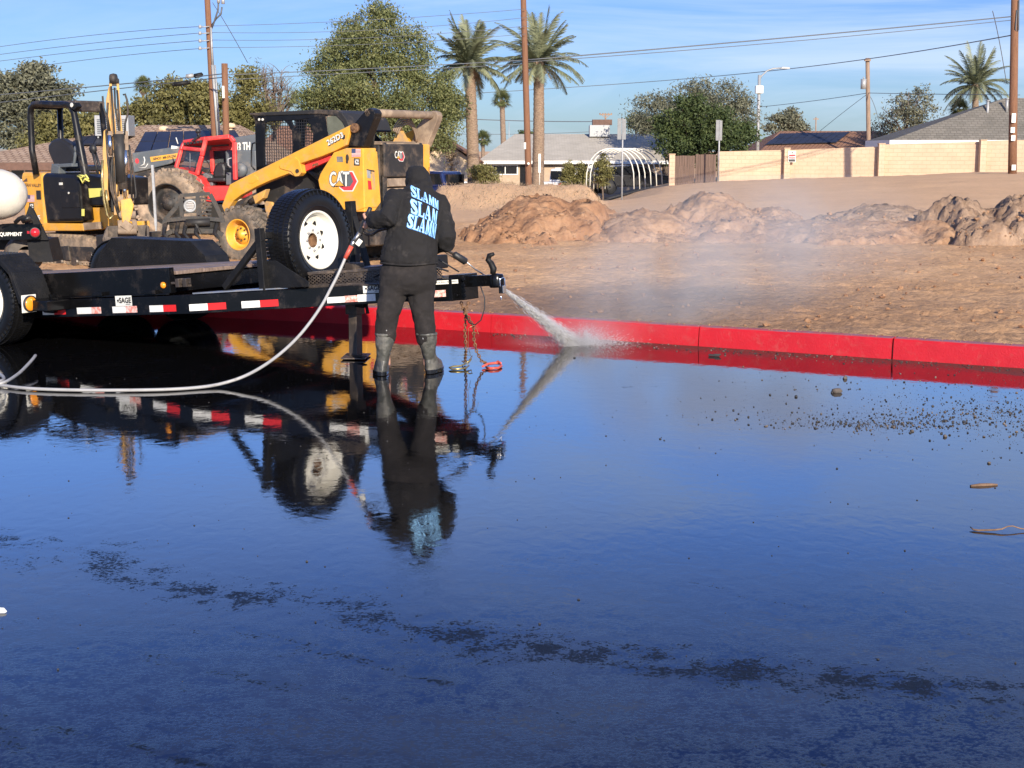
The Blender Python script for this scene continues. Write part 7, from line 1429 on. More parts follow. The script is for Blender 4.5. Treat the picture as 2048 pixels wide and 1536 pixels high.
m = MB(); m.add([H_(357, 334, .03), H_(388, 344, yc + .02), H_(402, 300, yc + .02), H_(366, 298, .14)], [(0, 1, 2, 3)]); m.build('windscreen', M['glass'], cb); m = MB(); m.add([H_(427, 343, yb), H_(460, 343, yb), H_(460, 300, yb), H_(427, 300, yb)], [(0, 1, 2, 3)]); m.build('rear_glass', M['glass'], cb)
hs = hpr('seat', [(429, 330), (438, 325), (448, 326), (452, 340), (450, 356), (426, 358), (424, 345)], .02, .3, 'vinyl', cb, .05); hpr('cushion', [(412, 356), (450, 355), (450, 364), (414, 364)], -.05, .4, 'vinyl', hs, .03)
m = MB(); c = H_(405, 334, .0); m.tube([c + Vector((.14 * cos(a) * .7, .1 * cos(a), .14 * sin(a))) for a in [2 * pi * k / 16 for k in range(16)]], .012, 6, closed=True); m.cyl(c, H_(398, 352, .1), .02); m.build('steering_wheel', M['ink'], cb)
m = MB(); m.tube([H_(463, 316, yc - .05), H_(456, 318, yc - .08), H_(456, 330, yc - .08), H_(462, 335, yc - .05)], .013, 6); m.build('grab_handle', M['galv'], cb)
m = MB(); m.tube([H_(380, 300, .05), H_(380, 336, .0)], .012, 5); m.build('wiper_bar', M['galv'], cb)
for (x, y, yy) in ((343, 419, -.65), (343, 419, 1.35), (590, 430, -.5), (590, 430, 1.35)):
    q = H_(x, y, yy); loader_wheel(FH, th_, (q.x, yy, .62), .64, .42, .36, -1 if yy < 0 else 1, 'black_d', 'rubber_d', 20, .55, .16, .05)
m = MB(); m.cyl(H_(352, 275, -.3), H_(356, 288, -.3), .01); m.prism(FH.xz([(343, 291), (355, 293), (355, 297), (343, 298)], -.35), 1, -.36, -.30); m.build('mirror', M['sticker'], th_)
m = MB(); q = H_(396, 262, -.2); m.cyl(H_(398, 276, -.2), q, .02); m.ell(q, (.05, .05, .05)); m.bar(H_(384, 282, -.2), H_(402, 270, -.2), .03, .03); m.build('beacon', M['ink'], th_)
m = MB(); m.lathe([(.01, -.1), (.12, -.08), (.14, 0), (.12, .05), (.01, .06)], H_(480, 340, -.1), (0, -1, 0), 20); m.build('air_filter', M['grey'], th_)
# leaning stake between the machines
a = at(305, 330, 19); b = at(312, 452, 19); m = MB(); m.bar((0, 0, 0), b - a, .035, .03); m.bar(b - a, (b - a) * 1.08, .03, .02); o = m.build('marker_stake', M['galv']); o.location = a; tag(o, 'thin pale upright stake standing before the telehandler wheel', 'stake')
# ================================================================== THE WORKER
M['hoodie'] = PM('black_fleece', (.008, .0072, .0074), .9, var=.25, bump=.0015, bscale=140, dirt=(.06, .052, .048), damt=.2, dscale=7)
M['trouser'] = PM('black_sweatpants', (.0125, .0102, .0098), .92, var=.22, bump=.0015, bscale=120, dirt=(.032, .026, .023), damt=.35, dscale=6)
M['skin'] = PM('skin', (.50, .27, .19), .5, var=.08); M['bootmat'] = PM('grey_rubber_boot', (.065, .066, .058), .35, var=.3, bump=.003, bscale=40, dirt=(.15, .14, .12), damt=.5, dscale=9)
M['sole'] = PM('wet_sole', (.012, .012, .012), .2)
pf = gnd(815, 749); PF = Frame(pf, 0); per = fthing('person', PF, 'worker in black hoodie and sweatpants with grey rubber boots, bending over a pressure wand', 'person')
def Q(px, py, D=11.15): return PF.I @ at(px, py, D)
def remesh(o, vox, smooth=4, disp=0, dsize=.12, sm=True):
    r = o.modifiers.new('remesh', 'REMESH'); r.mode = 'VOXEL'; r.voxel_size = vox; r.use_smooth_shade = True
    if smooth: s_ = o.modifiers.new('smooth', 'SMOOTH'); s_.iterations = smooth; s_.factor = .6
    if disp:
        for k, (a, b) in enumerate(((disp, dsize), (disp * .45, dsize * .35))):
            t = bpy.data.textures.new('folds', 'CLOUDS'); t.noise_scale = b; t.noise_depth = 2; d = o.modifiers.new('folds', 'DISPLACE'); d.texture = t; d.strength = a; d.mid_level = .5; d.texture_coords = 'LOCAL'
    return o
def limb(mb, pts, rad, n=14, sq=None, balls=True):
    mb.tube(pts, rad, n, 0, True, True, sq)
    if balls:
        for p, r in ((pts[0], rad[0]), (pts[-1], rad[-1])): mb.ell(p, r * .99, n=12, m=8)
def sect(mb, rows, n=24):                              # rows: (px centre, py, half width px, half thickness m, depth)
    vs = []; 
    for (x, y, hw, ht, D) in rows:
        c = Q(x, y, D); w_ = hw / sc_at(D)
        for j in range(n): a = 2 * pi * j / n; vs.append(c + Vector((w_ * cos(a), ht * sin(a), 0)))
    k = len(rows); fs = [(i * n + j, (i + 1) * n + j, (i + 1) * n + (j + 1) % n, i * n + (j + 1) % n) for i in range(k - 1) for j in range(n)]
    mb.add(vs, fs + [tuple(range(n)), tuple(range((k - 1) * n, k * n))[::-1]], 0, True)
# body: one continuous surface
mb = MB()
sect(mb, [(820, 560, 46, .10, 11.12), (820, 530, 50, .11, 11.15), (822, 480, 44, .10, 11.18), (828, 430, 48, .10, 11.24), (832, 400, 52, .09, 11.28), (833, 386, 34, .07, 11.32)])
limb(mb, [Q(833, 392, 11.30), Q(836, 372, 11.40)], [.055, .05]); mb.ell(Q(838, 366, 11.44), (.078, .095, .105))
mb.ell(Q(838, 372, 11.535), (.018, .03, .022)); mb.ell(Q(838, 363, 11.53), (.05, .03, .045))
LE, LW, LS = Q(775, 437, 11.02), Q(741, 441, 11.20), Q(794, 394, 11.22); RE, RW, RS = Q(893, 476, 11.16), Q(868, 497, 11.40), Q(876, 402, 11.28)
limb(mb, [LS, LS.lerp(LE, .5), LE], [.05, .045, .038]); limb(mb, [LE, LE.lerp(LW, .4), LW], [.038, .036, .025]); limb(mb, [RS, RS.lerp(RE, .5), RE], [.05, .045, .038]); limb(mb, [RE, RE.lerp(RW, .4), RW], [.038, .036, .025])
for hp_, kn_, an_ in ((Q(798, 540, 11.15), Q(781, 612, 11.10), Q(770, 700, 11.08)), (Q(844, 540, 11.17), Q(844, 612, 11.14), Q(856, 700, 11.12))):
    limb(mb, [hp_, hp_.lerp(kn_, .5), kn_], [.085, .075, .055]); limb(mb, [kn_, kn_.lerp(an_, .35), an_], [.052, .055, .036]); limb(mb, [an_, an_ + Vector((0, .02, -.10)), an_ + Vector((0, .16, -.14))], [.036, .04, .03])
# the two hands close around the wand; palm, four bent fingers and a thumb each
GA, GB = Q(722, 463, 11.28), Q(737, 425, 11.24)
def hand(mb, W_, ga, gb, side_dir, flip=1):
    ax = (gb - ga).normalized(); c0 = ga.lerp(gb, .5); v = (W_ - c0); v = (v - ax * v.dot(ax)).normalized(); u = ax.cross(v) * flip
    pc = c0 + v * .036 + ax * .0; rotm = Matrix((u, v, ax)).transposed(); mb.ell(pc, (.022, .018, .042), rotm, 14, 10); limb(mb, [W_, W_.lerp(pc, .5), pc], [.026, .027, .026], 12)
    for k, (l_, off) in enumerate(((.92, .034), (1.0, .012), (.96, -.010), (.80, -.031))):
        pts = []; R_ = .026
        for j in range(7):
            a = -.5 + j * .58 * l_; pts.append(c0 + ax * (off + .002 * j) + (v * cos(a) + u * sin(a)) * (R_ + (.004 if j in (1, 3) else 0)))
        limb(mb, [pc + ax * off * .95] + pts, [.011] + [.0098, .0100, .0090, .0092, .0084, .0082, .0072], 10)
    pts = [pc + ax * .028, c0 + ax * .045 + (v * .6 - u * .8) * .032, c0 + ax * .058 + (-v * .2 - u) * .030, c0 + ax * .060 + (-v * .9 - u * .4) * .028]; limb(mb, pts, [.014, .0125, .0105, .008], 10)
hand(mb, LW, GA, GB, None); RG0, RG1 = Q(852, 488, 11.46), Q(880, 499, 11.5); hand(mb, RW, RG0, RG1, None)
remesh(mb.build('body', M['skin'], per), .0048, 1)
# hoodie
mb = MB()
sect(mb, [(818, 526, 57, .150, 11.12), (818, 519, 59, .155, 11.12), (819, 508, 57, .155, 11.12), (820, 488, 54, .155, 11.13), (822, 462, 51, .15, 11.15), (826, 436, 52, .145, 11.18), (830, 414, 56, .14, 11.22), (832, 400, 57, .13, 11.25), (833, 389, 50, .115, 11.28), (834, 380, 34, .10, 11.32), (836, 370, 24, .09, 11.36)], 30)
limb(mb, [Q(800, 395, 11.23), LS + Vector((-.012, 0, .0)), LS.lerp(LE, .45) + Vector((-.012, -.01, 0)), LE, LE.lerp(LW, .45), LE.lerp(LW, .84), LE.lerp(LW, .98)], [.072, .076, .074, .074, .072, .062, .044], 18)
limb(mb, [Q(866, 400, 11.28), RS + Vector((.008, 0, 0)), RS.lerp(RE, .5) + Vector((.012, -.01, 0)), RE, RE + Vector((.004, .02, -.045)), RE.lerp(RW, .5), RE.lerp(RW, .9)], [.072, .074, .070, .070, .062, .062, .046], 18)
mb.ell(Q(836, 362, 11.42), (.103, .125, .108)); mb.ell(Q(834, 352, 11.44), (.092, .12, .085)); mb.ell(Q(845, 374, 11.36), (.082, .10, .062), Matrix.Rotation(-.5, 3, 'Y')); mb.ell(Q(832, 384, 11.30), (.11, .10, .06)); mb.ell(Q(852, 384, 11.29), (.07, .08, .05))
hood = remesh(mb.build('hoodie', M['hoodie'], per), .0085, 4, .032, .13)
mb = MB()      # hem and cuff ribs
vs = []; c = Q(818, 526, 11.12); w_ = 57.5 / sc_at(11.12); mb.tube([c + Vector((w_ * cos(a), .152 * sin(a), -.004 * sin(3 * a))) for a in [2 * pi * k / 30 for k in range(30)]], .008, 8, closed=True); d = (LW - LE).normalized()
mb.build('hem_rib', M['hoodie'], hood); mb = MB(); mb.tube([LE.lerp(LW, .97), LE.lerp(LW, 1.03)], [.045, .040], 16); mb.build('cuff', M['hoodie'], hood)
# trousers
mb = MB()
sect(mb, [(820, 515, 52, .13, 11.13), (820, 530, 56, .145, 11.13), (817, 548, 58, .155, 11.12), (815, 565, 58, .15, 11.11), (814, 578, 54, .13, 11.11), (814, 588, 45, .10, 11.11)], 30)
limb(mb, [Q(789, 548, 11.12), Q(786, 580, 11.10), Q(781, 605, 11.07), Q(776, 628, 11.06), Q(774, 650, 11.06), Q(772, 668, 11.06), Q(771, 678, 11.06)], [.116, .110, .096, .085, .080, .078, .072], 20)
limb(mb, [Q(842, 548, 11.14), Q(842, 580, 11.13), Q(844, 602, 11.11), Q(846, 628, 11.10), Q(848, 648, 11.10), Q(850, 664, 11.10), Q(851, 674, 11.10)], [.116, .106, .094, .086, .082, .080, .074], 20)
remesh(mb.build('trousers', M['trouser'], per), .0085, 3, .030, .15)
# boots
def boot(x0, y0, xt, D, yaw, lab):
    e = bpy.data.objects.new('boot', None); COL.objects.link(e); e.parent = per; g = PF.I @ gnd(x0, y0); top = Q(xt, 666, D); Mz = Matrix.Rotation(yaw, 3, 'Z'); mb = MB(); n = 20
    rows = []; H_t = top.z
    for z, cx_, cy, rx_, ry_ in ((.02, 0, .10, .056, .15), (.05, 0, .10, .056, .15), (.085, 0, .085, .052, .135), (.115, 0, .04, .050, .085), (.15, 0, .012, .051, .064), (.19, 0, .0, .056, .062), (.24, 0, -.002, .070, .070), (H_t - .01, 0, 0, .077, .076), (H_t + .005, 0, 0, .079, .078)):
        t = z / H_t; c = g.lerp(top, t); c.z = z; rows.append([c + Mz @ Vector((cx_ + rx_ * cos(2 * pi * j / n), cy + ry_ * sin(2 * pi * j / n), 0)) for j in range(n)])
    mb.add([v for r_ in rows for v in r_], [(i * n + j, i * n + (j + 1) % n, (i + 1) * n + (j + 1) % n, (i + 1) * n + j) for i in range(len(rows) - 1) for j in range(n)] + [tuple(range(n))[::-1], tuple(range((len(rows) - 1) * n, len(rows) * n))], 0, True)
    mb.tube([g.lerp(top, .98) + Mz @ Vector((.078 * cos(a), .078 * sin(a), H_t * 0)) for a in [2 * pi * k / 20 for k in range(20)]], .006, 6, closed=True)
    o = remesh(mb.build('upper', M['bootmat'], e), .006, 2, .010, .07)
    mb = MB(); P = []
    for k in range(26): a = 2 * pi * k / 26; P.append((.060 * cos(a) * (1 if sin(a) > -.2 else .92), .098 + .158 * sin(a)))
    lo = [g + Mz @ Vector((x, y, .002)) for x, y in P]; hi = [g + Mz @ Vector((x * 1.02, y * 1.01, .034)) for x, y in P]; k = len(P); mb.add(lo + hi, [tuple(range(k))[::-1], tuple(range(k, 2 * k))] + [(i, (i + 1) % k, k + (i + 1) % k, k + i) for i in range(k)], 0, False); mb.build('sole', M['sole'], e, bevel=.004)
    mb = MB(); a = top + Mz @ Vector((-.0, -.073, .012)); mb.bar(a + Vector((0, 0, .02)), a + Vector((.0, 0, -.05)), .013, .006); mb.build('pull_tab', M['galv'], e)
boot(763, 751, 771, 11.06, .15, 'l'); boot(861, 747, 853, 11.10, -.25, 'r')
# lettering on the back: three bowed rows of serif capitals
def inpoly(x, y, P):
    c = False; j = len(P) - 1
    for i in range(len(P)):
        a, b = P[i], P[j]
        if (a[1] > y) != (b[1] > y) and x < (b[0] - a[0]) * (y - a[1]) / (b[1] - a[1]) + a[0]: c = not c
        j = i
    return c
def curve_s():
    cs = [(.84, .74), (.72, .88), (.50, .95), (.27, .90), (.19, .76), (.30, .62), (.52, .52), (.74, .40), (.83, .25), (.73, .10), (.50, .04), (.26, .10), (.13, .28)]; w = [.05, .07, .09, .12, .15, .17, .17, .17, .15, .12, .09, .07, .05]; return cs, w
_cs, _cw = curve_s()
GL = {'L': [[(.14, 0), (.40, 0), (.40, 1), (.14, 1)], [(0, .93), (.54, .93), (.54, 1), (0, 1)], [(0, 0), (.92, 0), (.98, .34), (.88, .34), (.78, .10), (0, .07)]],
      'A': [[(.40, 1), (.56, 1), (.96, .04), (.66, .04), (.40, .80), (.14, .04), (.06, .04)], [(.18, .27), (.72, .27), (.70, .35), (.21, .35)], [(0, 0), (.32, 0), (.32, .07), (0, .07)], [(.55, 0), (1.0, 0), (1.0, .07), (.55, .07)]],
      'M': [[(.05, 0), (.15, 0), (.15, 1), (.05, 1)], [(.03, 1), (.28, 1), (.54, .30), (.48, .02), (.42, .02)], [(.48, .02), (.54, .30), (.76, 1), (.70, 1), (.42, .14)], [(.70, 0), (.90, 0), (.90, 1), (.70, 1)], [(-.02, 0), (.24, 0), (.24, .06), (-.02, .06)], [(.62, 0), (.98, 0), (.98, .06), (.62, .06)], [(.80, .94), (.98, .94), (.98, 1), (.80, 1)]]}
def inglyph(ch, x, y):
    if ch == 'S':
        for (a, wa), (b, wb) in zip(zip(_cs[:-1], _cw[:-1]), zip(_cs[1:], _cw[1:])):
            dx, dy = b[0] - a[0], b[1] - a[1]; t = max(0, min(1, ((x - a[0]) * dx + (y - a[1]) * dy) / (dx * dx + dy * dy)))
            if (x - a[0] - t * dx) ** 2 + (y - a[1] - t * dy) ** 2 < (wa + (wb - wa) * t) ** 2: return True
        return inpoly(x, y, [(.80, .70), (.86, .70), (.86, .98), (.80, .98)]) or inpoly(x, y, [(.10, .02), (.15, .02), (.17, .34), (.11, .34)])
    return any(inpoly(x, y, P) for P in GL[ch])
ADV = {'S': .92, 'L': .98, 'A': 1.08, 'M': 1.12}
dg = bpy.context.evaluated_depsgraph_get(); dg.update(); he_ = hood.evaluated_get(dg); hm = he_.to_mesh()
from mathutils.bvhtree import BVHTree
bv = BVHTree.FromPolygons([hood.matrix_world @ v.co + pf for v in hm.vertices] if (hood.matrix_world.translation - pf).length > 1e-3 else [hood.matrix_world @ v.co for v in hm.vertices], [tuple(p.vertices) for p in hm.polygons]); he_.to_mesh_clear()
def onback(px, py, off):
    d = ray(px, py).normalized(); h = bv.ray_cast(CAM, d)
    return None if h[0] is None or h[0].y > 11.6 or h[0].y < 10.7 else PF.I @ (h[0] - d * off)
for rk, (word, TLc, TRc, BLc, BRc) in enumerate((('SLAMM', (820, 369), (877, 402), (822, 392), (877, 420)), ('SLAM', (820, 396), (876, 423), (821, 426), (873, 449)), ('SLAMM', (817, 427), (874, 449), (812, 454), (870, 477)))):
    tot = sum(ADV[c] for c in word); NX, NY = 150, 64; st = {}
    def gl(u, v):
        if not (0 <= v <= 1): return False
        x = u * tot
        for c in word:
            if x < ADV[c]: return 0 <= x and inglyph(c, x / .92 if c != 'M' else x / 1.04, v)
            x -= ADV[c]
        return False
    ins = np.zeros((NX, NY), int)
    for i in range(NX):
        for j in range(NY):
            u = (i + .5) / NX; v = (j + .5) / NY * 1.1 - .05
            if gl(u, v): ins[i, j] = 1
            elif gl(u - .012, v + .035) or gl(u - .02, v + .06) or gl(u + .012, v): ins[i, j] = 2
    for mt, nm, code, off in (('bluetxt', 'back_lettering', 1, .004), ('bluedark', 'lettering_shadow', 2, .003)):
        vi = {}; V = []; Fl = []
        def vid(i, j):
            if (i, j) not in vi:
                u = i / NX; v = j / NY * 1.1 - .05; g_u = 1 - (1 - u) ** 1.28; bow = 2.2 * sin(pi * u)
                T = (TLc[0] + (TRc[0] - TLc[0]) * g_u, TLc[1] + (TRc[1] - TLc[1]) * g_u - bow); Bm = (BLc[0] + (BRc[0] - BLc[0]) * g_u, BLc[1] + (BRc[1] - BLc[1]) * g_u - bow)
                p = onback(Bm[0] + (T[0] - Bm[0]) * v, Bm[1] + (T[1] - Bm[1]) * v, off); vi[(i, j)] = None if p is None else len(V)
                if p is not None: V.append(p)
            return vi[(i, j)]
        for i in range(NX):
            for j in range(NY):
                if ins[i, j] == code:
                    q = [vid(i, j), vid(i + 1, j), vid(i + 1, j + 1), vid(i, j + 1)]
                    if None not in q: Fl.append(q)
        if Fl: np_mesh(nm, np.array([tuple(v) for v in V]), np.array(Fl), M[mt], hood, True)
# ================================================================== WAND, HOSE, WATER
wl = fthing('pressure_wand', Frame(pf, 0), 'long pressure washer wand held in both hands, black grip sleeve near its tip', 'pressure washer wand')
mb = MB(); mb.tube([GA + (GA - GB) * .2, GA, GB, GB + (GB - GA) * .25], [.016, .019, .019, .016], 12); mb.tube([GB, Q(742, 424, 11.27), Q(748, 432, 11.3)], [.012, .010, .008], 8); g_ = mb.build('gun_body', M['ink'], wl)
mb = MB(); mb.tube([Q(722, 462, 11.28), Q(735, 470, 11.31), Q(744, 470, 11.33), Q(756, 462, 11.36), Q(772, 457, 11.42), Q(815, 472, 11.48), Q(866, 494, 11.52), Q(892, 500, 11.55), Q(914, 512, 11.58)], .0105, 10); mb.tube([Q(890, 504, 11.54), Q(912, 518, 11.57)], .006, 8); mb.build('lance_tube', M['brownsteel'], wl)
mb = MB(); mb.tube([Q(728, 452, 11.25), Q(738, 462, 11.28), Q(748, 460, 11.3), Q(746, 452, 11.3)], .006, 8); mb.build('trigger', M['galv'], wl)
mb = MB(); a, b = Q(909, 509, 11.57), Q(931, 523, 11.61); mb.tube([a + (b - a) * -.12, a, b, b + (b - a) * .08], [.012, .027, .029, .016], 14); mb.build('grip_sleeve', M['ink'], wl); mb = MB(); mb.tube([Q(929, 521, 11.61), Q(950, 538, 11.66), Q(986, 561, 11.78)], [.0065, .006, .006], 8); mb.cyl(Q(980, 557.5, 11.76), Q(987, 562, 11.785), .011, n=10); mb.build('lance_tip', M['steel'], wl)
mb = MB(); a, b, c, d = Q(719, 466, 11.27), Q(708, 482, 11.26), Q(703, 492, 11.25), Q(690, 517, 11.24); mb.tube([a, a.lerp(b, .5), b], [.018, .014, .018], 12); mb.tube([b, b.lerp(c, .3), b.lerp(c, .6), c], [.013, .020, .013, .017], 12); cpl = mb.build('coupling', M['steel'], wl); mb = MB(); mb.bar(Q(714, 482, 11.22), Q(722, 488, 11.22), .02, .05); mb.build('swivel_tab', M['white'], wl, bevel=.003); mb = MB(); mb.tube([c, d], [.0185, .0165], 12); mb.build('red_bend_guard', M['hookred'], wl)
ho = thing('hose', gnd(400, 776), 0, 'long grey pressure hose curving from the worker down across the wet asphalt to the left', 'hose'); hoI = Matrix.Translation(-gnd(400, 776))
def smooth(pts, k=8):
    P = [Vector(p) for p in pts]; out = []
    for i in range(len(P) - 1):
        p0, p1, p2, p3 = P[max(i - 1, 0)], P[i], P[i + 1], P[min(i + 2, len(P) - 1)]
        for j in range(k): t = j / k; out.append(.5 * ((2 * p1) + (p2 - p0) * t + (2 * p0 - 5 * p1 + 4 * p2 - p3) * t * t + (3 * p1 - p0 - 3 * p2 + p3) * t ** 3))
    return out + [P[-1]]
hz = .0165
air = [(691, 515, 11.24), (676, 549, 11.20), (660, 580, 11.14), (645, 608, 11.08), (622, 642, 11.0), (595, 675, 10.9), (562, 706, 10.78), (525, 733, 10.65), (485, 754, 10.52)]
pts = [hoI @ at(*p) for p in air] + [hoI @ gnd(440, 768, hz + .01)] + [hoI @ gnd(x, y, hz) for x, y in ((395, 775), (330, 779), (240, 780.5), (140, 780), (60, 777), (5, 771), (-40, 764))]
mb = MB(); mb.tube(smooth(pts), .0118, 12); mb.build('hose_run', M['hose'], ho)
mb = MB(); mb.tube(smooth([hoI @ gnd(x, y, z) for x, y, z in ((-60, 776, hz), (-20, 771, hz), (10, 764, hz + .02), (36, 748, .05), (52, 733, .07), (64, 720, .09), (71, 711, .10))]), .0118, 12); mb.tube(smooth([hoI @ gnd(x, y, z) for x, y, z in ((-30, 742, hz), (-8, 745, hz), (5, 752, hz), (7, 759, hz), (-4, 763, hz), (-30, 764, hz))]), .0125, 10); mb.build('hose_loop', M['hose'], ho)
# spray: thousands of drops in a cone, splash where it lands
def watermat(name, a, col=(.93, .94, .95)):
    m, n, b = newmat(name); l = n.links.new; b.inputs['Base Color'].default_value = c4(col); b.inputs['Roughness'].default_value = .4; tr = nd(n, 'ShaderNodeBsdfTransparent'); tl = nd(n, 'ShaderNodeBsdfTranslucent'); tl.inputs['Color'].default_value = c4(col)
    m1 = nd(n, 'ShaderNodeMixShader'); m1.inputs[0].default_value = .45; l(b.outputs[0], m1.inputs[1]); l(tl.outputs[0], m1.inputs[2]); m2 = nd(n, 'ShaderNodeMixShader'); m2.inputs[0].default_value = a; l(tr.outputs[0], m2.inputs[1]); l(m1.outputs[0], m2.inputs[2]); out = [q for q in n.nodes if q.type == 'OUTPUT_MATERIAL'][0]; l(m2.outputs[0], out.inputs[0]); return m
M['drops'] = watermat('flying_drops', .6, (.98, .98, .98))
T0 = at(987, 562, 11.785); G0 = gnd(1150, 690); rg = np.random.RandomState(9); ax = np.array(G0 - T0); Ls = np.linalg.norm(ax); ax /= Ls; s1 = np.cross(ax, [0, 0, 1]); s1 /= np.linalg.norm(s1); s2 = np.cross(ax, s1)
n_ = 20000; t = rg.rand(n_) ** .62; rad = .005 + .085 * t ** 1.15; a_ = rg.rand(n_) * 2 * pi; rr_ = np.abs(rg.normal(0, .5, n_)) * rad
dirs = ax[None] + (np.outer(np.cos(a_) * rr_ / (t * Ls + .05), s1) + np.outer(np.sin(a_) * rr_ / (t * Ls + .05), s2)); dirs /= np.linalg.norm(dirs, axis=1)[:, None]
C_ = np.array(T0)[None] + ax[None] * (t * Ls)[:, None] + np.outer(np.cos(a_) * rr_, s1) + np.outer(np.sin(a_) * rr_, s2); C_[:, 2] = np.maximum(C_[:, 2], .004)
ln = (.010 + .05 * rg.rand(n_))[:, None]; wd = (.0004 + .0010 * rg.rand(n_))[:, None]; pz = rg.normal(size=(n_, 3)); pz -= dirs * (pz * dirs).sum(1)[:, None]; pz /= np.linalg.norm(pz, axis=1)[:, None]
def needles(C_, dirs, pz, ln, wd):
    q2 = np.cross(dirs, pz); A = C_ - dirs * ln; B_ = C_ + dirs * ln; V = np.stack([A, C_ + pz * wd, C_ - pz * wd * .5 + q2 * wd * .87, C_ - pz * wd * .5 - q2 * wd * .87, B_], 1).reshape(-1, 3)
    b = np.arange(len(C_))[:, None, None] * 5; F3 = np.array([[0, 2, 1], [0, 3, 2], [0, 1, 3], [4, 1, 2], [4, 2, 3], [4, 3, 1]])[None]; return V, (b + F3).reshape(-1, 3)
V1, F1 = needles(C_, dirs, pz, ln, wd)
n2 = 5000; ph = rg.rand(n2) * 2 * pi; ds_ = np.abs(rg.normal(0, .13, n2)); sp_ = np.stack([np.cos(ph) * ds_ * 1.5 + .10, np.sin(ph) * ds_ * .8, np.abs(rg.normal(0, .055, n2)) * (1.2 - np.minimum(ds_ * 2, 1))], 1); C2 = np.array(G0)[None] + sp_; C2[:, 2] = np.maximum(C2[:, 2], .003)
d2 = sp_ + np.array([0.1, 0, .12]) + rg.normal(0, .05, (n2, 3)); d2 /= np.linalg.norm(d2, axis=1)[:, None]; p2_ = rg.normal(size=(n2, 3)); p2_ -= d2 * (p2_ * d2).sum(1)[:, None]; p2_ /= np.linalg.norm(p2_, axis=1)[:, None]
V2, F2 = needles(C2, d2, p2_, (.004 + .012 * rg.rand(n2))[:, None], (.0005 + .0011 * rg.rand(n2))[:, None])
tag(np_mesh('water_spray', np.concatenate([V1, V2]), np.concatenate([F1, F2 + len(V1)]), M['drops'], None, True), kind='stuff', label='white fan of water shooting from the wand onto the asphalt by the kerb', cat='water spray')
def mistmat(name, dens, blobs, scale=1.6):
    m = bpy.data.materials.new(name); m.use_nodes = True; n = m.node_tree; n.nodes.clear(); l = n.links.new; out = nd(n, 'ShaderNodeOutputMaterial'); v = nd(n, 'ShaderNodeVolumePrincipled'); l(v.outputs[0], out.inputs['Volume'])
    t = nd(n, 'ShaderNodeTexCoord'); z = nd(n, 'ShaderNodeTexNoise', i_Scale=scale, i_Detail=4, i_Roughness=.6); l(t.outputs['Object'], z.inputs[0]); r = nd(n, 'ShaderNodeMapRange'); r.inputs['From Min'].default_value = .30; r.inputs['From Max'].default_value = .78; l(z.outputs['Fac'], r.inputs[0])
    acc = None
    for (c, rad, w) in blobs:
        mp_ = nd(n, 'ShaderNodeMapping', vector_type='TEXTURE'); mp_.inputs['Location'].default_value = c; mp_.inputs['Scale'].default_value = rad; l(t.outputs['Object'], mp_.inputs[0]); g = nd(n, 'ShaderNodeTexGradient', gradient_type='QUADRATIC_SPHERE'); l(mp_.outputs[0], g.inputs[0]); k = nd(n, 'ShaderNodeMath', operation='MULTIPLY'); l(g.outputs['Fac'], k.inputs[0]); k.inputs[1].default_value = w
        if acc is None: acc = k.outputs[0]
        else: a = nd(n, 'ShaderNodeMath', operation='ADD'); l(acc, a.inputs[0]); l(k.outputs[0], a.inputs[1]); acc = a.outputs[0]
    q = nd(n, 'ShaderNodeMath', operation='MULTIPLY'); l(acc, q.inputs[0]); l(r.outputs[0], q.inputs[1]); q2 = nd(n, 'ShaderNodeMath', operation='MULTIPLY'); l(q.outputs[0], q2.inputs[0]); q2.inputs[1].default_value = dens; l(q2.outputs[0], v.inputs['Density']); v.inputs['Color'].default_value = (.97, .97, .98, 1); v.inputs['Anisotropy'].default_value = 0; return m
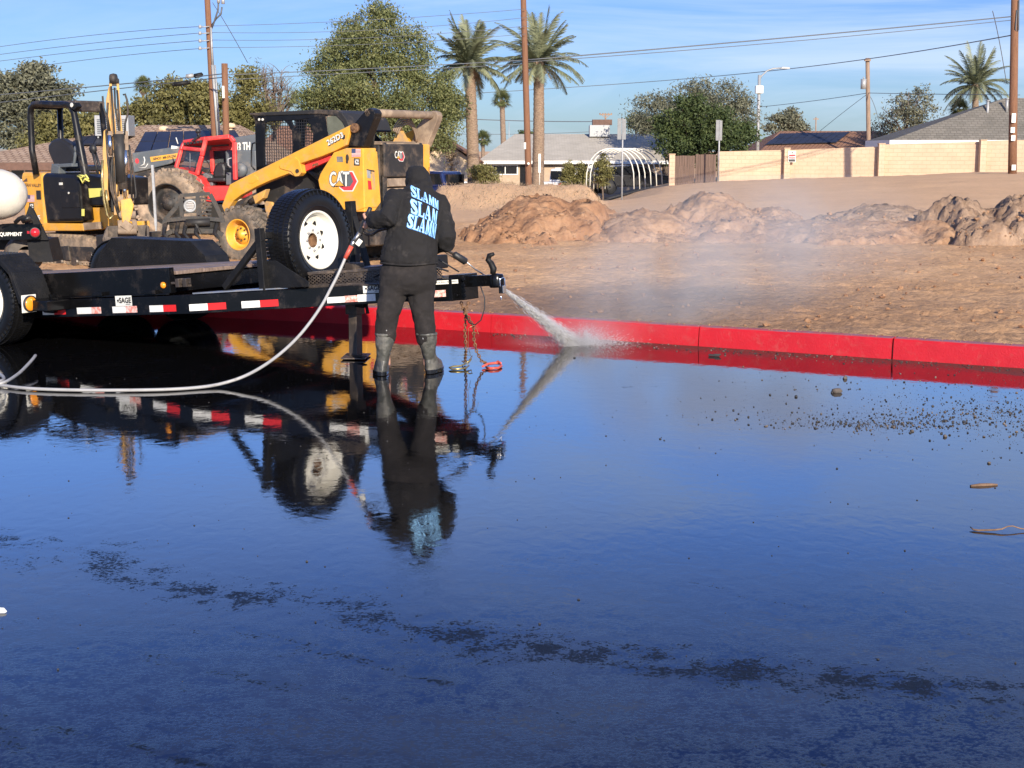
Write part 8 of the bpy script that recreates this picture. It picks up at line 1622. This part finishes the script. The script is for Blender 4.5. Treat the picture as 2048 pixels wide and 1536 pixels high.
def conemat():
    m = bpy.data.materials.new('spray_cone'); m.use_nodes = True; n = m.node_tree; n.nodes.clear(); l = n.links.new; out = nd(n, 'ShaderNodeOutputMaterial'); v = nd(n, 'ShaderNodeVolumePrincipled'); l(v.outputs[0], out.inputs['Volume'])
    t = nd(n, 'ShaderNodeTexCoord'); sp = nd(n, 'ShaderNodeSeparateXYZ'); l(t.outputs['Object'], sp.inputs[0])
    def ma(op, a, b=0):
        k = nd(n, 'ShaderNodeMath', operation=op)
        for i, q in enumerate((a, b)):
            if isinstance(q, (int, float)): k.inputs[i].default_value = q
            else: l(q, k.inputs[i])
        return k.outputs[0]
    z = sp.outputs['Z']; r = ma('SQRT', ma('ADD', ma('MULTIPLY', sp.outputs['X'], sp.outputs['X']), ma('MULTIPLY', sp.outputs['Y'], sp.outputs['Y']))); R_ = ma('ADD', ma('MULTIPLY', z, .085), .008)
    q = ma('MAXIMUM', ma('SUBTRACT', 1, ma('DIVIDE', r, R_)), 0); q = ma('MULTIPLY', q, q); mp_ = nd(n, 'ShaderNodeMapping'); mp_.inputs['Scale'].default_value = (60, 60, 5); l(t.outputs['Object'], mp_.inputs[0]); nz_ = nd(n, 'ShaderNodeTexNoise', i_Scale=1, i_Detail=3); l(mp_.outputs[0], nz_.inputs[0])
    q = ma('MULTIPLY', q, ma('MULTIPLY', nz_.outputs['Fac'], nz_.outputs['Fac'])); q = ma('MULTIPLY', q, ma('DIVIDE', 5.0, ma('ADD', z, .08))); l(q, v.inputs['Density']); v.inputs['Color'].default_value = (.99, .99, .99, 1); return m
mb = MB(); mb.lathe([(.001, -.01), (.012, 0), (.012 + .09 * Ls, Ls * .985), (.001, Ls * .985)], (0, 0, 0), (0, 0, 1), 20); o = mb.build('spray_cloud', conemat()); o.location = T0; o.rotation_euler = Vector(ax).to_track_quat('Z', 'Y').to_euler(); tag(o, kind='stuff', label='fine white core of the water jet between the wand tip and the kerb', cat='water spray')
p0 = at(1150, 640, 13.4); mb = MB(); mb.bb((-1.2, -1.0, .01), (3.6, 2.6, 1.45)); o = mb.build('mist', [mistmat('mist', 1.0, [((-.05, -.62, .03), (.75, .4, .36), 6.5), ((.75, .2, .5), (1.7, 1.2, .95), 2.1), ((1.9, .9, .85), (2.0, 1.6, .9), 1.8)])]); o.location = (p0.x, 13.3, 0); tag(o, kind='stuff', label='thin white mist drifting to the right from the spray over the dirt', cat='mist')
# small scrap at the left edge of the wet pavement
p = gnd(4, 1226); m = MB(); m.add([(-.12, -.012, .002), (.012, -.004, .003), (.017, .004, .006), (.004, .012, .016), (-.12, .02, .02)], [(0, 1, 2, 3, 4)]); m.add([(-.12, -.012, .0), (.012, -.004, .001), (.017, .004, .004), (.004, .012, .014), (-.12, .02, .018)], [(4, 3, 2, 1, 0)])
o = m.build('paper_scrap', M['sticker']); o.location = p; tag(o, 'white paper scrap poking in at the left edge of the wet pavement', 'paper scrap')
